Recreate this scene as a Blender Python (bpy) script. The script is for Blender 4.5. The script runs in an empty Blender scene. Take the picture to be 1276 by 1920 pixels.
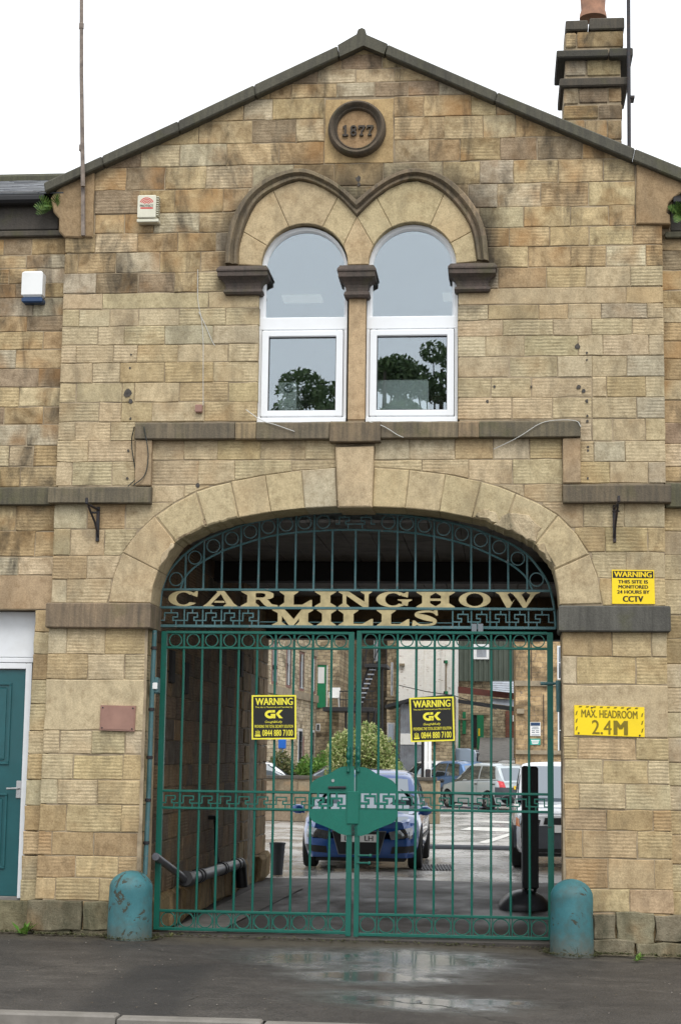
import bpy, bmesh, math, random
from mathutils import Vector, Matrix
from mathutils.bvhtree import BVHTree
random.seed(7)
R = math.radians
scene = bpy.context.scene
COL = scene.collection

# ------------------------------------------------------------------ camera, sky, sun, exposure
FPX, PITCH, YAW, ROLL = 3168.5, 0.143306, 0.094089, 0.013059      # focal length in px of a 1276 x 1920 frame
CX, CD, CH = 1.2972, 15.088, 1.65
_f = Vector((-math.sin(YAW)*math.cos(PITCH), math.cos(YAW)*math.cos(PITCH), math.sin(PITCH)))
_r = Vector((math.cos(YAW), math.sin(YAW), 0)); _u = _r.cross(_f)
RV = _r*math.cos(ROLL)+_u*math.sin(ROLL); UV = _u*math.cos(ROLL)-_r*math.sin(ROLL); FV = _f
CAM = Vector((CX, -CD, CH))
cd = bpy.data.cameras.new('camera'); cam = bpy.data.objects.new('camera', cd); COL.objects.link(cam)
cd.sensor_fit = 'VERTICAL'; cd.sensor_height = 36; cd.sensor_width = 24; cd.lens = FPX/1920*36
cd.clip_start = 0.1; cd.clip_end = 2000
m3 = Matrix((RV, UV, -FV)).transposed()
cam.matrix_world = Matrix.Translation(CAM) @ m3.to_4x4()
scene.camera = cam

W = bpy.data.worlds.new('World'); scene.world = W; W.use_nodes = True
wt = W.node_tree; wt.nodes.clear()
sky = wt.nodes.new('ShaderNodeTexSky'); sky.sky_type = 'NISHITA'; sky.sun_disc = False
sky.sun_elevation = R(52); sky.sun_rotation = R(164); sky.dust_density = 4; sky.air_density = 1.0
hs = wt.nodes.new('ShaderNodeHueSaturation'); hs.inputs['Saturation'].default_value = 0.12
mx = wt.nodes.new('ShaderNodeMixRGB'); mx.inputs['Fac'].default_value = 0.85
mx.inputs['Color2'].default_value = (11.6, 12.0, 12.5, 1)            # an even overcast cloud layer over the clear sky
bg = wt.nodes.new('ShaderNodeBackground'); bg.inputs['Strength'].default_value = 0.105
wo = wt.nodes.new('ShaderNodeOutputWorld')
wt.links.new(sky.outputs[0], hs.inputs['Color']); wt.links.new(hs.outputs[0], mx.inputs['Color1'])
wt.links.new(mx.outputs[0], bg.inputs['Color']); wt.links.new(bg.outputs[0], wo.inputs['Surface'])
sl = bpy.data.lights.new('sun', 'SUN'); sl.energy = 1.35; sl.angle = R(30); sl.color = (1, .965, .91)
sun = bpy.data.objects.new('sun', sl); COL.objects.link(sun)
_el, _az = R(52), R(-74)       # from behind the camera, a little right of it
sd = Vector((math.cos(_el)*math.cos(_az), math.cos(_el)*math.sin(_az), math.sin(_el)))
sun.rotation_euler = sd.to_track_quat('Z', 'Y').to_euler(); sun.location = (0, -20, 30)
scene.view_settings.view_transform = 'Standard'; scene.view_settings.look = 'None'
scene.view_settings.exposure = 0.38; scene.view_settings.gamma = 1.0
scene.view_settings.use_curve_mapping = False
scene.cycles.max_bounces = 5; scene.cycles.diffuse_bounces = 3; scene.cycles.glossy_bounces = 3; scene.cycles.transparent_max_bounces = 8

# ------------------------------------------------------------------ survey helpers: where a sight line meets a vertical plane / the ground
def ray(px, py): return FV*FPX+RV*(px-638)-UV*(py-960)
def at(px, py, Y=0.0):
    d = ray(px, py); t = (Y+CD)/d.y; return (CX+t*d.x, CH+t*d.z)
def gx(px, py, z=0.0):
    d = ray(px, py); t = (z-CH)/d.z; return (CX+t*d.x, -CD+t*d.y)
def px3(px, py, dist):
    d = ray(px, py); t = dist/d.y; return CAM+d*t

# ------------------------------------------------------------------ object helpers
def wloc(o):
    v = Vector((0, 0, 0))
    while o is not None: v += o.location; o = o.parent
    return v
def tag(o, label=None, cat=None, group=None, kind=None):
    for k, v in (('label', label), ('category', cat), ('group', group), ('kind', kind)):
        if v: o[k] = v
    return o
def empty(name, loc, label=None, cat=None, group=None, rz=0):
    o = bpy.data.objects.new(name, None); COL.objects.link(o); o.location = loc; o.rotation_euler = (0, 0, rz); o.empty_display_size = .1
    return tag(o, label, cat, group)
def link(name, me, mat, parent=None, local=False, color=None, smooth=False):
    o = bpy.data.objects.new(name, me); COL.objects.link(o)
    if mat and not me.materials: me.materials.append(mat)
    if parent is not None:
        o.parent = parent
        if not local: o.location = -wloc(parent)
    if color: o.color = (*color, 1)
    if smooth:
        for p in me.polygons: p.use_smooth = True
    return o
class MB:
    def __init__(s): s.v = []; s.f = []
    def add(s, vs, fs):
        n = len(s.v); s.v += [tuple(v) for v in vs]; s.f += [[i+n for i in f] for f in fs]; return s
    def box(s, x0, x1, y0, y1, z0, z1):
        return s.add([(x0,y0,z0),(x1,y0,z0),(x1,y1,z0),(x0,y1,z0),(x0,y0,z1),(x1,y0,z1),(x1,y1,z1),(x0,y1,z1)],
                     [(0,3,2,1),(4,5,6,7),(0,1,5,4),(1,2,6,5),(2,3,7,6),(3,0,4,7)])
    def cbox(s, x0, x1, y0, y1, z0, z1, c=.01):
        V = []
        for (z, i) in ((z0, c), (z0+c, 0), (z1-c, 0), (z1, c)):
            V += [(x0+i+0, y0+i, z), (x1-i, y0+i, z), (x1-i, y1-i, z), (x0+i, y1-i, z)]
        F = [(3,2,1,0), (12,13,14,15)]
        for k in range(3):
            for j in range(4):
                a = k*4+j; b = k*4+(j+1) % 4; F.append((a, b, b+4, a+4))
        return s.add(V, F)
    def prism(s, poly, y0, y1):           # poly of (x, z), any winding
        a = sum(poly[i][0]*poly[(i+1) % len(poly)][1]-poly[(i+1) % len(poly)][0]*poly[i][1] for i in range(len(poly)))
        if a < 0: poly = poly[::-1]
        n = len(poly)
        V = [(x, y0, z) for x, z in poly]+[(x, y1, z) for x, z in poly]
        F = [tuple(range(n)), tuple(range(2*n-1, n-1, -1))]+[(i, i+n, (i+1) % n+n, (i+1) % n) for i in range(n)]
        return s.add(V, F)
    def tube(s, pts, r, n=8, cap=True):
        pts = [Vector(p) for p in pts]; rr = r if isinstance(r, (list, tuple)) else [r]*len(pts); V = []; F = []
        up = None
        for i, p in enumerate(pts):
            t = (pts[min(i+1, len(pts)-1)]-pts[max(i-1, 0)]).normalized()
            if up is None: up = Vector((0, 0, 1)) if abs(t.z) < .9 else Vector((0, 1, 0))
            a = t.cross(up)
            if a.length < 1e-4: a = t.cross(Vector((1, 0, .3)))
            a.normalize(); b = a.cross(t).normalized(); up = b
            for k in range(n):
                q = 2*math.pi*(k+.5)/n; V.append(p+(a*math.cos(q)+b*math.sin(q))*rr[i])
        for i in range(len(pts)-1):
            for k in range(n): F.append((i*n+k, i*n+(k+1) % n, (i+1)*n+(k+1) % n, (i+1)*n+k))
        if cap: F += [tuple(range(n-1, -1, -1)), tuple(range((len(pts)-1)*n, len(pts)*n))]
        return s.add(V, F)
    def ring(s, x, y, z, rad, w=.011, d=.02, n=20):       # flat-bar ring in the XZ plane
        V = []; F = []
        for k in range(n):
            q = 2*math.pi*k/n; c, sn = math.cos(q), math.sin(q)
            for rr, yy in ((rad, y-d/2), (rad-w, y-d/2), (rad-w, y+d/2), (rad, y+d/2)): V.append((x+c*rr, yy, z+sn*rr))
        for k in range(n):
            for j in range(4): F.append((k*4+j, k*4+(j+1) % 4, ((k+1) % n)*4+(j+1) % 4, ((k+1) % n)*4+j))
        return s.add(V, F)
    def bars(s, pts, y, w=.012, d=.016):                   # square bar following points in XZ (axis-aligned steps), mitre-less
        for (a, b) in zip(pts[:-1], pts[1:]):
            x0, x1 = sorted((a[0], b[0])); z0, z1 = sorted((a[1], b[1]))
            s.box(x0-w/2, x1+w/2, y-d/2+random.uniform(0, .0015), y+d/2+random.uniform(0, .0015), z0-w/2, z1+w/2)
        return s
    def lathe(s, prof, cx, cy, n=20, cap=True):            # prof of (r, z)
        V = []; F = []
        for r_, z in prof:
            for k in range(n): q = 2*math.pi*k/n; V.append((cx+r_*math.cos(q), cy+r_*math.sin(q), z))
        for i in range(len(prof)-1):
            for k in range(n): F.append((i*n+k, i*n+(k+1) % n, (i+1)*n+(k+1) % n, (i+1)*n+k))
        if cap: F += [tuple(range(n-1, -1, -1)), tuple(range((len(prof)-1)*n, len(prof)*n))]
        return s.add(V, F)
    def build(s, name, mat, parent=None, local=False, color=None, smooth=False):
        me = bpy.data.meshes.new(name); me.from_pydata(s.v, [], s.f)
        me.validate(clean_customdata=False); me.update()
        return link(name, me, mat, parent, local, color, smooth)
def fix_normals(o):
    bm = bmesh.new(); bm.from_mesh(o.data); bmesh.ops.recalc_face_normals(bm, faces=bm.faces[:]); bm.to_mesh(o.data); bm.free(); return o
def shade_auto(o, ang=35):
    me = o.data
    for p in me.polygons: p.use_smooth = True
    bm = bmesh.new(); bm.from_mesh(me)
    for e in bm.edges:
        if len(e.link_faces) == 2 and e.calc_face_angle(0) > R(ang): e.smooth = False
    bm.to_mesh(me); bm.free(); return o

# ------------------------------------------------------------------ materials
def newmat(name):
    m = bpy.data.materials.new(name); m.use_nodes = True; nt = m.node_tree; nt.nodes.clear()
    out = nt.nodes.new('ShaderNodeOutputMaterial'); return m, nt, out
def N(nt, typ, ins=None, **props):
    n = nt.nodes.new('ShaderNode'+typ)
    for k, v in props.items(): setattr(n, k, v)
    for k, v in (ins or {}).items():
        s = n.inputs[k]
        if hasattr(v, 'links') or isinstance(v, bpy.types.NodeSocket): nt.links.new(v, s)
        else: s.default_value = v
    return n
def col4(c): return (*c, 1) if len(c) == 3 else c
def ramp(nt, fac, stops):
    stops = sorted(stops, key=lambda s: s[0])
    n = nt.nodes.new('ShaderNodeValToRGB'); nt.links.new(fac, n.inputs[0]); el = n.color_ramp.elements
    while len(el) < len(stops): el.new(.5)
    for e, (p, c) in zip(el, stops):
        e.position = p; e.color = col4(c) if not isinstance(c, (int, float)) else (c, c, c, 1)
    return n.outputs[0]
def mix(nt, fac, a, b, mode='MIX'):
    n = nt.nodes.new('ShaderNodeMixRGB'); n.blend_type = mode
    for k, v in (('Fac', fac), ('Color1', a), ('Color2', b)):
        if isinstance(v, bpy.types.NodeSocket): nt.links.new(v, n.inputs[k])
        else: n.inputs[k].default_value = v if isinstance(v, (int, float)) else col4(v)
    return n.outputs[0]
def mth(nt, op, a, b=0.0):
    n = nt.nodes.new('ShaderNodeMath'); n.operation = op
    for k, v in ((0, a), (1, b)):
        if isinstance(v, bpy.types.NodeSocket): nt.links.new(v, n.inputs[k])
        else: n.inputs[k].default_value = v
    return n.outputs[0]
def noise(nt, vec, scale, detail=4, rough=.55, dist=0):
    return N(nt, 'TexNoise', {'Vector': vec, 'Scale': scale, 'Detail': detail, 'Roughness': rough, 'Distortion': dist}).outputs[0]
def mapped(nt, vec, scale=(1, 1, 1), loc=(0, 0, 0)):
    return N(nt, 'Mapping', {'Vector': vec, 'Scale': scale, 'Location': loc}).outputs[0]
def finish(nt, out, color, rough=.8, bump=None, bstr=.3, bdist=.01, metal=0, spec=.3, coat=0, normal=None):
    b = N(nt, 'BsdfPrincipled')
    for k, v in (('Base Color', color), ('Roughness', rough), ('Metallic', metal), ('Specular IOR Level', spec), ('Coat Weight', coat)):
        if isinstance(v, bpy.types.NodeSocket): nt.links.new(v, b.inputs[k])
        else: b.inputs[k].default_value = v if isinstance(v, (int, float)) else col4(v)
    if bump is not None:
        bp = N(nt, 'Bump', {'Height': bump, 'Strength': bstr, 'Distance': bdist}); nt.links.new(bp.outputs[0], b.inputs['Normal'])
    nt.links.new(b.outputs[0], out.inputs['Surface']); return b
def wpos(nt, obj_offset=True):
    g = N(nt, 'NewGeometry').outputs['Position']
    if not obj_offset: return g
    rnd = N(nt, 'ObjectInfo').outputs['Random']
    k = mth(nt, 'MULTIPLY', rnd, 37.0)
    cmb = N(nt, 'CombineXYZ', {0: k, 1: k, 2: k}).outputs[0]
    return N(nt, 'VectorMath', {0: g, 1: cmb}, operation='ADD').outputs[0]

def stone_mat(name, tool=.6, soot=.35, soot_col=(.035, .03, .024), axis='Z', rough_amt=.5, period=.031, blotch=.5, halo=False, iron=.3):
    """sandstone: the object's own colour, grain, soot and iron stains, horizontal tooling furrows"""
    m, nt, out = newmat(name)
    oi = N(nt, 'ObjectInfo'); p = wpos(nt); pw = wpos(nt, False)
    big = noise(nt, p, 4.2, 3, .6, .8); med = noise(nt, p, 15, 4, .65); fine = noise(nt, p, 75, 2, .7)
    c = mix(nt, 1.0, oi.outputs['Color'], ramp(nt, big, [(.28, (1-.55*blotch, 1-.62*blotch, 1-.70*blotch)), (.5, (1.0, 1.0, 1.0)), (.72, (1+.32*blotch, 1+.34*blotch, 1+.36*blotch))]), 'MULTIPLY')
    c = mix(nt, .9, c, ramp(nt, med, [(.28, (.72, .69, .65)), (.5, (1.02, 1.02, 1.02)), (.75, (1.2, 1.2, 1.19))]), 'MULTIPLY')
    c = mix(nt, .6, c, ramp(nt, fine, [(.3, (.66, .64, .62)), (.65, (1.2, 1.2, 1.2))]), 'MULTIPLY')
    c = mix(nt, ramp(nt, noise(nt, p, 2.3, 2, .5), [(.54, 0), (.70, iron)]), c, (.36, .19, .07))
    # soot washed down the wall
    st = noise(nt, mapped(nt, pw, (2.6, 2.6, 1.0)), 1.5, 5, .66, .6)
    sm = mth(nt, 'MULTIPLY', ramp(nt, st, [(.48, 0), (.66, soot)]), ramp(nt, med, [(.3, .4), (.6, 1)]))
    if halo:
        sx = N(nt, 'SeparateXYZ', {0: pw}); d = None
        for cx in (WCX1, WCX2):
            dx = mth(nt, 'SUBTRACT', sx.outputs[0], cx); dz = mth(nt, 'SUBTRACT', sx.outputs[2], WCZ)
            dz = mth(nt, 'MAXIMUM', mth(nt, 'MULTIPLY', dz, .86), mth(nt, 'MULTIPLY', dz, -1.6)); q = mth(nt, 'SQRT', mth(nt, 'ADD', mth(nt, 'MULTIPLY', dx, dx), mth(nt, 'MULTIPLY', dz, dz))); d = q if d is None else mth(nt, 'MINIMUM', d, q)
        hn = mth(nt, 'ADD', d, mth(nt, 'MULTIPLY', mth(nt, 'SUBTRACT', st, .5), .55))
        sm = mth(nt, 'MAXIMUM', sm, ramp(nt, hn, [(.68, .93), (.80, .6), (.98, 0)]))
    c = mix(nt, sm, c, soot_col)
    wv = N(nt, 'TexWave', {'Vector': p, 'Scale': 2*math.pi/(20*period), 'Distortion': 2.0, 'Detail': 2, 'Detail Scale': 2.2, 'Detail Roughness': .6},
           wave_type='BANDS', bands_direction=axis, wave_profile='SIN').outputs[1]
    wmask = mth(nt, 'MULTIPLY', ramp(nt, big, [(.38, .0), (.58, 1)]), ramp(nt, oi.outputs['Random'], [(.15, .15), (.75, 1)]))
    c = mix(nt, mth(nt, 'MULTIPLY', wmask, tool*.38), c, mix(nt, 1.0, c, ramp(nt, wv, [(.0, (.42, .38, .34)), (.22, (1.06, 1.06, 1.06))]), 'MULTIPLY'))
    h = mth(nt, 'ADD', mth(nt, 'MULTIPLY', mth(nt, 'MULTIPLY', wv, wmask), tool), mth(nt, 'ADD', mth(nt, 'MULTIPLY', med, rough_amt*1.8), mth(nt, 'MULTIPLY', fine, rough_amt*.7)))
    finish(nt, out, c, .88, h, .5, .008, spec=.2)
    return m
def ledge_mat():
    m, nt, out = newmat('sooty_ledge_stone'); p = wpos(nt, False); po = wpos(nt)
    streak = noise(nt, mapped(nt, p, (16, 16, 1.2)), 1.5, 5, .6); big = noise(nt, p, 2.0, 4, .6); fine = noise(nt, p, 60, 4, .7)
    oi = N(nt, 'ObjectInfo')
    c = mix(nt, ramp(nt, big, [(.35, .05), (.7, .6)]), oi.outputs['Color'], (.055, .052, .047))
    c = mix(nt, ramp(nt, streak, [(.4, 0), (.7, .6)]), c, (.05, .048, .042))
    c = mix(nt, ramp(nt, noise(nt, po, 5, 4), [(.55, 0), (.75, .5)]), c, (.085, .085, .035))
    c = mix(nt, .5, c, ramp(nt, fine, [(.3, (.6, .6, .6)), (.65, (1.2, 1.2, 1.2))]), 'MULTIPLY')
    finish(nt, out, c, .8, mth(nt, 'ADD', fine, mth(nt, 'MULTIPLY', big, 2)), .5, .008, spec=.25); return m
def plain(name, color, rough=.5, var=.15, scale=8, bstr=.15, metal=0, spec=.4, coat=0, dirt=None, dirt_amt=.3, objc=False, bdist=.004):
    m, nt, out = newmat(name); tc = N(nt, 'TexCoord').outputs['Object']
    a = noise(nt, tc, scale, 5, .6); f = noise(nt, tc, scale*9, 3, .6)
    base = N(nt, 'ObjectInfo').outputs['Color'] if objc else color
    c = mix(nt, 1.0, base, ramp(nt, a, [(.25, (1-var,)*3), (.75, (1+var,)*3)]), 'MULTIPLY')
    if dirt: c = mix(nt, ramp(nt, noise(nt, tc, scale*.6, 6, .65), [(.48, 0), (.7, dirt_amt)]), c, dirt)
    rg = mth(nt, 'ADD', rough-.07, mth(nt, 'MULTIPLY', a, .14))
    finish(nt, out, c, rg, mth(nt, 'ADD', a, mth(nt, 'MULTIPLY', f, .5)), bstr, bdist, metal=metal, spec=spec, coat=coat); return m
def paint_chipped(name, color, color2, under, thr=.66, rough=.5, scale=9, foot=None):
    m, nt, out = newmat(name); p = wpos(nt, False)
    a = noise(nt, p, 3, 4, .6); b = noise(nt, p, scale, 6, .65, .8); f = noise(nt, p, 70, 4, .7)
    c = mix(nt, ramp(nt, a, [(.3, 0), (.7, 1)]), color, color2)
    c = mix(nt, .35, c, ramp(nt, f, [(.3, (.7, .7, .7)), (.6, (1.1, 1.1, 1.1))]), 'MULTIPLY')
    chip = ramp(nt, b, [(thr, 0), (thr+.015, 1)])
    if foot:
        zz = N(nt, 'SeparateXYZ', {0: p}).outputs[2]; gr = ramp(nt, mth(nt, 'ADD', zz, mth(nt, 'MULTIPLY', mth(nt, 'SUBTRACT', b, .5), .35)), [(.02, .9), (.20, 0)]); c = mix(nt, gr, c, foot)
        c = mix(nt, ramp(nt, noise(nt, p, 5, 5, .7), [(.46, 0), (.66, .6)]), c, (.05, .075, .065))
    c = mix(nt, chip, c, under)
    h = mth(nt, 'SUBTRACT', mth(nt, 'MULTIPLY', a, .8), mth(nt, 'MULTIPLY', chip, .5))
    finish(nt, out, c, mth(nt, 'ADD', rough, mth(nt, 'MULTIPLY', chip, .3)), mth(nt, 'ADD', h, mth(nt, 'MULTIPLY', f, .25)), .5, .008, spec=.45); return m
def masonry_mat(name, c1, c2, cm, bw=.42, bh=.19, mort=.016, soot=.3, flake=None, axes='XZ', con=1.0):
    """far stone or brick walling, joints in the material because single stones cannot be told apart there"""
    m, nt, out = newmat(name); g = N(nt, 'TexCoord').outputs['Object']; sx = N(nt, 'SeparateXYZ', {0: g})
    uv = N(nt, 'CombineXYZ', {0: sx.outputs[0] if axes[0] == 'X' else sx.outputs[1], 1: sx.outputs[2], 2: 0.0}).outputs[0]
    wob = N(nt, 'VectorMath', {0: N(nt, 'TexNoise', {'Vector': g, 'Scale': 2.2, 'Detail': 3.0}).outputs[1], 1: (.45*con, .16*con, 0)}, operation='MULTIPLY').outputs[0]
    uv = N(nt, 'VectorMath', {0: uv, 1: wob}, operation='ADD').outputs[0]
    br = N(nt, 'TexBrick', {'Vector': uv, 'Color1': col4(c1), 'Color2': col4(c2), 'Mortar': col4(cm), 'Scale': 1.0, 'Mortar Size': mort, 'Mortar Smooth': .6, 'Bias': .0, 'Brick Width': bw, 'Row Height': bh}, offset=.37, squash=1.5, squash_frequency=3)
    c = br.outputs[0]; a = noise(nt, g, .9, 5, .7, .5); b = noise(nt, g, 5, 4, .7)
    lo = 1-.5*con; hi = 1+.3*con
    c = mix(nt, .95, c, ramp(nt, b, [(.3, (lo, lo*.97, lo*.93)), (.5, (1, 1, 1)), (.7, (hi, hi, hi*.98))]), 'MULTIPLY')
    c = mix(nt, ramp(nt, a, [(.46, 0), (.62, soot)]), c, (.04, .035, .028))
    if flake: c = mix(nt, ramp(nt, noise(nt, mapped(nt, g, (1.2, 1.2, 3)), 2.6, 5, .7), [(.61, 0), (.64, .8)]), c, flake)
    finish(nt, out, c, .9, mth(nt, 'SUBTRACT', b, br.outputs[1]), .35, .008, spec=.15); return m

M = {}
WCX1 = at(568, 640)[0]; WCX2 = at(771.5, 640)[0]; WCZ = at(668, 497)[1]
M['stone'] = stone_mat('tooled_sandstone', .75, .42, blotch=.32, halo=True, iron=.22)
M['stone_gable'] = stone_mat('weathered_sandstone', .65, .8, rough_amt=.8, blotch=.8, halo=True, iron=.55)
M['stone_smooth'] = stone_mat('dressed_sandstone', .0, .30, rough_amt=.22, blotch=.16, iron=.15)
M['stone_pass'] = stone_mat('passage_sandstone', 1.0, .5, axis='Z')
M['stone_rough'] = stone_mat('rubble_sandstone', .15, .8, rough_amt=1.5, soot_col=(.04, .042, .025))
M['ledge'] = ledge_mat()
M['mortar'] = plain('lime_mortar', (.33, .265, .18), .95, .35, 5, .5, spec=.1, dirt=(.07, .055, .04), dirt_amt=.85)
M['mortar_light'] = plain('pale_mortar', (.30, .27, .22), .95, .3, 12, .5, spec=.1, dirt=(.07, .06, .05), dirt_amt=.5)
M['green'] = paint_chipped('green_gate_paint', (.0012, .088, .062), (.003, .105, .078), (.03, .045, .035), .66, .42, 14)
M['teal'] = paint_chipped('weathered_teal_paint', (.03, .10, .105), (.085, .175, .19), (.14, .17, .17), .60, .55, 20)
M['plate'] = paint_chipped('lock_plate_green', (.002, .115, .08), (.003, .13, .092), (.01, .06, .045), .78, .45, 10)
M['letter'] = plain('beige_letter_paint', (.46, .38, .20), .55, .2, 14, .25, dirt=(.20, .16, .08), dirt_amt=.5)
M['bollard'] = paint_chipped('bollard_paint', (.024, .125, .145), (.055, .18, .20), (.05, .052, .038), .592, .6, 8, foot=(.11, .10, .08))
M['upvc'] = plain('white_upvc', (.80, .82, .84), .3, .02, 6, .03, dirt=(.6, .6, .58), dirt_amt=.15)
M['black'] = plain('black_plastic', (.012, .012, .013), .45, .2, 9, .1)
M['dark_iron'] = plain('dark_wrought_iron', (.02, .02, .024), .55, .4, 30, .4, dirt=(.09, .04, .02), dirt_amt=.4)
M['rust_stub'] = plain('rusted_iron_stub', (.06, .055, .05), .8, .5, 30, .6, dirt=(.12, .09, .06), dirt_amt=.7)
M['slate'] = plain('roof_slate', (.06, .065, .075), .5, .4, 9, .4, objc=False, dirt=(.10, .10, .06), dirt_amt=.3)
M['lead'] = plain('grey_lead', (.16, .18, .2), .5, .2, 9, .2)
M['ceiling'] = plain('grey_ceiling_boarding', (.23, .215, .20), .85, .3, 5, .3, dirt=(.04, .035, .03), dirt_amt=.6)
M['dark_void'] = plain('dark_timber_and_slot_shade', (.030, .027, .026), .85, .3, 5, .3)  # dark timber; also the painted shade of the passage wall slots
M['room'] = plain('office_wall_paint', (.50, .49, .46), .8, .03, 3, .03)
M['door'] = plain('green_door_paint', (.010, .085, .095), .42, .12, 6, .08, coat=.2)
M['white_gloss'] = plain('white_gloss_paint', (.74, .76, .78), .35, .04, 6, .05, dirt=(.45, .43, .38), dirt_amt=.2)
M['steel'] = plain('brushed_steel', (.5, .5, .5), .3, .1, 20, .1, metal=.9)
M['pipe_grey'] = plain('grey_pvc_pipe', (.075, .078, .09), .35, .25, 6, .1, dirt=(.02, .02, .02), dirt_amt=.5)
M['yellow'] = plain('yellow_sign_enamel', (.88, .64, .012), .4, .05, 5, .05, dirt=(.55, .38, .03), dirt_amt=.25)
M['yellow_lemon'] = plain('lemon_print', (.80, .72, .055), .4, .04, 6, .03)
M['sign_black'] = plain('sign_black_print', (.012, .012, .011), .42, .1, 6, .03)
M['faded_black'] = plain('faded_olive_print', (.20, .15, .008), .5, .15, 12, .03)
M['cream'] = plain('cream_plastic', (.66, .64, .52), .45, .05, 6, .05, dirt=(.35, .35, .25), dirt_amt=.3)
M['white_plastic'] = plain('white_plastic', (.78, .79, .78), .4, .03, 6, .05, dirt=(.5, .5, .45), dirt_amt=.2)
M['blue_plastic'] = plain('navy_plastic', (.02, .05, .12), .4, .1, 6, .05)
M['red_print'] = plain('red_print', (.60, .02, .025), .5, .05, 6, .02)
M['plaque'] = plain('pink_marble_plaque', (.30, .17, .13), .45, .12, 9, .05, dirt=(.20, .10, .08), dirt_amt=.4)
M['wood_pole'] = plain('grey_weathered_wood', (.22, .18, .15), .8, .3, 18, .4, dirt=(.06, .05, .05), dirt_amt=.6)
M['terracotta'] = plain('terracotta_pot', (.36, .19, .12), .8, .2, 8, .3, dirt=(.08, .06, .05), dirt_amt=.5)
M['wire_white'] = plain('white_cable', (.55, .55, .52), .5, .05, 5, .02)
M['wire_dark'] = plain('dark_cable', (.03, .035, .03), .5, .05, 5, .02)
M['rubber'] = plain('grey_rubber', (.055, .06, .07), .55, .15, 8, .1)
M['tyre'] = plain('tyre_rubber', (.012, .012, .012), .75, .1, 12, .1)
M['alloy'] = plain('wheel_alloy', (.45, .46, .48), .3, .05, 12, .05, metal=.8)
M['lamp_clear'] = plain('lamp_glass', (.16, .17, .18), .10, .5, 14, .05, metal=.7, coat=1)
M['lamp_red'] = plain('red_lamp_lens', (.55, .012, .02), .15, .1, 20, .05, coat=1)
M['lamp_orange'] = plain('orange_lamp_lens', (.7, .22, .03), .2, .1, 20, .05, coat=1)
M['plate_white'] = plain('white_number_plate', (.72, .72, .70), .4, .02, 5, .02)
M['plate_yellow'] = plain('yellow_number_plate', (.80, .52, .03), .4, .02, 5, .02)
def glass(name, tint=(.8, .85, .86), refl=.2, rough=.0, dark=None, fres=.6):
    m, nt, out = newmat(name)
    lw = N(nt, 'LayerWeight', {'Blend': .35})
    fac = mth(nt, 'ADD', refl, mth(nt, 'MULTIPLY', lw.outputs['Fresnel'], fres))
    g = N(nt, 'BsdfGlossy', {'Color': (.86, .93, 1, 1), 'Roughness': rough})
    t = N(nt, 'BsdfTransparent', {'Color': col4(tint)}) if dark is None else N(nt, 'BsdfDiffuse', {'Color': col4(dark)})
    ms = N(nt, 'MixShader', {0: fac, 1: t.outputs[0], 2: g.outputs[0]}); nt.links.new(ms.outputs[0], out.inputs['Surface']); return m
M['glass'] = glass('window_glass', (.88, .93, .92), .19)
M['glass_far'] = glass('far_window_glass', refl=.18, dark=(.03, .035, .04), rough=.05)
M['car_glass'] = glass('car_window_glass', refl=.05, dark=(.02, .027, .03), rough=.02, fres=.25)
def car_paint(name, c, metal=.35, rough=.35):
    m, nt, out = newmat(name); b = finish(nt, out, c, rough, None, metal=metal, spec=.5, coat=1.0); b.inputs['Coat Roughness'].default_value = .06; return m
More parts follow.
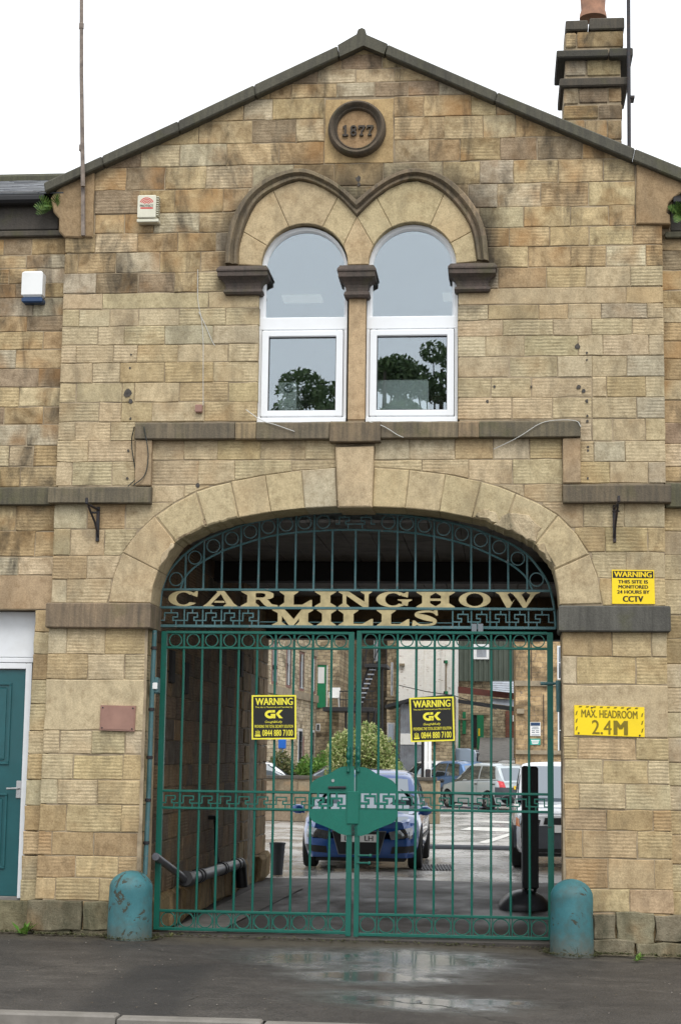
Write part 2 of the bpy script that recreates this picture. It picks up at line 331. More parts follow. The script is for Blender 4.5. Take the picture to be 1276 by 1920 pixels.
def asphalt():
    m, nt, out = newmat('damp_asphalt'); p = wpos(nt, False)
    f = noise(nt, p, 62, 3, .8); v = N(nt, 'TexVoronoi', {'Vector': p, 'Scale': 70.0}).outputs[0]; a = noise(nt, mapped(nt, p, (.7, 1.3, 1)), .9, 6, .66, .4); b = noise(nt, p, 5, 5, .65)
    c = mix(nt, ramp(nt, a, [(.3, 0), (.7, 1)]), (.033, .030, .028), (.074, .067, .060))
    c = mix(nt, .8, c, ramp(nt, f, [(.28, (.35, .35, .35)), (.5, (1, 1, 1)), (.7, (1.9, 1.85, 1.8))]), 'MULTIPLY')
    c = mix(nt, .5, c, ramp(nt, b, [(.3, (.5, .5, .5)), (.7, (1.4, 1.38, 1.35))]), 'MULTIPLY')
    # shallow wet places: where water stands
    sx = N(nt, 'SeparateXYZ', {0: p}); wet = None
    for (x, y, rx, ry) in PUDDLES:
        dx = mth(nt, 'DIVIDE', mth(nt, 'SUBTRACT', sx.outputs[0], x), rx); dy = mth(nt, 'DIVIDE', mth(nt, 'SUBTRACT', sx.outputs[1], y), ry)
        d = mth(nt, 'SQRT', mth(nt, 'ADD', mth(nt, 'MULTIPLY', dx, dx), mth(nt, 'MULTIPLY', dy, dy)))
        k = mth(nt, 'MAXIMUM', mth(nt, 'SUBTRACT', 1.0, d), 0.0); wet = k if wet is None else mth(nt, 'MAXIMUM', wet, k)
    w = ramp(nt, mth(nt, 'ADD', mth(nt, 'MULTIPLY', wet, .9), mth(nt, 'ADD', mth(nt, 'MULTIPLY', mth(nt, 'SUBTRACT', a, .5), 1.3), mth(nt, 'MULTIPLY', mth(nt, 'SUBTRACT', b, .5), .7))), [(.12, 0), (.62, 1)])
    # an old dark reinstatement, ragged at its edges, and dirt gathered along the wall foot
    e = None
    for (nx, ny, k) in PATCH:
        f_ = mth(nt, 'ADD', mth(nt, 'ADD', mth(nt, 'MULTIPLY', sx.outputs[0], nx), mth(nt, 'MULTIPLY', sx.outputs[1], ny)), k); e = f_ if e is None else mth(nt, 'MINIMUM', e, f_)
    e = mth(nt, 'ADD', e, mth(nt, 'MULTIPLY', mth(nt, 'SUBTRACT', b, .5), .35)); c = mix(nt, ramp(nt, e, [(.0, 0), (.16, .62)]), c, (.020, .020, .021))
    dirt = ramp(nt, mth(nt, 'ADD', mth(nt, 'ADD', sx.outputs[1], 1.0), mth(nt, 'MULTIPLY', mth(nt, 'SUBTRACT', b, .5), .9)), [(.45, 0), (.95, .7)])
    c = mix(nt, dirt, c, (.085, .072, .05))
    cv = N(nt, 'TexVoronoi', {'Vector': N(nt, 'VectorMath', {0: p, 1: N(nt, 'VectorMath', {0: N(nt, 'TexNoise', {'Vector': p, 'Scale': 1.6, 'Detail': 4.0}).outputs[1], 1: (.9, .9, 0)}, operation='MULTIPLY').outputs[0]}, operation='ADD').outputs[0], 'Scale': .42}, feature='DISTANCE_TO_EDGE').outputs[0]
    crack = mth(nt, 'MULTIPLY', ramp(nt, cv, [(.002, 1), (.006, 0)]), ramp(nt, a, [(.5, 0), (.56, 1)]))
    c = mix(nt, mth(nt, 'MULTIPLY', crack, .85), c, (.012, .012, .012))
    c = mix(nt, ramp(nt, N(nt, 'TexVoronoi', {'Vector': p, 'Scale': 34.0}).outputs[0], [(.06, .55), (.12, 0)]), c, (.24, .22, .20))
    c = mix(nt, mth(nt, 'MULTIPLY', w, .5), c, (.03, .03, .031))
    rg = mth(nt, 'SUBTRACT', mth(nt, 'ADD', .58, mth(nt, 'MULTIPLY', b, .2)), mth(nt, 'MULTIPLY', w, .56))
    hh = mth(nt, 'SUBTRACT', mth(nt, 'MULTIPLY', mth(nt, 'ADD', f, mth(nt, 'MULTIPLY', v, .6)), mth(nt, 'SUBTRACT', 1.0, mth(nt, 'MULTIPLY', w, .93))), crack)
    finish(nt, out, c, rg, hh, .6, .006, spec=mth(nt, 'ADD', .3, mth(nt, 'MULTIPLY', w, .7))); return m
def wet_concrete(name, c1, c2, r0=.12, r1=.55, thr=(.38, .62)):
    m, nt, out = newmat(name); p = wpos(nt, False)
    a = noise(nt, mapped(nt, p, (.6, .35, 1)), 1.3, 7, .62, .3); b = noise(nt, p, 6, 5, .6); f = noise(nt, p, 60, 3, .7)
    c = mix(nt, ramp(nt, b, [(.3, 0), (.7, 1)]), c1, c2); c = mix(nt, .6, c, ramp(nt, f, [(.3, (.6, .6, .6)), (.7, (1.25, 1.25, 1.25))]), 'MULTIPLY')
    w = ramp(nt, a, [(thr[0], 1), (thr[1], 0)]); c = mix(nt, mth(nt, 'MULTIPLY', w, .4), c, tuple(x*.45 for x in c1))
    rg = mth(nt, 'SUBTRACT', r1, mth(nt, 'MULTIPLY', w, r1-r0))
    finish(nt, out, c, rg, mth(nt, 'ADD', b, f), .25, .01, spec=.5); return m
def leaf_mat(name, c1, c2, c3):
    m, nt, out = newmat(name); g = N(nt, 'NewGeometry'); c = ramp(nt, g.outputs['Random Per Island'], [(0, c1), (.5, c2), (1, c3)])
    b = finish(nt, out, c, .55, spec=.35)
    t = N(nt, 'BsdfTranslucent', {'Color': c}); ms = N(nt, 'MixShader', {0: .25, 1: b.outputs[0], 2: t.outputs[0]}); nt.links.new(ms.outputs[0], out.inputs['Surface']); return m
M['leaf_dark'] = leaf_mat('dark_tree_leaves', (.05, .085, .03), (.09, .15, .05), (.16, .22, .08))
M['moss'] = leaf_mat('moss_and_grit', (.05, .055, .025), (.09, .10, .04), (.16, .14, .09))
M['leaf_var'] = leaf_mat('variegated_leaves', (.10, .17, .04), (.25, .31, .09), (.55, .54, .28))
M['leaf_bright'] = leaf_mat('bright_leaves', (.05, .13, .02), (.10, .22, .03), (.18, .28, .06))
M['leaf_olive'] = leaf_mat('olive_leaves', (.05, .07, .02), (.10, .12, .04), (.2, .17, .08))
M['fern'] = leaf_mat('fern_fronds', (.035, .08, .015), (.07, .14, .025), (.13, .20, .045))
M['bark'] = plain('tree_bark', (.06, .045, .035), .9, .3, 12, .6)

# ------------------------------------------------------------------ text and lettering
def text_data(body, bold=0.0, shear=0.0):
    cu = bpy.data.curves.new('print', 'FONT'); cu.body = body; cu.offset = bold; cu.shear = shear; cu.resolution_u = 3; cu.fill_mode = 'FRONT'
    o = bpy.data.objects.new('print', cu); COL.objects.link(o); dg = bpy.context.evaluated_depsgraph_get()
    me = bpy.data.meshes.new_from_object(o.evaluated_get(dg)); bpy.data.objects.remove(o); bpy.data.curves.remove(cu)
    V = [v.co.copy() for v in me.vertices]; F = [list(p.vertices) for p in me.polygons]; bpy.data.meshes.remove(me); return V, F
def fit_text(mb, body, frame, u0, u1, v0, v1, bold=.0, off=.002, shear=0):
    """lay a line of print in the rectangle u0..u1, v0..v1 of a sign's own face; frame(u, v, out) -> xyz; bold print is overprinted side by side"""
    V, F = text_data(body, 0, shear)
    xs = [v.x for v in V]; ys = [v.y for v in V]; a, b, c, d = min(xs), max(xs), min(ys), max(ys)
    k = bold*.55*(u1-u0)/max(.5, (b-a)); n = 3 if bold else 1
    for i in range(n):
        s = (i-(n-1)/2)*k*2/max(1, n-1)*1.2
        mb.add([frame(u0+k+(v.x-a)/(b-a)*(u1-u0-2*k)+s, v0+(v.y-c)/(d-c)*(v1-v0), off+.0004*i) for v in V], F)
def quad_frame(P00, P10, P11, P01, n):
    P00, P10, P11, P01, n = map(Vector, (P00, P10, P11, P01, n))
    def fr(u, v, o): return tuple(P00*(1-u)*(1-v)+P10*u*(1-v)+P11*u*v+P01*(1-u)*v+n*o)
    return fr
def rect_in(mb, fr, u0, u1, v0, v1, off, back=None):
    vs = [fr(u0, v0, off), fr(u1, v0, off), fr(u1, v1, off), fr(u0, v1, off)]
    if back is None: mb.add(vs, [(0, 1, 2, 3)])
    else:
        vs += [fr(u0, v0, back), fr(u1, v0, back), fr(u1, v1, back), fr(u0, v1, back)]
        mb.add(vs, [(0,1,2,3), (7,6,5,4), (0,4,5,1), (1,5,6,2), (2,6,7,3), (3,7,4,0)])
    return mb
def lerp_curve(pts):
    pts = sorted(pts)
    def f(x):
        if x <= pts[0][0]: return pts[0][1]
        for (a, b) in zip(pts[:-1], pts[1:]):
            if x <= b[0]: return a[1]+(b[1]-a[1])*(x-a[0])/(b[0]-a[0])
        return pts[-1][1]
    return f
def smooth_curve(pts, n=6):       # Catmull-Rom through points
    P = [Vector((a, b, 0)) for a, b in pts]; P = [P[0]*2-P[1]]+P+[P[-1]*2-P[-2]]; out = []
    for i in range(1, len(P)-2):
        for k in range(n):
            t = k/n; a, b, c, d = P[i-1:i+3]
            q = .5*((2*b)+(c-a)*t+(2*a-5*b+4*c-d)*t*t+(3*b-a-3*c+d)*t**3); out.append((q.x, q.y))
    out.append((P[-2].x, P[-2].y)); return out
# ------------------------------------------------------------------ ground
PUDDLES = []
for (a, b, rx, ry) in ((560, 1803, 1.0, 1.2), (805, 1808, 1.3, 1.4), (775, 1880, 1.2, .7), (930, 1882, .7, .4), (690, 1835, 1.1, .7)):
    x, y = gx(a, b); PUDDLES.append((x, y, rx, ry))
_q = [gx(*c_) for c_ in ((60, 1932), (345, 1932), (418, 1815), (240, 1818))]; PATCH = []      # the reinstated strip as four edges
for (a, b) in zip(_q, _q[1:]+_q[:1]):
    L_ = math.hypot(b[0]-a[0], b[1]-a[1]); nx_, ny_ = -(b[1]-a[1])/L_, (b[0]-a[0])/L_; PATCH.append((nx_, ny_, -(nx_*a[0]+ny_*a[1])))
M['asphalt'] = asphalt()
M['court'] = wet_concrete('wet_courtyard_concrete', (.34, .325, .30), (.46, .44, .41), .08, .45, (.40, .64))
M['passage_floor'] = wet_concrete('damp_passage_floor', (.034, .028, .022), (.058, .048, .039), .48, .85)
M['concrete'] = plain('grey_concrete', (.20, .19, .175), .8, .25, 6, .4, dirt=(.07, .065, .055), dirt_amt=.6)
M['kerb'] = plain('pale_kerb_stone', (.19, .175, .155), .75, .2, 7, .35, dirt=(.12, .11, .09), dirt_amt=.5)
M['patch'] = plain('dark_tarmac_repair', (.034, .033, .033), .62, .45, 22, .7, bdist=.008)
M['road_paint'] = plain('worn_white_road_paint', (.55, .54, .50), .6, .2, 6, .2, dirt=(.2, .19, .17), dirt_amt=.6)
KY = gx(638, 1926)[1]
def struct(name, mb, mat): return tag(mb.build(name, mat), kind='structure')
g = MB(); g.add([(-400, -300, -.22), (400, -300, -.22), (400, 500, -.22), (-400, 500, -.22)], [(0, 1, 2, 3)])
M['far_ground'] = wet_concrete('far_ground_cover', (.09, .09, .08), (.14, .14, .12), .3, .7)
struct('ground', g, M['far_ground'])
def sheet(name, x0, x1, y0, y1, zf, mat, nx=24, ny=12):
    mb = MB(); V = []; F = []
    for j in range(ny+1):
        for i in range(nx+1):
            x = x0+(x1-x0)*i/nx; y = y0+(y1-y0)*j/ny; V.append((x, y, zf(x, y)))
    for j in range(ny):
        for i in range(nx): a = j*(nx+1)+i; F.append((a, a+1, a+nx+2, a+nx+1))
    mb.add(V, F); return mb.build(name, mat, smooth=True)
tilt = lambda x, y: .02-.012*max(-6, min(6, x))
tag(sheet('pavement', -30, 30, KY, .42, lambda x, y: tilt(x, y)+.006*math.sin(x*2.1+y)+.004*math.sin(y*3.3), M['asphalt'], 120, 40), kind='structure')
tag(sheet('road', -60, 60, KY-8.5, KY-.14, lambda x, y: tilt(x, y)-.11, M['asphalt'], 60, 4), kind='structure')
tag(sheet('far_pavement', -60, 60, KY-40, KY-8.5, lambda x, y: tilt(x, y), M['asphalt'], 60, 4), kind='structure')
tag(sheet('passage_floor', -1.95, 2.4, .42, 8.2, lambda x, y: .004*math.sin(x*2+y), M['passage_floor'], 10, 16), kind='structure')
tag(sheet('courtyard', -40, 60, 8.2, 110, lambda x, y: -.004, M['court'], 10, 10), kind='structure')
kerb = empty('kerb', (0, KY, 0)); tag(kerb, kind='structure')
x = -14.0; k = 0
while x < 14:
    L = random.choice((.9, .92, .88, 1.32)); mb = MB()
    mb.cbox(x+.006, x+L-.006, KY-.14, KY-.004, tilt(x, 0)-.16, tilt(x+L/2, 0)+.012, .012); mb.build('kerb_stone', M['kerb'], kerb); x += L
th = MB(); th.cbox(-1.82, 1.86, .22, .52, -.12, .05, .012); tag(th.build('threshold', M['passage_floor']), kind='structure')

# ------------------------------------------------------------------ stone pieces
def inset(poly, d):
    n = len(poly); out = []
    for i in range(n):
        p0, p1, p2 = poly[i-1], poly[i], poly[(i+1) % n]
        e1 = (p1[0]-p0[0], p1[1]-p0[1]); e2 = (p2[0]-p1[0], p2[1]-p1[1])
        l1 = math.hypot(*e1) or 1e-6; l2 = math.hypot(*e2) or 1e-6
        n1 = (-e1[1]/l1, e1[0]/l1); n2 = (-e2[1]/l2, e2[0]/l2)
        bx, bz = n1[0]+n2[0], n1[1]+n2[1]; q = max(.45, (bx*bx+bz*bz)/2)
        out.append((p1[0]+bx*d/q, p1[1]+bz*d/q))
    return out
FAC = lambda u, z, o: (u, -o, z)
def clean(poly, eps=.006):
    out = []
    for p in poly:
        if not out or math.hypot(p[0]-out[-1][0], p[1]-out[-1][1]) > eps: out.append(p)
    if len(out) > 2 and math.hypot(out[0][0]-out[-1][0], out[0][1]-out[-1][1]) <= eps: out.pop()
    return out
def area(poly): return .5*sum(poly[i][0]*poly[(i+1) % len(poly)][1]-poly[(i+1) % len(poly)][0]*poly[i][1] for i in range(len(poly)))
def stone(parent, poly, mat, color, out=0.0, depth=.12, ch=.006, jit=.0055, gap=.0022, name='stone', frame=FAC, seg=.2, tilt_=.004):
    poly = clean(poly)
    if len(poly) < 3: return None
    if area(poly) < 0: poly = poly[::-1]
    if area(poly) < .0012: return None
    P = []
    for i in range(len(poly)):
        a, b = poly[i], poly[(i+1) % len(poly)]; P.append(a); L = math.hypot(b[0]-a[0], b[1]-a[1])
        for k in range(1, min(3, int(L/seg))+1):
            t = k/(min(3, int(L/seg))+1); P.append((a[0]+(b[0]-a[0])*t+random.uniform(-jit, jit), a[1]+(b[1]-a[1])*t+random.uniform(-jit, jit)))
    P = [(x+random.uniform(-jit, jit)*.6, z+random.uniform(-jit, jit)*.6) for x, z in P]
    A = inset(P, gap); B = inset(P, gap+ch*random.uniform(.8, 1.5)); n = len(P)
    to = [random.uniform(-tilt_, tilt_) for _ in range(3)]; xs = [p[0] for p in P]; zs = [p[1] for p in P]
    w = max(xs)-min(xs)+.01; h = max(zs)-min(zs)+.01; xm = (max(xs)+min(xs))/2; zm = (max(zs)+min(zs))/2
    fo = lambda p: out+to[0]+to[1]*(p[0]-xm)/w+to[2]*(p[1]-zm)/h
    V = [frame(p[0], p[1], -depth) for p in A]+[frame(p[0], p[1], fo(p)-ch) for p in A]+[frame(p[0], p[1], fo(p)) for p in B]
    F = [tuple(range(2*n, 3*n))]
    for i in range(n):
        j = (i+1) % n; F.append((i, j, n+j, n+i)); F.append((n+i, n+j, 2*n+j, 2*n+i))
    me = bpy.data.meshes.new(name); me.from_pydata(V, [], F); me.update()
    return link(name, me, mat, parent, color=color)
def vary(c, s=.07, hue=.025):
    k = random.uniform(1-s, 1+s); return tuple(max(.01, v*k*random.uniform(1-hue, 1+hue)) for v in c)
TAN = (.465, .38, .24); WARM = (.45, .35, .20); BROWN = (.38, .28, .155); DARK = (.285, .215, .14); PALE = (.49, .415, .28); GREY = (.425, .365, .26); SMOOTH = (.485, .395, .25)
def tone(zone):
    r = random.random()
    if zone == 'gable': t = BROWN if r < .26 else WARM if r < .55 else TAN if r < .76 else PALE if r < .87 else DARK if r < .95 else GREY
    elif zone == 'mid': t = TAN if r < .70 else WARM if r < .82 else PALE if r < .92 else GREY if r < .98 else BROWN
    elif zone == 'pier': t = TAN if r < .52 else WARM if r < .80 else BROWN if r < .88 else PALE
    elif zone == 'low': t = WARM if r < .35 else BROWN if r < .75 else (.40, .30, .18)
    elif zone == 'old': t = BROWN if r < .3 else WARM if r < .5 else GREY if r < .7 else DARK if r < .85 else TAN
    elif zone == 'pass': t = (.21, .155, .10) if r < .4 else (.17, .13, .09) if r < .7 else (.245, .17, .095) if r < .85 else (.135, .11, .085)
    return vary(t)

# ------------------------------------------------------------------ gatehouse: outlines measured on the front plane
GH = empty('gatehouse', (0, .2, 0), 'two storey sandstone gatehouse with gable, twin arched windows and wide gateway arch', 'building')
gableL = [at(88, 358.6), at(188, 311), at(333.5, 246), at(479, 178), at(592, 125), at(676, 84)]
gableR = [at(719, 100), at(927, 190.6), at(1192.7, 303.4), at(1285, 340)]
gable = lerp_curve(gableL+gableR)
XL = at(113, 700)[0]; XR = at(1245, 720)[0]
hoodO_px = [(424, 497.5), (426, 460), (437, 414), (466, 366), (509.7, 333), (564.5, 320), (606, 333), (639, 352.7), (669, 379), (702, 352), (735, 332), (775, 320), (826, 331), (866, 361), (896, 402), (911, 445), (915.6, 493)]
hoodI_px = [(447, 497), (449, 462), (466, 409.7), (487.8, 374.6), (527, 350.5), (564.5, 339.5), (599.6, 350.5), (637, 373), (669, 407), (703, 374), (737, 350.5), (777, 339.5), (818, 353), (856, 387), (883, 430), (894, 488.7)]
hoodO = lerp_curve([at(*p) for p in hoodO_px]); HX0 = at(424, 497)[0]; HX1 = at(915.6, 493)[0]
intr_px = [(283, 1131), (287, 1100), (297, 1070), (310, 1043), (329, 1017), (355, 1002), (387, 988), (417, 979), (448, 971), (508, 960), (571, 953), (632, 950), (665, 950), (697, 950.5), (759, 953), (823, 959), (884, 971), (916, 980), (944, 993), (975, 1005), (1002, 1021.5), (1024, 1045), (1038, 1069), (1045, 1100), (1048, 1134)]
extr_px = [(204, 1129), (213, 1080), (230, 1036), (257, 1000), (290, 968), (326, 943), (367, 922), (400, 911), (433, 903), (497, 891), (565, 882), (629, 877), (665, 876), (701, 877), (767, 881), (835, 889), (901, 903), (934, 912), (966.6, 925), (1008, 943), (1046, 966), (1080, 1001), (1104, 1039.5), (1119, 1080), (1128, 1132)]
intr = [at(*p) for p in intr_px]; extr = [at(*p) for p in extr_px]
extrF = lerp_curve(extr); intrF = lerp_curve(intr); AX0, AX1 = intr[0][0], intr[-1][0]; EX0, EX1 = extr[0][0], extr[-1][0]
ZSPR = (intr[0][1]+intr[-1][1])/2
ZSILL = at(668, 790)[1]; WSPR = at(668, 497)[1]

def clip_cols(x0, x1, z0, z1, lo=None, hi=None, n=14):
    """the part of a rectangle between the curves lo(x) and hi(x), as polygons"""
    xs = [x0+(x1-x0)*i/n for i in range(n+1)]; runs = []; cur = []
    for x in xs:
        a = max(z0, lo(x)) if lo else z0; b = min(z1, hi(x)) if hi else z1
        if b-a > .012: cur.append((x, a, b))
        else:
            if len(cur) > 1: runs.append(cur)
            cur = []
    if len(cur) > 1: runs.append(cur)
    out = []
    for r in runs:
        lo_ = [(x, a) for x, a, b in r]; hi_ = [(x, b) for x, a, b in r][::-1]
        def thin(L):
            o = [L[0]]
            for i in range(1, len(L)-1):
                (xa, za), (xb, zb), (xc, zc) = o[-1], L[i], L[i+1]
                if abs((zb-za)*(xc-xb)-(zc-zb)*(xb-xa)) > 4e-5: o.append(L[i])
            return o+[L[-1]]
        out.append(thin(lo_)+thin(hi_))
    return out
hood_lo = lambda x: hoodO(x) if HX0 < x < HX1 else -9
arch_lo = lambda x: extrF(x) if EX0 < x < EX1 else -9
def row(xref, yt, yb, xs, zone, lo=None, hi=None, skip=None, mat='stone', depth=.12, X0=None, X1=None):
    zt = at(xref, yt)[1]; zb = at(xref, yb)[1]; ym = (yt+yb)/2
    X = [at(x, ym)[0] for x in xs]
    if X0 is not None: X[0] = X0
    if X1 is not None: X[-1] = X1
    for a, b in zip(X[:-1], X[1:]):
        if skip and skip((a+b)/2): continue
        for poly in clip_cols(a, b, zb, zt, lo, hi):
            stone(GH, poly, M['stone_gable' if zone == 'gable' and mat == 'stone' else mat], tone(zone), depth=depth)
L0, R0 = 113, 1245     # px of the corners (replaced by XL / XR)
panel = (at(608, 245)[0], at(738, 245)[0])
inpanel = lambda x: panel[0]-.01 < x < panel[1]+.01
C = 668
gh = lambda x: gable(x)-.012
row(C, 84, 102, [640, 716], 'gable', hi=gh)
row(C, 102, 129.5, [560, 640, 716, 790], 'gable', hi=gh)
row(C, 129.5, 155, [500, 595, 666, 739, 850], 'gable', hi=gh)
row(C, 155, 182, [440, 506, 546.6, 630, 702, 764, 822.6, 930], 'gable', hi=gh)
row(C, 182, 221.5, [350, 457, 510.5, 608, 738, 794, 883, 930, 1010], 'gable', hi=gh, skip=inpanel)
row(C, 221.5, 264, [250, 373.6, 473, 555, 608, 738, 833, 905, 965.5, 1110], 'gable', hi=gh, skip=inpanel)
row(C, 264, 306, [188, 264, 337.5, 425, 523, 608, 738, 803, 862, 937, 1006, 1091, 1192], 'gable', hi=gh, skip=inpanel)
KL, KR = 179, 1190      # kneeler inner edges
row(C, 306, 349, [KL, 237, 310, 386, 473, 550, 627, 718, 829, 899, 962, 1045, 1130, KR], 'gable', lo=hood_lo, hi=gh)
row(C, 349, 393.5, [KL, 261, 328.5, 418, 640, 700, 877, 932, 1013, 1103, KR], 'gable', lo=hood_lo)
row(C, 393.5, 431, [KL, 234, 288, 373.6, 444, 897, 981, 1068, 1140, KR], 'gable', lo=hood_lo)
row(C, 431, 467, [L0, 179, 258, 333.5, 405, 438, 903, 954, 1029.7, 1103, 1185, R0], 'gable', lo=hood_lo, X0=XL, X1=XR, skip=lambda x: HX0+.09 < x < HX1-.09)
row(C, 467, 506, [L0, 146.7, 217.5, 300, 376, 424], 'gable', X0=XL, X1=HX0+.012)
row(C, 467, 506, [916, 989, 1069, 1135, 1210, R0], 'gable', X0=HX1-.012, X1=XR)
row(C, 506, 544, [L0, 180, 258.5, 326.6, 372, 485], 'gable', X0=XL, depth=.2)
row(C, 506, 544, [858, 933, 1023, 1098, 1181, R0], 'mid', X1=XR, depth=.2)
row(C, 544, 574.5, [L0, 192, 391, 485], 'mid', X0=XL, mat='stone_smooth', depth=.2)
row(C, 544, 574.5, [858, 1173, R0], 'mid', X1=XR, mat='stone_smooth', depth=.2)
JL, JR = 484.5, 857.5
for (yt, yb, j) in ((579.7, 612.4, [148.6, 206, 259.6, 335.6, 423]), (612.4, 647.4, [184, 233, 309, 399.5]), (647.4, 680.5, [143, 212.6, 257, 333, 428]),
                    (680.5, 717.8, [173, 225, 308.5, 399.5]), (717.8, 754.6, [143, 229.5, 252, 336, 428]), (754.6, 791.5, [186, 227.6, 285, 382.6])):
    row(200, yt, yb, [L0]+j+[JL], 'mid', X0=XL, X1=at(JL, 640)[0], depth=.2)
for (yt, yb, j) in ((569.7, 598, [914, 1009, 1064, 1126, 1212]), (598, 628.4, [942, 1036, 1108, 1184]), (628.4, 667.5, [909.6, 982, 1083, 1129, 1215]),
                    (667.5, 706.6, [953.6, 1044, 1109, 1174]), (706.6, 744.8, [920, 995, 1109, 1136, 1209.5]), (744.8, 785, [958.5, 1035, 1109, 1192.6])):
    row(1100, yt, yb, [JR]+j+[R0], 'mid', X0=at(JR, 640)[0], X1=XR, depth=.2)
for (yt, yb, j) in ((791.5, 826, [141, 207.7]), (826, 865.6, [165.5]), (865.6, 911, [135.4, 210.7])):
    row(200, yt, yb, [L0]+j+[254], 'mid', X0=XL)
for (yt, yb, j) in ((785, 827, [1109, 1148, 1209]), (827, 866.4, [1112, 1171]), (866.4, 906, [1142, 1214])):
    row(1100, yt, yb, [1086]+j+[R0], 'mid', X1=XR)
# field between the stepped label and the gateway arch
row(C, 821, 862, [285, 345, 408, 488, 572, 629], 'mid', lo=arch_lo); row(C, 821, 862, [701, 767, 852, 924, 992, 1053], 'mid', lo=arch_lo)
row(C, 862, 909, [284, 372, 440, 546, 640], 'mid', lo=arch_lo); row(C, 862, 909, [690, 790, 877, 960, 1054], 'mid', lo=arch_lo)
row(C, 909, 942, [283, 345, 420], 'mid', lo=arch_lo); row(C, 909, 942, [920, 981, 1055], 'mid', lo=arch_lo)
XPL = at(99, 1040)[0]; XPR = at(1246, 1040)[0]
for (yt, yb, j) in ((942, 992, [163.7, 235, 330]), (992, 1042, [132.4, 195.6, 290]), (1042, 1086, [163, 250]), (1086, 1131, [125, 222])):
    row(180, yt, yb, [99]+j, 'pier', lo=arch_lo, X0=XPL)
for (yt, yb, j) in ((942, 989, [1010, 1092.5, 1169]), (989, 1035, [1045, 1133, 1213]), (1035, 1084, [1090, 1173]), (1084, 1136, [1108, 1150, 1195])):
    row(1150, yt, yb, j+[1246], 'pier', lo=arch_lo, X1=XPR)
# gate piers below the imposts (slightly battered)
def pier_row(yt, yb, j, side):
    ym = (yt+yb)/2; xref = 170 if side < 0 else 1150
    zt, zb = at(xref, yt)[1], at(xref, yb)[1]
    if side < 0:
        xo = lerp_curve([(1180, 92), (1380, 80.9), (1505, 75.2), (1700, 64)]); xi = lerp_curve([(1180, 274), (1366, 267.9), (1640, 256)])
        ed = lambda y: (at(xo(y), y)[0], at(xi(y), y)[0])
    else:
        xo = lerp_curve([(1187, 1250), (1383, 1252), (1555, 1259), (1720, 1263)]); xi = lerp_curve([(1187, 1053), (1406, 1055.7), (1720, 1059)])
        ed = lambda y: (at(xi(y), y)[0], at(xo(y), y)[0])
    et, eb = ed(yt), ed(yb); X = [at(x, ym)[0] for x in j]
    top = [et[0]]+X+[et[1]]; bot = [eb[0]]+X+[eb[1]]
    for k in range(len(top)-1):
        big = yb-yt > 80
        stone(GH, [(bot[k], zb), (bot[k+1], zb), (top[k+1], zt), (top[k], zt)], M['stone_smooth' if big else 'stone'], vary(SMOOTH, .05) if big else tone('low' if yt > 1500 else 'pier'), depth=.40, gap=.003)
for r_ in ((1176, 1226.6, [125, 197]), (1226.6, 1274, [164.4, 234]), (1274, 1370, []), (1370, 1414, [112, 172, 235]), (1414, 1462, [137, 230]), (1462, 1508.5, [108, 183]),
           (1508.5, 1560, [125, 228]), (1560, 1605, [98, 176]), (1605, 1646.5, [141, 221.6]), (1646.5, 1689, [104, 186.5]), (1689, 1760, [150])): pier_row(*r_, -1)
for r_ in ((1184, 1231, [1146, 1221]), (1231, 1284, [1080, 1191]), (1284, 1383, []), (1383, 1425, [1083, 1191.4]), (1425, 1470, [1129.5, 1214]), (1470, 1518, [1084, 1171.5]),
           (1518, 1557.6, [1136, 1223.5]), (1557.6, 1610, [1091.7, 1193.7]), (1610, 1667, [1138.7, 1226.5]), (1667, 1712, [1180]), (1712, 1790, [1150])): pier_row(*r_, 1)
# rough plinth stones at the foot of both piers
for (x0, x1, y0, y1) in ((48, 152, 1690, 1744), (154, 206, 1692, 1744), (60, 130, 1744, 1768), (131, 205, 1744, 1768)):
    a, b = at(x0, y1, -.09), at(x1, y0, -.09); stone(GH, [(a[0], a[1]), (b[0], a[1]), (b[0], b[1]), (a[0], b[1])], M['stone_rough'], vary((.16, .145, .095)), out=.055, depth=.05, ch=.008, jit=.009, tilt_=.012, name='plinth_stone', seg=.1)
for (x0, x1, y0, y1) in ((1112, 1153, 1716, 1762), (1154.5, 1226, 1713, 1770), (1227.5, 1300, 1718, 1766), (1112, 1190, 1764, 1806), (1191.5, 1300, 1771, 1806)):
    a, b = at(x0, y1, -.09), at(x1, y0, -.09); stone(GH, [(a[0], a[1]), (b[0], a[1]), (b[0], b[1]), (a[0], b[1])], M['stone_rough'], vary((.21, .185, .125)), out=.05, depth=.05, ch=.008, jit=.009, tilt_=.012, name='plinth_stone', seg=.1)

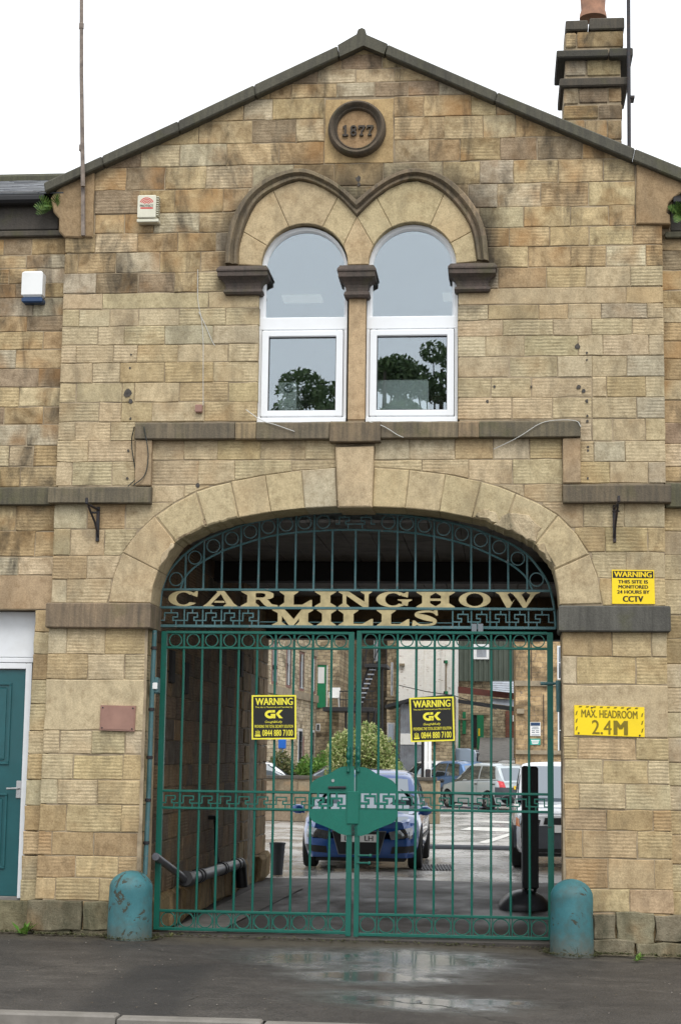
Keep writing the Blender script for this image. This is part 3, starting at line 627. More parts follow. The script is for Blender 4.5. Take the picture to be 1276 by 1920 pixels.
# mortar core of the front wall, with its openings
W1 = (at(486, 640)[0], at(651, 640)[0]); W2 = (at(686, 640)[0], at(857, 640)[0])
wc1 = (W1[0]+W1[1])/2; wc2 = (W2[0]+W2[1])/2; wr = (W1[1]-W1[0])/2
def wtop(x):
    for c in (wc1, wc2):
        if abs(x-c) < wr+.02: return WSPR+math.sqrt(max(0, (wr+.03)**2-(x-c)**2))
    return WSPR
def core():
    mb = MB(); xs = sorted(set([XL+.02, XR-.02, AX0-.02, AX1+.02, W1[0]-.02, W1[1]+.01, W2[0]-.01, W2[1]+.02]+[XL+.02+(XR-XL-.04)*i/90 for i in range(91)]))
    y0, y1 = .007, .44
    for a, b in zip(xs[:-1], xs[1:]):
        m = (a+b)/2; arch = AX0-.02 < m < AX1+.02
        lo = (lambda x: max(ZSPR-.02, intrF(x)+.06)) if arch else (lambda x: -.35)
        hi = lambda x: gable(x)-.03
        iv = [(lo, hi)]
        if W1[0]-.02 < m < W1[1]+.01 or W2[0]-.01 < m < W2[1]+.02: iv = [(lo, lambda x: ZSILL-.05), (wtop, hi)]
        for l, h in iv:
            z = (l(a), l(b), h(b), h(a))
            V = [(a, y0, z[0]), (b, y0, z[1]), (b, y0, z[2]), (a, y0, z[3]), (a, y1, z[0]), (b, y1, z[1]), (b, y1, z[2]), (a, y1, z[3])]
            mb.add(V, [(0, 1, 2, 3), (7, 6, 5, 4), (0, 4, 5, 1), (3, 2, 6, 7)])
    return mb
core().build('wall_core', M['mortar'], GH)
s = MB(); s.add([(XL+.02, .014, -.35), (XL+.02, .44, -.35), (XL+.02, .44, gable(XL)), (XL+.02, .014, gable(XL))], [(0, 1, 2, 3)])
s.add([(XR-.02, .014, -.35), (XR-.02, .44, -.35), (XR-.02, .44, gable(XR)), (XR-.02, .014, gable(XR))], [(0, 1, 2, 3)])
s.build('wall_core_end', M['mortar'], GH)

# gateway voussoirs
jo = [0, 2, 4, 6, 8, 9, 10, 11, 13, 14, 15, 16, 18, 20, 22, 24]
for a, b in zip(jo[:-1], jo[1:]):
    if (a, b) == (11, 13): continue
    lo_ = intr[a:b+1]; hi_ = extr[a:b+1]
    worn = (a in (4, 6, 18, 20, 16))
    lo2 = []
    for i, p in enumerate(lo_):
        lo2.append(p)
        if i < len(lo_)-1:
            q = lo_[i+1]; n_ = 5 if worn else 1
            for k in range(1, n_+1):
                t = k/(n_+1); jx = random.uniform(.0, .012) if worn else 0
                nx = -(q[1]-p[1]); nz = q[0]-p[0]; L = math.hypot(nx, nz); lo2.append((p[0]+(q[0]-p[0])*t+nx/L*jx, p[1]+(q[1]-p[1])*t+nz/L*jx))
    stone(GH, lo2+hi_[::-1], M['stone_smooth'], vary((.485, .39, .24) if a != 10 else (.53, .45, .32), .05, .02), out=.006, depth=.44, ch=.006 if not worn else .013, gap=.0022, jit=.0012, name='voussoir', tilt_=.002)
# spalled faces along the arris of the arch
for pts in (((926, 985), (950, 962), (990, 968), (1012, 988), (1003, 1016), (985, 1010), (960, 996)), ((890, 966), (905, 955), (928, 960), (938, 984), (915, 976)), ((330, 1012), (352, 992), (384, 972), (389, 984), (360, 997), (336, 1012)), ((298, 1066), (306, 1040), (322, 1018), (330, 1020), (315, 1044)), ((1003, 1024), (1018, 1018), (1040, 1062), (1036, 1064), (1020, 1040))):
    q = []
    for (u, v) in zip(pts, pts[1:]+pts[:1]):
        for k in range(3): q.append(at(u[0]+(v[0]-u[0])*k/3+random.uniform(-2.5, 2.5), u[1]+(v[1]-u[1])*k/3+random.uniform(-2.5, 2.5)))
    stone(GH, q, M['stone_rough'], vary((.46, .37, .24), .05), out=.012, depth=.0, ch=.006, gap=0, jit=.003, name='spalled_face', tilt_=.012, seg=9)
kp = [at(*p, -.055) for p in ((633, 952), (697, 951), (701, 836), (628, 838))]
stone(GH, kp, M['stone_smooth'], (.49, .385, .245), out=.055, depth=.44, ch=.01, name='keystone', jit=.001)

# dressed ledges: the stepped label, imposts
def ledge(px0, px1, py0, py1, out, c=(.20, .16, .105), depth=.1, name='string_course', chm=.008):
    a, b = at(px0, py1, -out), at(px1, py0, -out)
    a2 = at(px1, py1, -out); b2 = at(px0, py0, -out)
    z0 = (a[1]+a2[1])/2; z1 = (b[1]+b2[1])/2
    mb = MB(); n = max(2, int((b[0]-a[0])/.12)); V = []; F = []
    prof = [(-depth, z0), (out-chm, z0), (out, z0+chm), (out, z1-chm*2.2), (out-.03, z1), (-depth, z1)]
    for i in range(n+1):
        x = a[0]+(b[0]-a[0])*i/n
        for (o, z) in prof: V.append((x, -(o+random.uniform(-.002, .002)), z+random.uniform(-.0025, .0025)))
    k = len(prof)
    for i in range(n):
        for j in range(k): F.append((i*k+j, (i+1)*k+j, (i+1)*k+(j+1) % k, i*k+(j+1) % k))
    F += [tuple(range(k))[::-1], tuple(range(n*k, n*k+k))]
    mb.add(V, F); o = mb.build(name, M['ledge'], GH, color=vary(c, .15)); return fix_normals(o)
ledge(253, 440, 791, 823, .085); ledge(440.5, 480, 791, 823, .082, (.36, .26, .15)); ledge(480.5, 617, 790, 823, .085, (.24, .19, .12))
ledge(617.5, 713, 789, 828, .10, (.30, .23, .14)); ledge(713.5, 858, 789, 821, .085, (.22, .17, .11)); ledge(858.5, 897, 788.5, 820, .082, (.36, .26, .15)); ledge(897.5, 1087, 788, 819.5, .085)
ledge(90, 283, 912, 943, .085); ledge(1055, 1257, 907, 942, .085)
for (x0, x1, y0, y1) in ((253, 285, 823.6, 911), (1055, 1087, 820.2, 906.5)):
    a, b = at(x0, y1, -.06), at(x1, y0, -.06); mb = MB(); mb.cbox(a[0], b[0], -.06, .1, a[1], b[1], .012); mb.build('label_stop', M['stone_smooth'], GH, color=(.36, .27, .17))
for (x0, x1, y0, y1, s_) in ((85, 283, 1130.5, 1177, -1), (1047, 1256, 1136, 1184, 1)):
    a, b = at(x0, y1, -.07), at(x1, y0, -.07); mb = MB(); mb.cbox(a[0], b[0], -.07, .44, a[1], b[1], .012); mb.build('impost', M['ledge'], GH, color=(.30, .22, .14) if s_ < 0 else (.14, .135, .115))

# kneelers and copings
def coping(pts_top, pts_bot, name='coping_stone'):
    mb = MB(); mb.prism([at(*p, -.10) for p in pts_top]+[at(*p, -.10) for p in pts_bot][::-1], -.10, .5); o = mb.build(name, M['ledge'], GH, color=(.125, .118, .085)); fix_normals(o)
    bm = bmesh.new(); bm.from_mesh(o.data); bmesh.ops.bevel(bm, geom=bm.edges[:], offset=.012, segments=1, affect='EDGES'); bm.to_mesh(o.data); bm.free()
tl = lerp_curve([(82, 342), (333.5, 225.7), (476, 158), (632, 85)]); bl = lerp_curve([(84, 360), (188, 312), (333.5, 247), (479, 179), (635, 106)])
for a, b in ((82, 190.6), (191, 333), (333.5, 475.5), (476, 632)): coping([(a, tl(a)), (b, tl(b))], [(a+2, bl(a+2)), (b+2, bl(b+2))])
tr = lerp_curve([(727, 82.5), (932, 172), (1190, 278), (1320, 331)]); br_ = lerp_curve([(721, 102), (927, 191), (1192.7, 303.4), (1320, 356)])
for a, b in ((726.5, 931.7), (932, 1189.7), (1190, 1318)): coping([(a, tr(a)), (b, tr(b))], [(a-5, br_(a-5)), (b-5, br_(b-5))])
mb = MB(); mb.prism([at(*p, -.10) for p in ((632.5, 84.5), (668, 64), (671, 55), (678, 52), (684, 55), (687, 65), (726, 82), (719.5, 101), (681, 85), (636, 106))], -.10, .5)
fix_normals(mb.build('apex_stone', M['ledge'], GH, color=(.125, .118, .085)))
for s_, pts in ((-1, [(122, 447), (176, 447), (178, 318), (120, 343), (96, 372), (102, 400), (112, 412), (112, 436)]), (1, [(1191, 422), (1255, 422), (1255, 405), (1250, 400), (1252, 384), (1262, 372), (1284, 356), (1284, 340), (1192, 306)])):
    stone(GH, [at(*p) for p in pts], M['stone_smooth'], (.33, .235, .135), out=.03, depth=.40, ch=.01, name='kneeler')

# date panel and roundel
a, b = at(608, 307), at(738, 184)
stone(GH, [(a[0], a[1]), (b[0], a[1]), (b[0], b[1]), (a[0], b[1])], M['stone_smooth'], (.43, .31, .16), out=.004, name='date_panel', ch=.004)
rc = at(669.5, 244.5); rad = (at(723.5, 244)[0]-at(615.5, 244)[0])/2
def torus_y(mb, x, z, R_, prof, n=40):      # prof of (radius, out)
    V = []; F = []; k = len(prof)
    for i in range(n):
        q = 2*math.pi*i/n
        for r_, o in prof: V.append((x+r_*math.cos(q), -o, z+r_*math.sin(q)))
    for i in range(n):
        for j in range(k-1): F.append((i*k+j, i*k+j+1, ((i+1) % n)*k+j+1, ((i+1) % n)*k+j))
    mb.add(V, F)
mb = MB(); torus_y(mb, rc[0], rc[1], 1, [(rad, -.02), (rad, .05), (rad*.97, .085), (rad*.90, .10), (rad*.84, .09), (rad*.80, .06), (rad*.77, .055), (rad*.735, .062), (rad*.70, .05), (rad*.685, .02)])
o = mb.build('roundel_ring', M['ledge'], GH, color=(.14, .105, .07)); fix_normals(o); shade_auto(o, 40)
mb = MB(); n = 40; mb.add([(rc[0]+rad*.71*math.cos(2*math.pi*i/n), -.022, rc[1]+rad*.71*math.sin(2*math.pi*i/n)) for i in range(n)], [tuple(range(n))[::-1]])
disc = fix_normals(mb.build('roundel_disc', M['stone_smooth'], GH, color=(.33, .22, .12)))
a, b = at(640, 254.5, -.04), at(702, 235, -.04)
def numerals():
    mb = MB(); x = a[0]; wv = (b[0]-a[0])/4; z0, z1 = a[1], b[1]; H = z1-z0
    def poly(pts, i): mb.prism([(x+i*wv+u*wv*.88, z0+v*H) for u, v in pts], -.048-.0006*random.random(), -.02)
    def seg(i, pts, w):
        for (p, q) in zip(pts[:-1], pts[1:]):
            d = Vector((q[0]-p[0], q[1]-p[1])); d.normalize(); nn = Vector((-d.y, d.x))*w; e = d*w*.5
            poly([(p[0]-nn.x-e.x, p[1]-nn.y-e.y), (q[0]-nn.x+e.x, q[1]-nn.y+e.y), (q[0]+nn.x+e.x, q[1]+nn.y+e.y), (p[0]+nn.x-e.x, p[1]+nn.y-e.y)], i)
    seg(0, [(.5, 0), (.5, 1)], .15); seg(0, [(.15, .06), (.85, .06)], .08); seg(0, [(.2, .86), (.5, .93)], .08)
    for cz, rr in ((.27, .27), (.76, .23)):
        seg(1, [(.5+.34*math.cos(q*math.pi/5), cz+rr*.85*math.sin(q*math.pi/5)) for q in range(11)], .09)
    for i in (2, 3): seg(i, [(.1, .72), (.1, .92), (.9, .92), (.45, .35), (.42, .0)], .10); seg(i, [(.22, .05), (.68, .05)], .07)
    return mb
numerals().build('date_numerals', M['ledge'], disc, color=(.09, .07, .055))

# window surrounds: hood mould, arch stones, capitals, mullion
def pxcurve(pts, n=5): return smooth_curve([at(*p) for p in pts], n)
def band(parent, name, outer, inner, o0, o1, mat, color, cuts):
    m_ = min(len(outer), len(inner)); idx = [int(round(c*(m_-1))) for c in cuts]
    for a, b in zip(idx[:-1], idx[1:]):
        V = []; F = []; P = []
        for i in range(a, b+1):
            po, pi_ = Vector(outer[i]), Vector(inner[i]); 
            for t, o in ((0, -.05), (0, o0*.75), (.12, o0), (.40, o0), (.52, o0*.62), (.60, o1*.8), (.72, o1), (.90, o1), (1, o1*.6), (1, -.05)):
                q = po+(pi_-po)*t; V.append((q.x, -o, q.y))
        k = 10
        for i in range(b-a):
            for j in range(k-1): F.append((i*k+j, i*k+j+1, (i+1)*k+j+1, (i+1)*k+j))
        F += [tuple(range(k)), tuple(range((b-a)*k, (b-a)*k+k))]
        me = bpy.data.meshes.new(name); me.from_pydata(V, [], F); me.update(); o = link(name, me, mat, parent, color=vary(color, .15)); fix_normals(o); shade_auto(o, 30)
def resample(c, n):
    d = [0]
    for a, b in zip(c[:-1], c[1:]): d.append(d[-1]+math.hypot(b[0]-a[0], b[1]-a[1]))
    out = []; j = 0
    for i in range(n):
        t = d[-1]*i/(n-1)
        while j < len(d)-2 and d[j+1] < t: j += 1
        k = (t-d[j])/((d[j+1]-d[j]) or 1); out.append((c[j][0]+(c[j+1][0]-c[j][0])*k, c[j][1]+(c[j+1][1]-c[j][1])*k))
    return out
for (o_, i_) in ((hoodO_px[:9], hoodI_px[:9]), (hoodO_px[8:], hoodI_px[8:])):
    ov = pxcurve(o_); iv = pxcurve(i_)
    band(GH, 'hood_mould', resample(ov, 33), resample(iv, 33), .09, .055, M['ledge'], (.27, .21, .13), (0, .34, .62, .86, 1))
hI_L = resample(pxcurve(hoodI_px[:9]), 61); hI_R = resample(pxcurve(hoodI_px[8:]), 61)
def outer_at(ang, c, curve):
    best = None; d = Vector((math.cos(ang), math.sin(ang)))
    for p in curve:
        v = Vector((p[0]-c[0], p[1]-c[1])); a = abs(math.atan2(d.x*v.y-d.y*v.x, d.dot(v)))
        if best is None or a < best[0]: best = (a, p)
    return best[1]
rin = wr*.985
for c, curve, cuts in (((wc1, WSPR), hI_L, (180, 151, 112, 66, 27)), ((wc2, WSPR), hI_R, (153, 118, 66, 29, 0))):
    for a, b in zip(cuts[:-1], cuts[1:]):
        n_ = 5; inn = []; outp = []
        for k in range(n_+1):
            q = R(a+(b-a)*k/n_); inn.append((c[0]+rin*math.cos(q), c[1]+rin*math.sin(q))); outp.append(outer_at(q, c, curve))
        if a == 180: outp[0] = at(447, 497)
        if b == 0: outp[-1] = at(894, 491)
        stone(GH, inn+outp[::-1], M['stone_smooth'], vary((.475, .38, .23), .05, .02), out=.012, depth=.2, ch=.005, gap=.0018, jit=.001, name='arch_stone', tilt_=.001, seg=9)
# central springer shared by both arches
inn = [(wc1+rin*math.cos(R(q)), WSPR+rin*math.sin(R(q))) for q in (27, 18, 9, 0)]+[(wc2+rin*math.cos(R(q)), WSPR+rin*math.sin(R(q))) for q in (180, 171, 162, 153)]
stone(GH, inn+[outer_at(R(153), (wc2, WSPR), hI_R), at(669.5, 408), outer_at(R(27), (wc1, WSPR), hI_L)], M['stone_smooth'], (.48, .37, .225), out=.012, depth=.2, ch=.005, gap=.0018, jit=.001, name='arch_stone', seg=9)
def capital(x0, x1, yt, yb, el, er):
    """moulded impost block: slab, hollow, roll; el / er say whether it returns on the left / right"""
    (a, zt), (b, _) = at(x0, yt, -.1), at(x1, yt, -.1); zb = at((x0+x1)/2, yb, -.06)[1]; H = zt-zb
    mb = MB(); prof = [(1, .10), (.86, .125), (.80, .125), (.78, .115), (.62, .115), (.58, .10), (.50, .075), (.40, .055), (.30, .047), (.2, .045), (.17, .06), (.08, .066), (.0, .05)]
    V = []; F = []
    for t, o in prof:
        l = a+(.125-o)*el; r_ = b-(.125-o)*er; V += [(l, -o, zb+H*t), (r_, -o, zb+H*t), (r_, .15, zb+H*t), (l, .15, zb+H*t)]
    for i in range(len(prof)-1):
        for j in range(4): F.append((i*4+j, i*4+(j+1) % 4, i*4+4+(j+1) % 4, i*4+4+j))
    F += [(0, 1, 2, 3), tuple(range(len(V)-4, len(V)))]
    mb.add(V, F); fix_normals(mb.build('capital', M['ledge'], GH, color=(.12, .09, .075)))
capital(406.5, 504, 499, 551, 1, 1); capital(632, 705, 497.5, 557, 1, 1); capital(839, 931, 494, 546, 1, 1)
a = at(651.5, 790); b = at(685.5, 556); mb = MB(); mb.cbox(a[0], b[0], -.005, .2, ZSILL, b[1]+.05, .02); mb.build('mullion', M['stone_smooth'], GH, color=(.47, .345, .21))
# window frames and glass
def window(px0, px1, gl0, gl1, c):
    YF = .065; x0 = at(px0, 640, YF)[0]; x1 = at(px1, 640, YF)[0]
    zs = at(668, 788, YF)[1]; zt0 = at(668, 614, YF)[1]; zt1 = at(668, 594.5, YF)[1]; zsp = WSPR-.02
    g0 = at(gl0, 640, YF)[0]; g1 = at(gl1, 640, YF)[0]; cc = (x0+x1)/2; ro = (x1-x0)/2; ri = (g1-g0)/2; gc = (g0+g1)/2
    w = MB(); n = 18
    # upper light frame: U shape with round head
    outer = [(x0, zt1)]+[(cc-ro*math.cos(math.pi*k/n), zsp+ro*math.sin(math.pi*k/n)) for k in range(n+1)]+[(x1, zt1)]
    inner = [(g0, zt1)]+[(gc-ri*math.cos(math.pi*k/n), zsp+ri*math.sin(math.pi*k/n)) for k in range(n+1)]+[(g1, zt1)]
    V = []; F = []
    for (p, q) in zip(outer, inner):
        m_ = (p[0]*.35+q[0]*.65, p[1]*.35+q[1]*.65)
        V += [(p[0], YF+.07, p[1]), (p[0], YF, p[1]), (m_[0], YF, m_[1]), (q[0], YF+.022, q[1]), (q[0], YF+.07, q[1])]
    for i in range(len(outer)-1):
        for j in range(4): F.append((i*5+j, (i+1)*5+j, (i+1)*5+j+1, i*5+j+1))
    w.add(V, F)
    w.cbox(x0, x1, YF-.004, YF+.07, zt0-.02, zt1+.004, .008)
    w.cbox(x0, x0+.028, YF, YF+.07, zs, zt0, .004); w.cbox(x1-.028, x1, YF, YF+.07, zs, zt0, .004); w.cbox(x0, x1, YF-.03, YF+.07, zs-.03, zs+.024, .006)
    fr = w.build('window', M['upvc'], GH); fix_normals(fr)
    # opening sash below
    s0, s1, zb, zt = x0+.034, x1-.034, zs+.03, zt0-.026; t = .062; sm = MB()
    for (u0, u1, v0, v1) in ((s0, s0+t, zb, zt), (s1-t, s1, zb, zt)): sm.cbox(u0, u1, YF-.022, YF+.05, v0, v1, .01)
    sm.cbox(s0+t-.006, s1-t+.006, YF-.0205, YF+.05, zb, zb+t, .01); sm.cbox(s0+t-.006, s1-t+.006, YF-.0205, YF+.05, zt-t, zt, .01); sm.build('sash', M['upvc'], fr)
    gk = MB(); tg = .007
    for (u0, u1, v0, v1) in ((s0+t, s0+t+tg, zb+t, zt-t), (s1-t-tg, s1-t, zb+t, zt-t), (s0+t, s1-t, zb+t, zb+t+tg), (s0+t, s1-t, zt-t-tg, zt-t)): gk.box(u0, u1, YF+.001+random.random()*.001, YF+.02, v0, v1)
    gk.build('gasket', M['black'], fr)
    p = MB(); p.prism(inner, YF+.03, YF+.034); p.build('pane', M['glass'], fr)
    p = MB(); p.box(s0+t-.01, s1-t+.01, YF+.012, YF+.016, zb+t-.01, zt-t+.01); p.build('pane', M['glass'], fr)
window(485, 650, 497, 643.5, 0); window(687, 857.5, 697.5, 847, 1)
# office behind the windows
YB = 4.4; zf = ZSILL-.85; ZCEIL = WSPR+.62
mb = MB(); x0, x1 = XL+.35, XR-.35
mb.add([(x0, .45, zf), (x1, .45, zf), (x1, YB, zf), (x0, YB, zf), (x0, .45, ZCEIL), (x1, .45, ZCEIL), (x1, YB, ZCEIL), (x0, YB, ZCEIL)], [(0, 1, 2, 3), (7, 6, 5, 4), (1, 5, 6, 2), (0, 3, 7, 4), (2, 6, 7, 3)])
mb.build('office_room', M['room'], GH)
# roof, side walls and back of the gatehouse
ap = gable(at(677, 84)[0]); xm = at(677, 84)[0]; rf = MB()
for s_, xe in ((-1, XL-.12), (1, XR+.12)):
    ze = gable(xe)+.02; rf.add([(xm, .45, ap+.02), (xe, .45, ze), (xe, 8.5, ze), (xm, 8.5, ap+.02), (xm, .45, ap-.06), (xe, .45, ze-.08), (xe, 8.5, ze-.08), (xm, 8.5, ap-.06)], [(0, 1, 2, 3), (7, 6, 5, 4), (0, 4, 5, 1), (1, 5, 6, 2), (2, 6, 7, 3)])
rf.build('roof', M['slate'], GH)
M['rubble_far'] = masonry_mat('side_wall_masonry', (.24, .17, .10), (.32, .23, .13), (.20, .17, .13), .36, .17)
sw = MB(); ZB = at(500, 1182, 8.1)[1]
for x_ in (XL+.03, XR-.03): sw.box(x_-.02, x_+.02, .44, 8.2, 3.2, gable(XL)+.1)
sw.add([(XL, 8.2, ZB), (XR, 8.2, ZB), (XR, 8.2, gable(XR)), (xm, 8.2, ap), (XL, 8.2, gable(XL)), (XL, 7.9, ZB), (XR, 7.9, ZB), (XR, 7.9, gable(XR)), (xm, 7.9, ap), (XL, 7.9, gable(XL))], [(4, 3, 2, 1, 0), (5, 6, 7, 8, 9), (0, 1, 6, 5)])
sw.build('rear_wall', M['rubble_far'], GH)

# ------------------------------------------------------------------ the carriage passage under the gatehouse
PXW = at(271, 1300)[0]                       # face of the left passage wall
PF = lambda u, z, o: (PXW+o, u, z)
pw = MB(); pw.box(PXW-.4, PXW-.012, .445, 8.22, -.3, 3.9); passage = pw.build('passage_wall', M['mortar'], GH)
ZC = 3.80; z = .34; odd = 0
rowsz = []
while z < ZC-.05:
    h = random.uniform(.205, .25); rowsz.append((z, min(z+h, ZC))); z += h
YD0, YD1 = 6.55, 7.25                         # doorway near the far end
for (z0, z1) in rowsz:
    u = .45+random.uniform(-.3, 0)
    while u < 8.2:
        w = random.uniform(.32, .68); a, b = max(u, .45), min(u+w, 8.2); u += w
        if z0 < 2.55 and b > YD0 and a < YD1:
            if a < YD0-.06: b = YD0
            elif b > YD1+.06: a = YD1
            else: continue
        if b-a < .05: continue
        far = a > 5.55
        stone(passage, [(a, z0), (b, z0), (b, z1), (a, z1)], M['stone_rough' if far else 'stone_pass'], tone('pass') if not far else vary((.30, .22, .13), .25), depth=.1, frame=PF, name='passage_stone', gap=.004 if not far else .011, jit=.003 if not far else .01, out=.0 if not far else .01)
for (u0, u1) in ((.47, 1.2), (1.2, 1.9), (1.9, 2.8), (2.8, 3.7), (3.7, 4.6), (4.6, 5.3), (5.3, 5.9), (5.9, 6.54), (7.26, 7.7), (7.7, 8.28)):
    stone(passage, [(u0, .0), (u1, .0), (u1, .34), (u0, .34)], M['stone_rough'], vary((.26, .19, .10), .3), out=.07, depth=.1, frame=PF, ch=.035, jit=.02, tilt_=.04, name='footing_stone', seg=.12)
# light-mortared end of the wall and its return facing the courtyard
em = MB(); em.box(PXW-.39, PXW-.009, 5.6, 8.23, .1, 3.35); em.build('pale_pointing', M['mortar_light'], passage)
d = MB(); d.box(PXW-.10, PXW-.05, YD0, YD1, .02, 2.0); pd = d.build('side_door', M['lead'], passage)
d = MB(); d.box(PXW-.08, PXW-.02, YD0, YD0+.05, .0, 2.55); d.box(PXW-.08, PXW-.02, YD1-.05, YD1, .0, 2.55); d.box(PXW-.08, PXW-.021, YD0+.05, YD1-.05, 1.96, 2.04); d.box(PXW-.08, PXW-.021, YD0+.05, YD1-.05, 2.48, 2.55); d.build('door_frame', M['white_gloss'], pd)
d = MB(); d.box(PXW-.06, PXW-.055, YD0+.05, YD1-.05, 2.04, 2.48); d.build('door_light', M['glass_far'], pd)
# boarded ceiling, cross beam, right-hand side
ceil = empty('ceiling_boards', (0, 4, ZC)); ceil.parent = GH; ceil.location = Vector((0, 4, ZC))-wloc(GH)
x = PXW-.05
while x < 2.35:
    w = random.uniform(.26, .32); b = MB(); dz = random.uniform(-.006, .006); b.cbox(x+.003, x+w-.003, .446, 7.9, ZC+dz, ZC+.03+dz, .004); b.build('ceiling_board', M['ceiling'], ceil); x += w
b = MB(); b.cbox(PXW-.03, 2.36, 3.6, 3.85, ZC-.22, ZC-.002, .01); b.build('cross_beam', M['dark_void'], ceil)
M['rubble_side'] = masonry_mat('passage_side_masonry', (.24, .17, .10), (.32, .23, .13), (.20, .17, .13), .45, .22, axes='YZ')
b = MB(); b.box(2.33, 2.6, .445, 8.22, -.3, 3.95); b.build('passage_side_wall', M['rubble_side'], GH)
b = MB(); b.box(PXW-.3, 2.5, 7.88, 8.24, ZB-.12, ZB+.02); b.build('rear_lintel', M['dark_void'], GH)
# ------------------------------------------------------------------ neighbouring buildings left and right
YN = .10
NB = empty('neighbouring_building', (-4, .3, 0), 'sooty stone building with slate roof, green door and gutter left of the gatehouse', 'building')
def nrow(par, xref, yt, yb, xs, zone, X0=None, X1=None, mat='stone', Y=YN):
    zt, zb = at(xref, yt, Y)[1], at(xref, yb, Y)[1]; X = [at(x, (yt+yb)/2, Y)[0] for x in xs]
    if X0 is not None: X[0] = X0
    if X1 is not None: X[-1] = X1
    Y_ = [X[0]]
    for a, b in zip(X[:-1], X[1:]):
        k = max(1, int((b-a)/.52)) if mat == 'stone' else max(1, int((b-a)/1.6)); Y_ += [a+(b-a)*(i+1)/k for i in range(k)]
    for a, b in zip(Y_[:-1], Y_[1:]): stone(par, [(a, zb), (b, zb), (b, zt), (a, zt)], M['stone_gable' if zone == 'old' else mat], tone(zone) if isinstance(zone, str) else vary(zone), frame=lambda u, z, o: (u, Y-o, z), depth=.1)
XE = XL+.01; XF = XL-3.6
for (yt, yb, j) in ((447, 478, [-70, 8, 60]), (478, 503, [-80, -20, 50]), (503, 531.5, [-90, 17, 70]), (531.5, 558, [-60, 30, 84]), (558, 593, [-95, -10, 62]), (593, 622, [-70, 51]), (622, 655.7, [-95, -15, 81]), (655.7, 690.7, [-60, 30]), (690.7, 726.4, [-90, -10, 71.5]),
                    (726.4, 763, [-60, 36]), (763, 796, [-70, 8, 81]), (796, 835.5, [-60, 51]), (835.5, 875, [-90, 17, 63]), (875, 913, [-60, 38])):
    nrow(NB, 60, yt, yb, [-250]+j+[118], 'old', X0=XF, X1=XE)
for (yt, yb, j) in ((946, 996, [-60, 30]), (996, 1044, [-30, 66]), (1044, 1079, [-60, 34])): nrow(NB, 60, yt, yb, [-250]+j+[106], 'old', X0=XF, X1=XE)
nrow(NB, 60, 1079, 1143, [-250, 97], (.40, .30, .19), X0=XF, X1=XE, mat='stone_smooth')
for (yt, yb) in ((1143, 1185), (1185, 1226), (1226, 1274), (1274, 1320), (1320, 1370), (1370, 1414), (1414, 1462), (1462, 1510), (1510, 1558), (1558, 1604), (1604, 1650), (1650, 1690)):
    xa = lerp_curve([(1143, 66.5), (1690, 37)]); ym = (yt+yb)/2; nrow(NB, 60, yt, yb, [xa(ym), 95], 'pier', X1=XPL+.06)
nrow(NB, 60, 1690, 1775, [-250, 52], (.16, .14, .085), X0=XF, mat='stone_rough', Y=.06)
mb = MB(); xd = at(66, 1300, YN)[0]
mb.box(XF, xd-.02, YN+.30, YN+.5, -.3, 2.95); mb.box(XF, XE, YN+.006, YN+.5, at(60, 1143, YN)[1], at(60, 380, YN)[1]); mb.box(at(72, 1500, YN)[0], XE, YN+.007, YN+.5, -.3, 2.95); mb.build('wall_core', M['mortar'], NB)
def nledge(par, x0, x1, yt, yb, out, col, name='string_course', Y=YN, mat='ledge'):
    zt, zb = at((x0+x1)/2, yt, Y-out)[1], at((x0+x1)/2, yb, Y-out)[1]; a, b = at(x0, yt, Y-out)[0], at(x1, yt, Y-out)[0]
    m_ = MB(); m_.cbox(a, b, Y-out, Y+.1, zb, zt, .01); return m_.build(name, M[mat], par, color=col)
nledge(NB, -650, 97, 914, 947, .07, (.17, .15, .09))
nledge(NB, -650, 118, 437, 448, .05, (.10, .085, .065), 'frieze_moulding'); nledge(NB, -650, 110, 386, 436.5, .02, (.075, .065, .055), 'frieze')
gut = MB(); za = at(40, 372, -.02)[1]; gut.tube([(XF, YN-.09, za), (at(84, 372, 0)[0], YN-.09, za)], .055, 10); gut.build('gutter', M['black'], NB)
nledge(NB, -650, 90, 364, 384, .03, (.045, .04, .035), 'fascia')
# slates
roof = MB(); ze = at(40, 362, YN-.1)[1]; zr = ze+2.6*math.tan(R(22)); roof.add([(XF, YN-.12, ze-.03), (XL+.05, YN-.12, ze-.03), (XL+.05, 2.6, zr-.03), (XF, 2.6, zr-.03), (XF, 5.4, ze), (XL+.05, 5.4, ze)], [(0, 1, 2, 3), (3, 2, 5, 4)])
ro = roof.build('roof', M['slate'], NB)
for k in range(11):
    for i in range(15):
        t0 = k*.235; x0_ = XF+i*.24+(k % 2)*.12-.02; y0_ = YN-.13+t0*math.cos(R(22)); z0_ = ze+t0*math.sin(R(22)); L_ = .30
        if x0_+.235 > XL+.1: continue
        s_ = MB(); th_ = .012+random.random()*.006; c_, n_ = math.cos(R(21)), math.sin(R(21)); w_ = .235
        V = [(x0_, y0_, z0_-.02+th_*0), (x0_+w_, y0_, z0_-.02), (x0_+w_, y0_+L_*c_, z0_+L_*n_-.02), (x0_, y0_+L_*c_, z0_+L_*n_-.02)]
        V = V+[(a, b, c+th_+random.uniform(0, .004)) for a, b, c in V]
        s_.add(V, [(4, 5, 6, 7), (0, 1, 5, 4), (1, 2, 6, 5), (3, 0, 4, 7)]); s_.build('slate', M['slate'], ro)
rd = MB(); rd.tube([(XF, 2.6, zr), (XL+.05, 2.6, zr)], .07, 8); rd.build('ridge_tile', M['ledge'], ro, color=(.10, .10, .06))
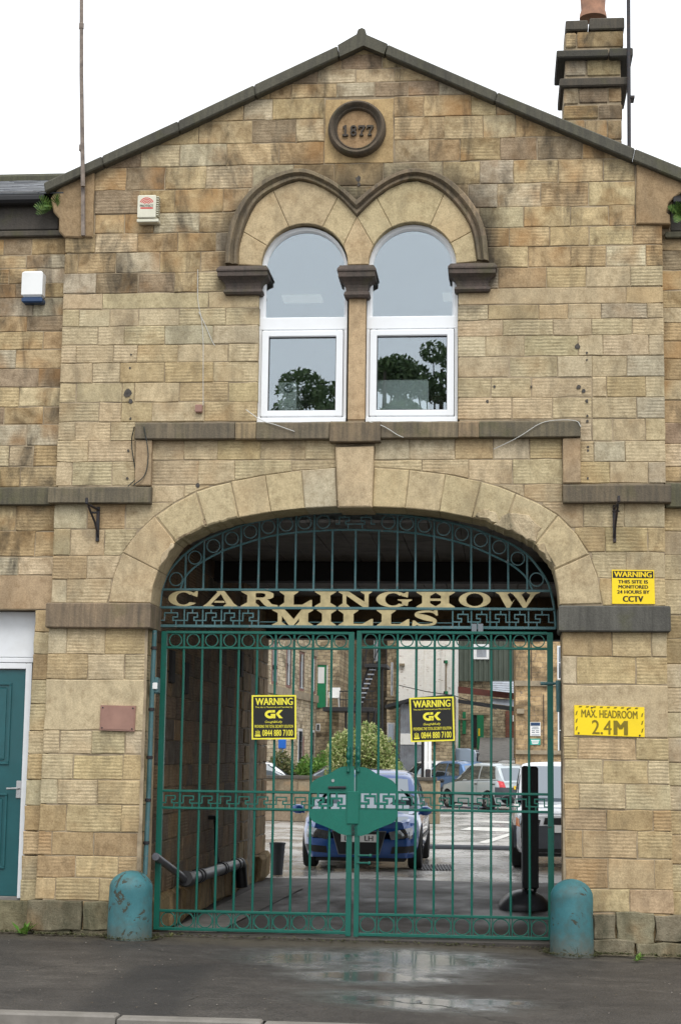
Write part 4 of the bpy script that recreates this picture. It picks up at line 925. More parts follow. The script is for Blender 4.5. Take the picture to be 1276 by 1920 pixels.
# door
YD = YN+.19; dx1 = at(41.5, 1470, YD)[0]; dx0 = dx1-.92; zd0 = at(30, 1680, YD)[1]; zd1 = at(30, 1256, YD)[1]
dm = MB(); dm.box(dx0, dx1, YD, YD+.05, zd0, zd1); door = dm.build('door', M['door'], NB)
for (z0_, z1_) in ((zd0+.12*2, zd0+.92*1.0), (zd0+1.18, zd1-.12)):
    for k, (i, o_, t_) in enumerate(((.0, .006, .022), (.045, .012, .0))):
        u0, u1 = dx0+.13+i, dx1-.13-i; a_, b_ = z0_+i, z1_-i; pm = MB()
        if t_:
            for q in ((u0, u1, a_, a_+t_), (u0, u1, b_-t_, b_), (u0, u0+t_, a_+t_, b_-t_), (u1-t_, u1, a_+t_, b_-t_)): pm.cbox(q[0], q[1], YD-.014, YD-.0005, q[2], q[3], .004)
        else: pm.cbox(u0, u1, YD-.010, YD-.0006, a_, b_, .009)
        pm.build('door_moulding' if t_ else 'door_panel', M['door'], door)
hz = at(36, 1478, YD)[1]; hx = at(36, 1478, YD)[0]
hm = MB(); hm.cbox(hx-.022, hx+.022, YD-.012, YD-.0004, hz-.09, hz+.07, .004); hm.tube([(hx, YD-.01, hz), (hx, YD-.055, hz), (hx-.10, YD-.058, hz-.004)], .010, 8); hm.build('handle', M['steel'], door)
wm = MB(); wm.cbox(dx0, dx1+.06, YD-.01, YD+.06, zd0-.09, zd0-.004, .006); wm.build('door_step', M['concrete'], NB)
fr = MB(); fr.cbox(dx1+.004, dx1+.06, YD-.03, YD+.06, zd0-.02, zd1+.06, .006); fr.cbox(dx0-.06, dx1+.003, YD-.03, YD+.06, zd1+.006, zd1+.06, .006); fr.build('door_frame', M['white_gloss'], NB)
tz0, tz1 = zd1+.065, at(30, 1147, YD)[1]; tm = MB(); tm.cbox(dx0-.06, dx1+.075, YD-.02, YD+.05, tz0+.05, tz1, .006); tm.cbox(dx0-.06, dx1+.07, YD-.03, YD+.05, tz0, tz0+.046, .006); tm.build('transom_panel', M['white_gloss'], NB)
lt = [at(*p, YN-.03) for p in ((-60, 1138), (38, 1138), (50, 1146), (-60, 1146))]

NR = empty('neighbouring_building', (4, .3, 0), 'stone building with chimney stack adjoining the right side of the gatehouse', 'building')
XRE = XR+3.6
for (yt, yb) in ((440, 470), (470, 506), (506, 545), (545, 578), (578, 605.5), (605.5, 640), (640, 672), (672, 713), (713, 750.6), (750.6, 793), (793, 832), (832, 876), (876, 903)): nrow(NR, 1260, yt, yb, [1240, 1300+random.uniform(-15, 40), 1400, 1600], 'old', X0=XR-.01, X1=XRE)
for (yt, yb) in ((952, 996), (996, 1040), (1040, 1088), (1088, 1152)): nrow(NR, 1260, yt, yb, [1240, 1310+random.uniform(-15, 40), 1400, 1600], 'pier', X0=XPR-.01, X1=XRE)
for (yt, yb) in ((1152, 1198), (1198, 1245), (1245, 1290), (1290, 1336), (1336, 1384), (1384, 1430), (1430, 1474), (1474, 1520), (1520, 1566), (1566, 1620), (1620, 1672), (1672, 1724)): nrow(NR, 1260, yt, yb, [1246, 1310+random.uniform(-15, 40), 1400, 1600], 'pier', X0=XPR-.02, X1=XRE)
nrow(NR, 1260, 1724, 1800, [1246, 1340, 1600], (.18, .155, .10), X0=XPR-.02, X1=XRE, mat='stone_rough', Y=.06)
mb = MB(); mb.box(XR-.1, XRE, YN+.007, YN+.5, -.4, at(1260, 400, YN)[1]); mb.build('wall_core', M['mortar'], NR)
nledge(NR, 1246, 1980, 905, 951, .07, (.17, .16, .09)); nledge(NR, 1246, 1980, 428, 440, .05, (.12, .11, .07), 'frieze_moulding'); nledge(NR, 1256, 1980, 380, 427.5, .02, (.10, .09, .075), 'frieze')
rz0 = at(1260, 372, YN)[1]; rm = MB(); rm.add([(XR-.05, YN-.12, rz0), (XRE, YN-.12, rz0), (XRE, 3.2, rz0+3.3*math.tan(R(22))), (XR-.05, 3.2, rz0+3.3*math.tan(R(22))), (XR-.05, 6.4, rz0), (XRE, 6.4, rz0)], [(0, 1, 2, 3), (3, 2, 5, 4)]); rm.build('roof', M['slate'], NR)
gm = MB(); gm.tube([(XR+.1, YN-.09, rz0-.06), (XRE, YN-.09, rz0-.06)], .055, 10); gm.build('gutter', M['black'], NR)
# chimney stack
YC = 3.0; ch = empty('chimney', (at(1110, 200, YC)[0], YC+.3, 6.5)); ch.parent = NR; ch.location = ch.location-wloc(NR)
def cblk(x0, x1, y0, y1, out=.0, mat='stone', col=None, name='chimney_stone'):
    a, b = at(x0, y1, YC-out), at(x1, y0, YC-out); m_ = MB(); m_.cbox(a[0]+.003, b[0]-.003, YC-out+random.uniform(0, .012), YC+.62+out, a[1]+.003, b[1]-.003, .014)
    m_.build(name, M['stone_gable' if mat == 'stone' else mat], ch, color=col or tuple(v*.72 for v in tone('old')))
mcore = MB(); a, b = at(1060, 300, YC), at(1162, 60, YC); mcore.box(a[0], b[0], YC+.02, YC+.6, rz0-.2, b[1]); mcore.build('chimney_core', M['mortar'], ch)
for (x0, x1, y0, y1) in ((1056, 1083, 163, 196), (1085, 1138, 163, 194), (1140, 1164, 163, 192), (1056, 1120, 196, 224), (1122, 1166, 194, 224), (1056, 1095, 224, 256), (1097, 1137, 224, 260), (1139, 1165, 224, 262), (1056, 1120, 260, 300), (1122, 1165, 262, 300), (1059, 1097, 108, 143), (1100, 1162, 108, 143), (1060, 1079, 60, 90), (1081, 1168, 56, 90)):
    cblk(x0, x1, y0, y1)
cblk(1048, 1178, 142, 162, .06, 'ledge', (.11, .09, .065), 'chimney_band'); cblk(1042, 1140, 90, 108, .10, 'ledge', (.07, .065, .05), 'chimney_band'); cblk(1141, 1186, 88, 107, .10, 'ledge', (.07, .065, .05), 'chimney_band'); cblk(1059, 1102, 36, 57, .02, 'ledge', (.13, .11, .08), 'chimney_cap'); cblk(1104, 1170, 31, 56, .02, 'ledge', (.13, .11, .08), 'chimney_cap')
pc = at(1111, 35, YC+.3); pp = MB(); pp.lathe([(.155, pc[1]), (.15, pc[1]+.05), (.135, pc[1]+.1), (.15, pc[1]+.34), (.185, pc[1]+.36), (.19, pc[1]+.42), (.15, pc[1]+.45), (.16, pc[1]+.9)], pc[0], YC+.3, 18); o = pp.build('chimney_pot', M['terracotta'], ch); shade_auto(o)
a = at(1178, 0, YC-.1); pv = MB(); pv.tube([(at(1178, 275, YC-.1)[0], YC-.1, at(1178, 275, YC-.1)[1]-.4), (a[0], YC-.1, a[1]+.8)], .022, 8)
bz = at(1180, 182, YC-.1); pv.box(bz[0]-.02, bz[0]+.05, YC-.12, YC+.05, bz[1]-.012, bz[1]+.012); pv.build('vent_pipe', M['dark_iron'], NR)

# ------------------------------------------------------------------ gates
YG = .40
def gp(px, py): return at(px, py, YG)
def vbar(mb, X, z0, z1, r=.0115): mb.tube([(X, YG, z0)]+[(X+random.uniform(-.0035, .0035), YG+random.uniform(-.004, .004), z0+(z1-z0)*t) for t in (.3, .55, .8)]+[(X, YG, z1)], r, 8); return mb
def key(mb, xa, xb, zlo, zhi, y, flip=False, w=.011, stub='low'):
    """one bay of the Greek-key band"""
    W_ = xb-xa; H = zhi-zlo; base = zlo+H*.27
    P = [(0, base), (.18, base), (.18, zlo+H*.74), (.72, zlo+H*.74), (.72, zlo+H*.48), (.53, zlo+H*.48), (.53, base), (1, base)]
    pts = [((xa+u*W_) if not flip else (xb-u*W_), z_) for u, z_ in P]; mb.bars(pts, y, w, .013)
    u = .66; x_ = xa+u*W_ if not flip else xb-u*W_; mb.bars([(x_, zlo), (x_, base)], y, w, .0125)
    if stub == 'both': x_ = xa+.45*W_ if not flip else xb-.45*W_; mb.bars([(x_, zlo+H*.74), (x_, zhi)], y, w, .0125)
def gate_leaf(side):
    if side < 0:
        sx0, sx1 = gp(304, 1190)[0], gp(314, 1190)[0]; ex0, ex1 = gp(654, 1190)[0], gp(664, 1190)[0]
        bx = [gp(x, 1217)[0] for x in (344.7, 379.7, 413.8, 448, 482.4, 516.8, 551.5, 586.6, 621.8)]
        lab = 'green iron gate leaf with warning sign, hung on the left pier'
        ref = 480
    else:
        sx0, sx1 = gp(1024.5, 1190)[0], gp(1035.5, 1190)[0]; ex0, ex1 = gp(669, 1190)[0], gp(678, 1190)[0]
        bx = [gp(x, 1217)[0] for x in (711, 745, 780, 814.5, 849.5, 884.5, 920, 956, 991)]
        lab = 'green iron gate leaf hung on the right pier beside the yellow headroom sign'
        ref = 850
    zt = gp(ref, 1186.5)[1]; zt2 = gp(ref, 1215.5)[1]; zm1 = gp(ref, 1485 if side < 0 else 1487)[1]; zm0 = gp(ref, 1517 if side < 0 else 1520)[1]; zb1 = gp(ref, 1711 if side < 0 else 1718)[1]; zb0 = gp(ref, 1745 if side < 0 else 1756)[1]
    L = empty('gate', ((sx0+sx1)/2, YG, zb0), lab, 'gate', 'pair of green iron gates')
    m_ = MB(); m_.cbox(sx0, sx1, YG-.025, YG+.025, zb0-.01, zt+.008, .004); m_.build('hanging_stile', M['green'], L)
    m_ = MB(); m_.cbox(ex0, ex1, YG-.025, YG+.025, zb0-.03, zt+.012, .004); m_.build('meeting_stile', M['green'], L)
    x0, x1 = (sx1, ex0) if side < 0 else (ex1, sx0)
    for z_, h in ((zt, .013), (zt2, .011), (zm1, .011), (zm0, .011), (zb1, .012), (zb0, .014)):
        m_ = MB(); m_.cbox(x0-.002, x1+.002, YG-.017, YG+.017, z_-h/1.0, z_+h/1.0, .004); m_.build('rail', M['green'], L)
    for x_ in bx:
        m_ = vbar(MB(), x_, zb1, zt); m_.box(x_-.016, x_-.008, YG-.006, YG+.006, zb0, zb1); m_.box(x_+.008, x_+.016, YG-.006, YG+.006, zb0, zb1); m_.build('bar', M['green'], L, smooth=False)
    ed = [x0]+bx+[x1]
    ed.sort()
    for a_, b_ in zip(ed[:-1], ed[1:]):
        for (l, h) in ((zt2+.011, zt-.013), (zb0+.014, zb1-.012)):
            m_ = MB(); m_.ring((a_+b_)/2, YG, (l+h)/2, min((h-l)/2+.003, (b_-a_)/2-.008), .010, .016, 22); m_.build('ring', M['green'], L)
    for i, (a_, b_) in enumerate(zip(ed[:-1], ed[1:])):
        m_ = MB(); key(m_, a_, b_, zm0+.008, zm1-.008, YG-.002 if i % 2 else YG+.0, flip=side > 0); m_.build('key_pattern', M['green'], L)
    # lobed lock plate: upper and lower lobes on this leaf
    xc = 662
    up = [(650.5, 1437), (640, 1438), (629, 1443), (616, 1451), (600, 1457), (589, 1463), (582, 1471), (580.5, 1480), (580.5, 1487)]
    lo = [(579.5, 1517), (579.5, 1529), (586.6, 1540), (605, 1548), (624, 1556), (634, 1562), (647, 1566)]
    if side > 0: up = [(2*xc-x_, y_+1) for x_, y_ in up]; lo = [(2*xc-x_, y_+1.5) for x_, y_ in lo]
    ce = 664 if side < 0 else 669
    YP = YG-.034
    sm = lambda pts: smooth_curve([at(*p, YP) for p in pts], 3)
    m_ = MB(); m_.prism(sm(up)+[at(ce, 1487.5, YP), at(ce, 1437, YP)], YP, YP+.008); pl = m_.build('lock_plate', M['plate'], L)
    m_ = MB(); m_.prism([at(ce, 1516.5, YP)]+sm(lo)+[at(ce, 1566.5, YP)] if side < 0 else [at(ce, 1517.5, YP)]+sm(lo)+[at(ce, 1567, YP)], YP, YP+.008); m_.build('lock_plate', M['plate'], L)
    # thicker key fretwork between the lobes
    xs_ = [at(x_, 1500, YP)[0] for x_ in ((580, 615, 650) if side < 0 else (674, 709, 744))]
    m_ = MB()
    for a_, b_ in zip(xs_[:-1], xs_[1:]): key(m_, a_, b_, at(ref, 1517, YP)[1]+.0, at(ref, 1487, YP)[1], YP+.004, flip=side > 0, w=.019, stub='both')
    for x_ in xs_: m_.bars([(x_, at(ref, 1517, YP)[1]), (x_, at(ref, 1487, YP)[1])], YP+.004, .022, .011)
    m_.build('fretwork', M['plate'], L)
    # turned drop finials above the plate
    fx, fy = (652.5, 1442) if side < 0 else (671, 1442)
    a_ = at(fx, 1437, YP-.02); prof = [(.004, -.06), (.012, -.05), (.014, -.04), (.008, -.03), (.008, .02), (.016, .035), (.016, .05), (.009, .058), (.013, .075), (.018, .09), (.018, .115), (.010, .13), (.014, .15), (.014, .17), (.006, .18)]
    m_ = MB(); m_.lathe([(r_*1.1, a_[1]+h) for r_, h in prof], a_[0], YP-.015, 12); shade_auto(m_.build('turned_knob', M['green'], L), 50)
    if side < 0:
        a_, b_ = at(650, 1545, YP-.012), at(672, 1484, YP-.012); m_ = MB(); m_.cbox(a_[0], b_[0], YP-.012, YP-.0006, a_[1], b_[1], .005); m_.build('cover_strip', M['plate'], L)
        a_, b_ = at(615, 1480, YP-.02), at(648, 1474, YP-.02); m_ = MB(); m_.tube([(a_[0], YP-.012, (a_[1]+b_[1])/2), (b_[0], YP-.012, (a_[1]+b_[1])/2+.004)], .012, 8); m_.build('bolt_handle', M['dark_iron'], L)
        m_ = MB(); k0 = at(624, 1463.5, YP); m_.tube([(k0[0], YP+.001, k0[1]), (k0[0], YP-.008, k0[1])], .014, 12); m_.build('keyhole', M['steel'], L)
        m_ = MB(); c0 = at(661, 1547, YP-.01)
        for k in range(4): m_.ring(c0[0]+.002*k, YP-.012, c0[1]-.012-.024*k, .014, .005, .008+.002*(k % 2), 10)
        m_.build('chain', M['dark_iron'], L)
    else:
        for (x_, y_) in ((683, 1604), (681, 1618)):
            c0 = at(x_, y_, YG-.03); m_ = MB(); m_.tube([(c0[0]-.06, YG-.03, c0[1]), (c0[0]+.04, YG-.03, c0[1]), (c0[0]+.045, YG-.035, c0[1]), (c0[0]+.065, YG-.035, c0[1])], [.009, .009, .016, .014], 8); m_.build('drop_bolt', M['green'], L)
    return L
gl = gate_leaf(-1); gr = gate_leaf(1)
# closer arm and hinge on the right pier
h0 = at(1046, 1305, .30); hm = MB(); hm.tube([(h0[0], .30, at(1046, 1335, .3)[1]), (h0[0], .30, at(1046, 1276, .3)[1])], [.020, .024], 12); hm.tube([(gp(1036, 1282)[0], YG, gp(1036, 1282)[1]), (h0[0], .30, gp(1036, 1282)[1])], .012, 8)
a_, b_ = gp(1012, 1282), gp(1036, 1282); hm.tube([(a_[0], YG-.03, a_[1]), (b_[0], YG-.02, b_[1])], .016, 8); tag(hm.build('gate_closer', M['teal']), 'dark teal cylindrical gate closer on the right stone pier', 'gate closer')

# overthrow with the name
OT = empty('gate_overthrow', (0, .43, 2.6), 'teal iron overthrow filling the gateway arch, with rings and cream mill name letters', 'overthrow')
YO = .42
op = lambda px, py: at(px, py, YO)
outer_px = [(297, 1176), (300, 1140), (304.7, 1103.6), (315.7, 1075), (331, 1055), (347, 1039), (381.5, 1014), (417.5, 998.6), (450.5, 986), (488, 976.6), (522.6, 969.4), (557, 965), (587, 962.5), (621, 961), (666, 960.5), (710, 962), (745, 965), (779, 969), (813, 974.5), (848, 981), (884, 990), (917, 1003), (951.5, 1017), (986, 1039), (1008, 1064), (1022, 1085), (1030, 1103), (1038, 1140), (1041, 1178)]
inner_px = [(338, 1105), (347, 1083), (362, 1066), (381.5, 1052), (417.5, 1033), (450.5, 1021.5), (485, 1011), (519.4, 1003), (554, 998.6), (588.4, 996), (622, 994), (666, 993.5), (710, 995), (744, 997), (779, 1000), (813.6, 1006), (848, 1013.7), (884, 1024.6), (917, 1038.7), (953, 1056), (975, 1072), (987.6, 1086), (997, 1105.5)]
m_ = MB(); m_.tube([(x_, YO, z_) for x_, z_ in smooth_curve([op(*p) for p in outer_px], 3)], .012, 6); m_.build('outer_frame', M['teal'], OT)
m_ = MB(); m_.tube([(x_, YO+.001, z_) for x_, z_ in smooth_curve([op(*p) for p in inner_px], 3)], .010, 6); m_.build('inner_arc', M['teal'], OT)
for (xa, ya, xb, yb, h) in ((304, 1106, 1031, 1107.5, .011), (300, 1140, 1038, 1141.5, .012), (297, 1174.5, 1041, 1177, .013)):
    a_, b_ = op(xa, ya), op(xb, yb); z_ = (a_[1]+b_[1])/2; m_ = MB(); m_.cbox(a_[0], b_[0], YO-.016, YO+.016, z_-h, z_+h, .003); m_.build('rail', M['teal'], OT)
zr1 = op(668, 1106.7)[1]; zr2 = op(668, 1140.7)[1]; zr3 = op(668, 1175.7)[1]
oF = lerp_curve([op(*p) for p in outer_px[2:-2]]); iF = lerp_curve([op(*p) for p in inner_px])
obx = [op(x_, 1100)[0] for x_ in (347, 381, 415.4, 450, 484, 518.5, 553, 587.5, 622, 665.5, 709, 744, 778, 813, 847.5, 882.6, 917.4, 952, 987.6)]
for i, x_ in enumerate(obx):
    m_ = MB(); m_.tube([(x_, YO, zr1), (x_, YO, iF(x_) if i in (8, 9, 10) else oF(x_))], .0105, 8); m_.build('bar', M['teal'], OT)
for (x_, y_) in ((330.4, 1086), (365.8, 1045.6), (400.3, 1023.7), (434.8, 1010), (469.3, 997), (503, 988), (536.7, 983.5), (571, 980), (606, 978.5), (727.4, 979.5), (762, 981.7), (795.4, 985.5), (831, 991.7), (865, 1001), (900.5, 1012.7), (935, 1026), (969.7, 1047.5), (1005, 1086.7)):
    c0 = op(x_, y_); m_ = MB(); m_.ring(c0[0], YO, c0[1], .066, .010, .016, 22); m_.build('ring', M['teal'], OT)
a_, b_ = op(630, 990), op(664, 964); m_ = MB(); key(m_, a_[0], b_[0], a_[1], b_[1]+.005, YO, stub='both'); a2, b2 = op(667, 990), op(702, 964); key(m_, a2[0], b2[0], a2[1], b2[1]+.005, YO, flip=True, stub='both'); m_.build('key_pattern', M['teal'], OT)
kb = [op(x_, 1158)[0] for x_ in (301, 345.5, 380, 415, 449, 484.5)]; kc = [op(x_, 1158)[0] for x_ in (848, 883, 918, 954, 990, 1036)]
for lst, fl in ((kb, False), (kc, True)):
    for a_, b_ in zip(lst[:-1], lst[1:]): m_ = MB(); key(m_, a_, b_, zr3+.012, zr2-.012, YO, flip=fl, stub='both'); m_.build('key_pattern', M['teal'], OT)
    for x_ in (lst[1:] if not fl else lst[:-1]): m_ = MB(); m_.tube([(x_, YO+.002, zr3), (x_, YO+.002, zr2)], .008, 6); m_.build('bar', M['teal'], OT)
a_ = op(487, 1166); b_ = op(848, 1167); m_ = MB(); m_.tube([(a_[0], YO+.012, a_[1]), (b_[0], YO+.012, a_[1])], .004, 6); m_.build('stay_rod', M['teal'], OT)
# wide wedge-serif letters cut from plate: pieces in a unit box
def arc(cx, cz, rx, rz, a0, a1, n=16): return [(cx+rx*math.cos(R(a0+(a1-a0)*k/n)), cz+rz*math.sin(R(a0+(a1-a0)*k/n))) for k in range(n+1)]
def stem(x0, x1, s=.10, l=True, r=True, top=True, bot=True):
    P = [(x0-s if bot and l else x0, 0), (x1+s if bot and r else x1, 0)]
    if bot and r: P += [(x1+s, .06), (x1, .27)]
    if top and r: P += [(x1, .73), (x1+s, .94)]
    P += [(x1+s if top and r else x1, 1), (x0-s if top and l else x0, 1)]
    if top and l: P += [(x0-s, .94), (x0, .73)]
    if bot and l: P += [(x0, .27), (x0-s, .06)]
    return P
def ringseg(a0, a1, ro=(.5, .5), ri=(.27, .40), n=20, c=(.5, .5)): return arc(c[0], c[1], *ro, a0, a1, n)+arc(c[0], c[1], *ri, a0, a1, n)[::-1]
LET = {
 'C': [ringseg(38, 326, (.5, .5), (.24, .39), 24), [(.76, .72), (.95, .60), (.97, .97), (.90, .97), (.84, .86)], ],
 'A': [[(0, 0), (.36, 0), (.30, .09), (.27, .16), (.53, .78), (.40, 1.0), (.36, 1)][:0] or [(0, 0), (.33, 0), (.33, .05), (.24, .14), (.52, .80), (.60, 1), (.38, 1), (.42, .90), (.13, .20)], [(.52, .80), (.68, .18), (.60, .05), (.60, 0), (1, 0), (1, .04), (.90, .18), (.62, .985), (.60, 1)], [(.32, .24), (.64, .24), (.61, .36), (.37, .36)]],
 'R': [stem(.17, .40, .17, True, False), [(.40, 0), (.50, 0), (.50, .06), (.40, .24)], [(.40, .86), (.60, .86), (.66, .80), (.66, .66), (.60, .58), (.40, .58), (.40, .45), (.62, .45), (.80, .50), (.88, .60), (.88, .84), (.78, .95), (.60, 1), (.40, 1)], [(.50, .45), (.72, .47), (.84, .16), (1, .10), (1, 0), (.72, 0), (.64, .10)]],
 'L': [stem(.14, .42, .14, True, True, True, False)[:0] or [(0, 0), (1, 0), (1, .44), (.95, .44), (.70, .14), (.44, .14), (.44, .73), (.58, .94), (.58, 1), (0, 1), (0, .94), (.15, .73), (.15, .27), (0, .06)]],
 'I': [stem(.27, .73, .27)],
 'N': [[(0, 0), (.34, 0), (.34, .05), (.24, .22), (.24, .80), (.10, .92), (0, 1), (0, .95), (.13, .8), (.13, .24), (0, .05)], [(.0, 1), (.30, 1), (.78, .34), (.90, 0), (.74, 0), (.24, .72), (.24, .80)], [(.66, 1), (1, 1), (1, .95), (.90, .80), (.90, 0), (.78, .34), (.78, .80), (.66, .95)]],
 'G': [ringseg(38, 318, (.47, .5), (.22, .39), 24, (.47, .5)), [(.70, .72), (.88, .62), (.90, .97), (.84, .97), (.78, .87)], [(.60, .50), (1, .50), (1, .45), (.90, .34), (.88, .10), (.80, .12), (.72, .20), (.72, .36), (.60, .46)]],
 'H': [stem(.15, .36, .15), stem(.64, .85, .15), [(.36, .42), (.64, .42), (.64, .56), (.36, .56)]],
 'O': [ringseg(0, 180), ringseg(180, 360)],
 'W': [[(0, 1), (.36, 1), (.36, .95), (.27, .82), (.36, .38), (.45, .62), (.41, .70), (.30, .0), (.24, 0), (.08, .80), (0, .95)][:0] or [(0, 1), (.34, 1), (.34, .95), (.27, .84), (.37, .34), (.44, .56), (.32, 0), (.25, 0), (.08, .84), (0, .95)], [(.33, 1), (.66, 1), (.66, .95), (.59, .84), (.69, .34), (.79, .84), (.70, .95), (.70, 1), (1, 1), (1, .95), (.90, .84), (.69, 0), (.62, 0), (.50, .50), (.40, .84), (.33, .95)]],
 'M': [[(0, 0), (.34, 0), (.34, .06), (.24, .24), (.24, .74), (.10, 1), (0, 1), (0, .94), (.14, .76), (.14, .24), (0, .06)], [(.10, 1), (.30, 1), (.53, .40), (.48, 0), (.42, 0), (.24, .60), (.24, .74)], [(.48, 0), (.53, .40), (.72, 1), (.80, 1), (.62, .30), (.52, 0)], [(.72, 1), (1, 1), (1, .94), (.88, .76), (.88, .24), (1, .06), (1, 0), (.58, 0), (.58, .06), (.66, .24), (.66, .80)]],
 'S': [],
}
def letter(ch, x0, x1, z0, z1, yy):
    m_ = MB()
    if ch == 'S':
        pts = smooth_curve([(.86, .80), (.70, .90), (.45, .90), (.22, .82), (.20, .68), (.40, .58), (.62, .48), (.82, .36), (.80, .18), (.55, .09), (.30, .10), (.12, .22)], 4)
        wv = lambda t: .06+.10*math.exp(-((t-.5)/.16)**2); a_, b_ = [], []
        for i, p in enumerate(pts):
            q0, q1 = pts[max(0, i-1)], pts[min(len(pts)-1, i+1)]; dx, dz = q1[0]-q0[0], q1[1]-q0[1]; l = math.hypot(dx, dz); w_ = wv(i/(len(pts)-1)); a_.append((p[0]-dz/l*w_*.8, p[1]+dx/l*w_)); b_.append((p[0]+dz/l*w_*.8, p[1]-dx/l*w_))
        P = [a_+b_[::-1], [(.80, .97), (.93, 1), (.95, .66), (.88, .66), (.78, .82)], [(.02, .0), (.10, 0), (.26, .15), (.12, .36), (.04, .36)]]
    else: P = LET[ch]
    for k, poly in enumerate(P): m_.prism([(x0+u*(x1-x0), z0+v*(z1-z0)) for u, v in poly], yy-.006-.0009*k, yy+.006-.0009*k)
    return m_.build('letter', M['letter'], OT)
z0_, z1_ = op(668, 1138.6)[1], op(668, 1108.8)[1]
for ch_, a_, b_ in (('C', 316, 373), ('A', 380, 446), ('R', 452, 521), ('L', 524, 585), ('I', 590, 630), ('N', 634, 697), ('G', 705, 772), ('H', 780, 852), ('O', 859.5, 919), ('W', 928, 1011)):
    letter(ch_, op(a_, 1123)[0], op(b_, 1123)[0], z0_, z1_, YO-.004)
z0_, z1_ = op(668, 1174.2)[1], op(668, 1143)[1]
for ch_, a_, b_ in (('M', 510, 587), ('I', 594, 630), ('L', 634, 699), ('L', 706, 767), ('S', 771, 823)): letter(ch_, op(a_, 1158)[0], op(b_, 1158)[0], z0_, z1_, YO-.004)
for x_ in (888, 900): a_ = op(x_-4.5, 1187); b_ = op(x_+5, 1170); m_ = MB(); m_.cbox(a_[0], b_[0], YO-.03, YO-.018, a_[1], b_[1], .003); m_.build('clip', M['lead'], OT)

# ------------------------------------------------------------------ warning signs on the gates
def gk_sign(P, label):
    """P: corner pixels, bottom-left, bottom-right, top-right, top-left"""
    YS = YG-.045; c = [(*at(*p, YS),) for p in P]; c = [(x_, YS, z_) for x_, z_ in c]; fr_ = quad_frame(*c, (0, -1, 0))
    root = empty('warning_sign', (c[0][0], YS, c[0][2]), label, 'sign')
    rect_in(MB(), fr_, 0, 1, 0, 1, 0, -.006).build('sign_plate', M['yellow_lemon'], root); rect_in(MB(), fr_, .035, .965, .035, .965, .0012).build('sign_face', M['sign_black'], root)
    t = MB()
    fit_text(t, 'WARNING', fr_, .085, .925, .775, .935, .055); fit_text(t, 'This site is Monitored and Patrolled by', fr_, .08, .92, .70, .745, .01); fit_text(t, 'Gough&Kelly', fr_, .30, .69, .355, .42, .0, shear=.2)
    fit_text(t, 'PROVIDING THE TOTAL SECURITY SOLUTION', fr_, .07, .93, .26, .325, .03); fit_text(t, '0844 880 7100', fr_, .24, .925, .075, .215, .035)
    # round-cornered monogram
    def pg(pts): t.add([fr_(u, v, .0022) for u, v in pts], [tuple(range(len(pts)))])
    ring_ = [(.42+.125*math.cos(R(q)), .565+.095*math.sin(R(q))) for q in range(60, 331, 18)]; inn_ = [(.42+.065*math.cos(R(q)), .565+.04*math.sin(R(q))) for q in range(60, 331, 18)]
    for i in range(len(ring_)-1): pg([ring_[i], ring_[i+1], inn_[i+1], inn_[i]])
    pg([(.44, .66), (.525, .66), (.525, .605), (.44, .605)]); pg([(.43, .575), (.535, .575), (.535, .475), (.48, .475), (.48, .53), (.43, .53)])
    pg([(.545, .575), (.62, .66), (.70, .66), (.615, .57)]); pg([(.545, .573), (.615, .568), (.70, .475), (.62, .475)])
    rx = MB(); rect_in(t, fr_, .075, .2, .065, .10, .0022); rect_in(t, fr_, .085, .19, .11, .125, .0022); fit_text(t, 'sia', fr_, .085, .19, .135, .215, .02)
    t.build('lettering', M['yellow_lemon'], root); return root
gk_sign(((471.8, 1386.5), (555.3, 1386), (555, 1303), (471.8, 1303.5)), 'black and yellow GK warning sign on the left gate leaf')
gk_sign(((769.7, 1391.6), (852, 1389), (849.7, 1306), (766.6, 1308.5)), 'tilted black and yellow GK warning sign on the right gate leaf')

def wall_sign(name, px, label, mat, Y=-.012, th=.006):
    c = [at(*p, Y) for p in px]; c = [(x_, Y, z_) for x_, z_ in c]; fr_ = quad_frame(*c, (0, -1, 0)); root = empty(name, (c[0][0], 0, c[0][2]), label, 'sign')
    rect_in(MB(), fr_, 0, 1, 0, 1, 0, -th).build('sign_plate', mat, root); return root, fr_
root, fr_ = wall_sign('warning_sign', ((1146.5, 1132), (1227, 1132.5), (1225, 1069), (1146, 1068)), 'yellow WARNING CCTV sign on the right pier above the impost', M['yellow'])
rect_in(MB(), fr_, .02, .98, .755, .965, .0008).build('header_band', M['sign_black'], root); t = MB(); fit_text(t, 'WARNING', fr_, .05, .94, .785, .945, .06); t.build('header_lettering', M['yellow'], root)
t = MB(); fit_text(t, 'THIS SITE IS', fr_, .14, .85, .60, .70, .06); fit_text(t, 'MONITORED', fr_, .15, .85, .45, .55, .06); fit_text(t, '24 HOURS BY', fr_, .12, .88, .30, .40, .06); fit_text(t, 'CCTV', fr_, .25, .73, .06, .23, .08); t.build('lettering', M['sign_black'], root)
root, fr_ = wall_sign('headroom_sign', ((1076, 1377.5), (1207.5, 1382), (1207, 1326), (1075.5, 1322)), 'bright yellow MAX. HEADROOM 2.4M sign on the right pier', M['yellow'])
t = MB(); fit_text(t, 'MAX. HEADROOM', fr_, .10, .90, .60, .86, .045); fit_text(t, '2.4', fr_, .25, .53, .04, .52, .018); fit_text(t, 'M', fr_, .56, .76, .04, .52, .07)
for k in range(9): u = .06+k*.1; t.add([fr_(u, .93, .002), fr_(u+.04, .93, .002), fr_(u+.055, .98, .002), fr_(u+.015, .98, .002)], [(0, 1, 2, 3)])
for u in (.015, .95):
    for v in (.14, .40, .66): t.add([fr_(u, v, .002), fr_(u+.02, v+.02, .002), fr_(u+.035, v+.16, .002), fr_(u+.012, v+.12, .002)], [(0, 1, 2, 3)])
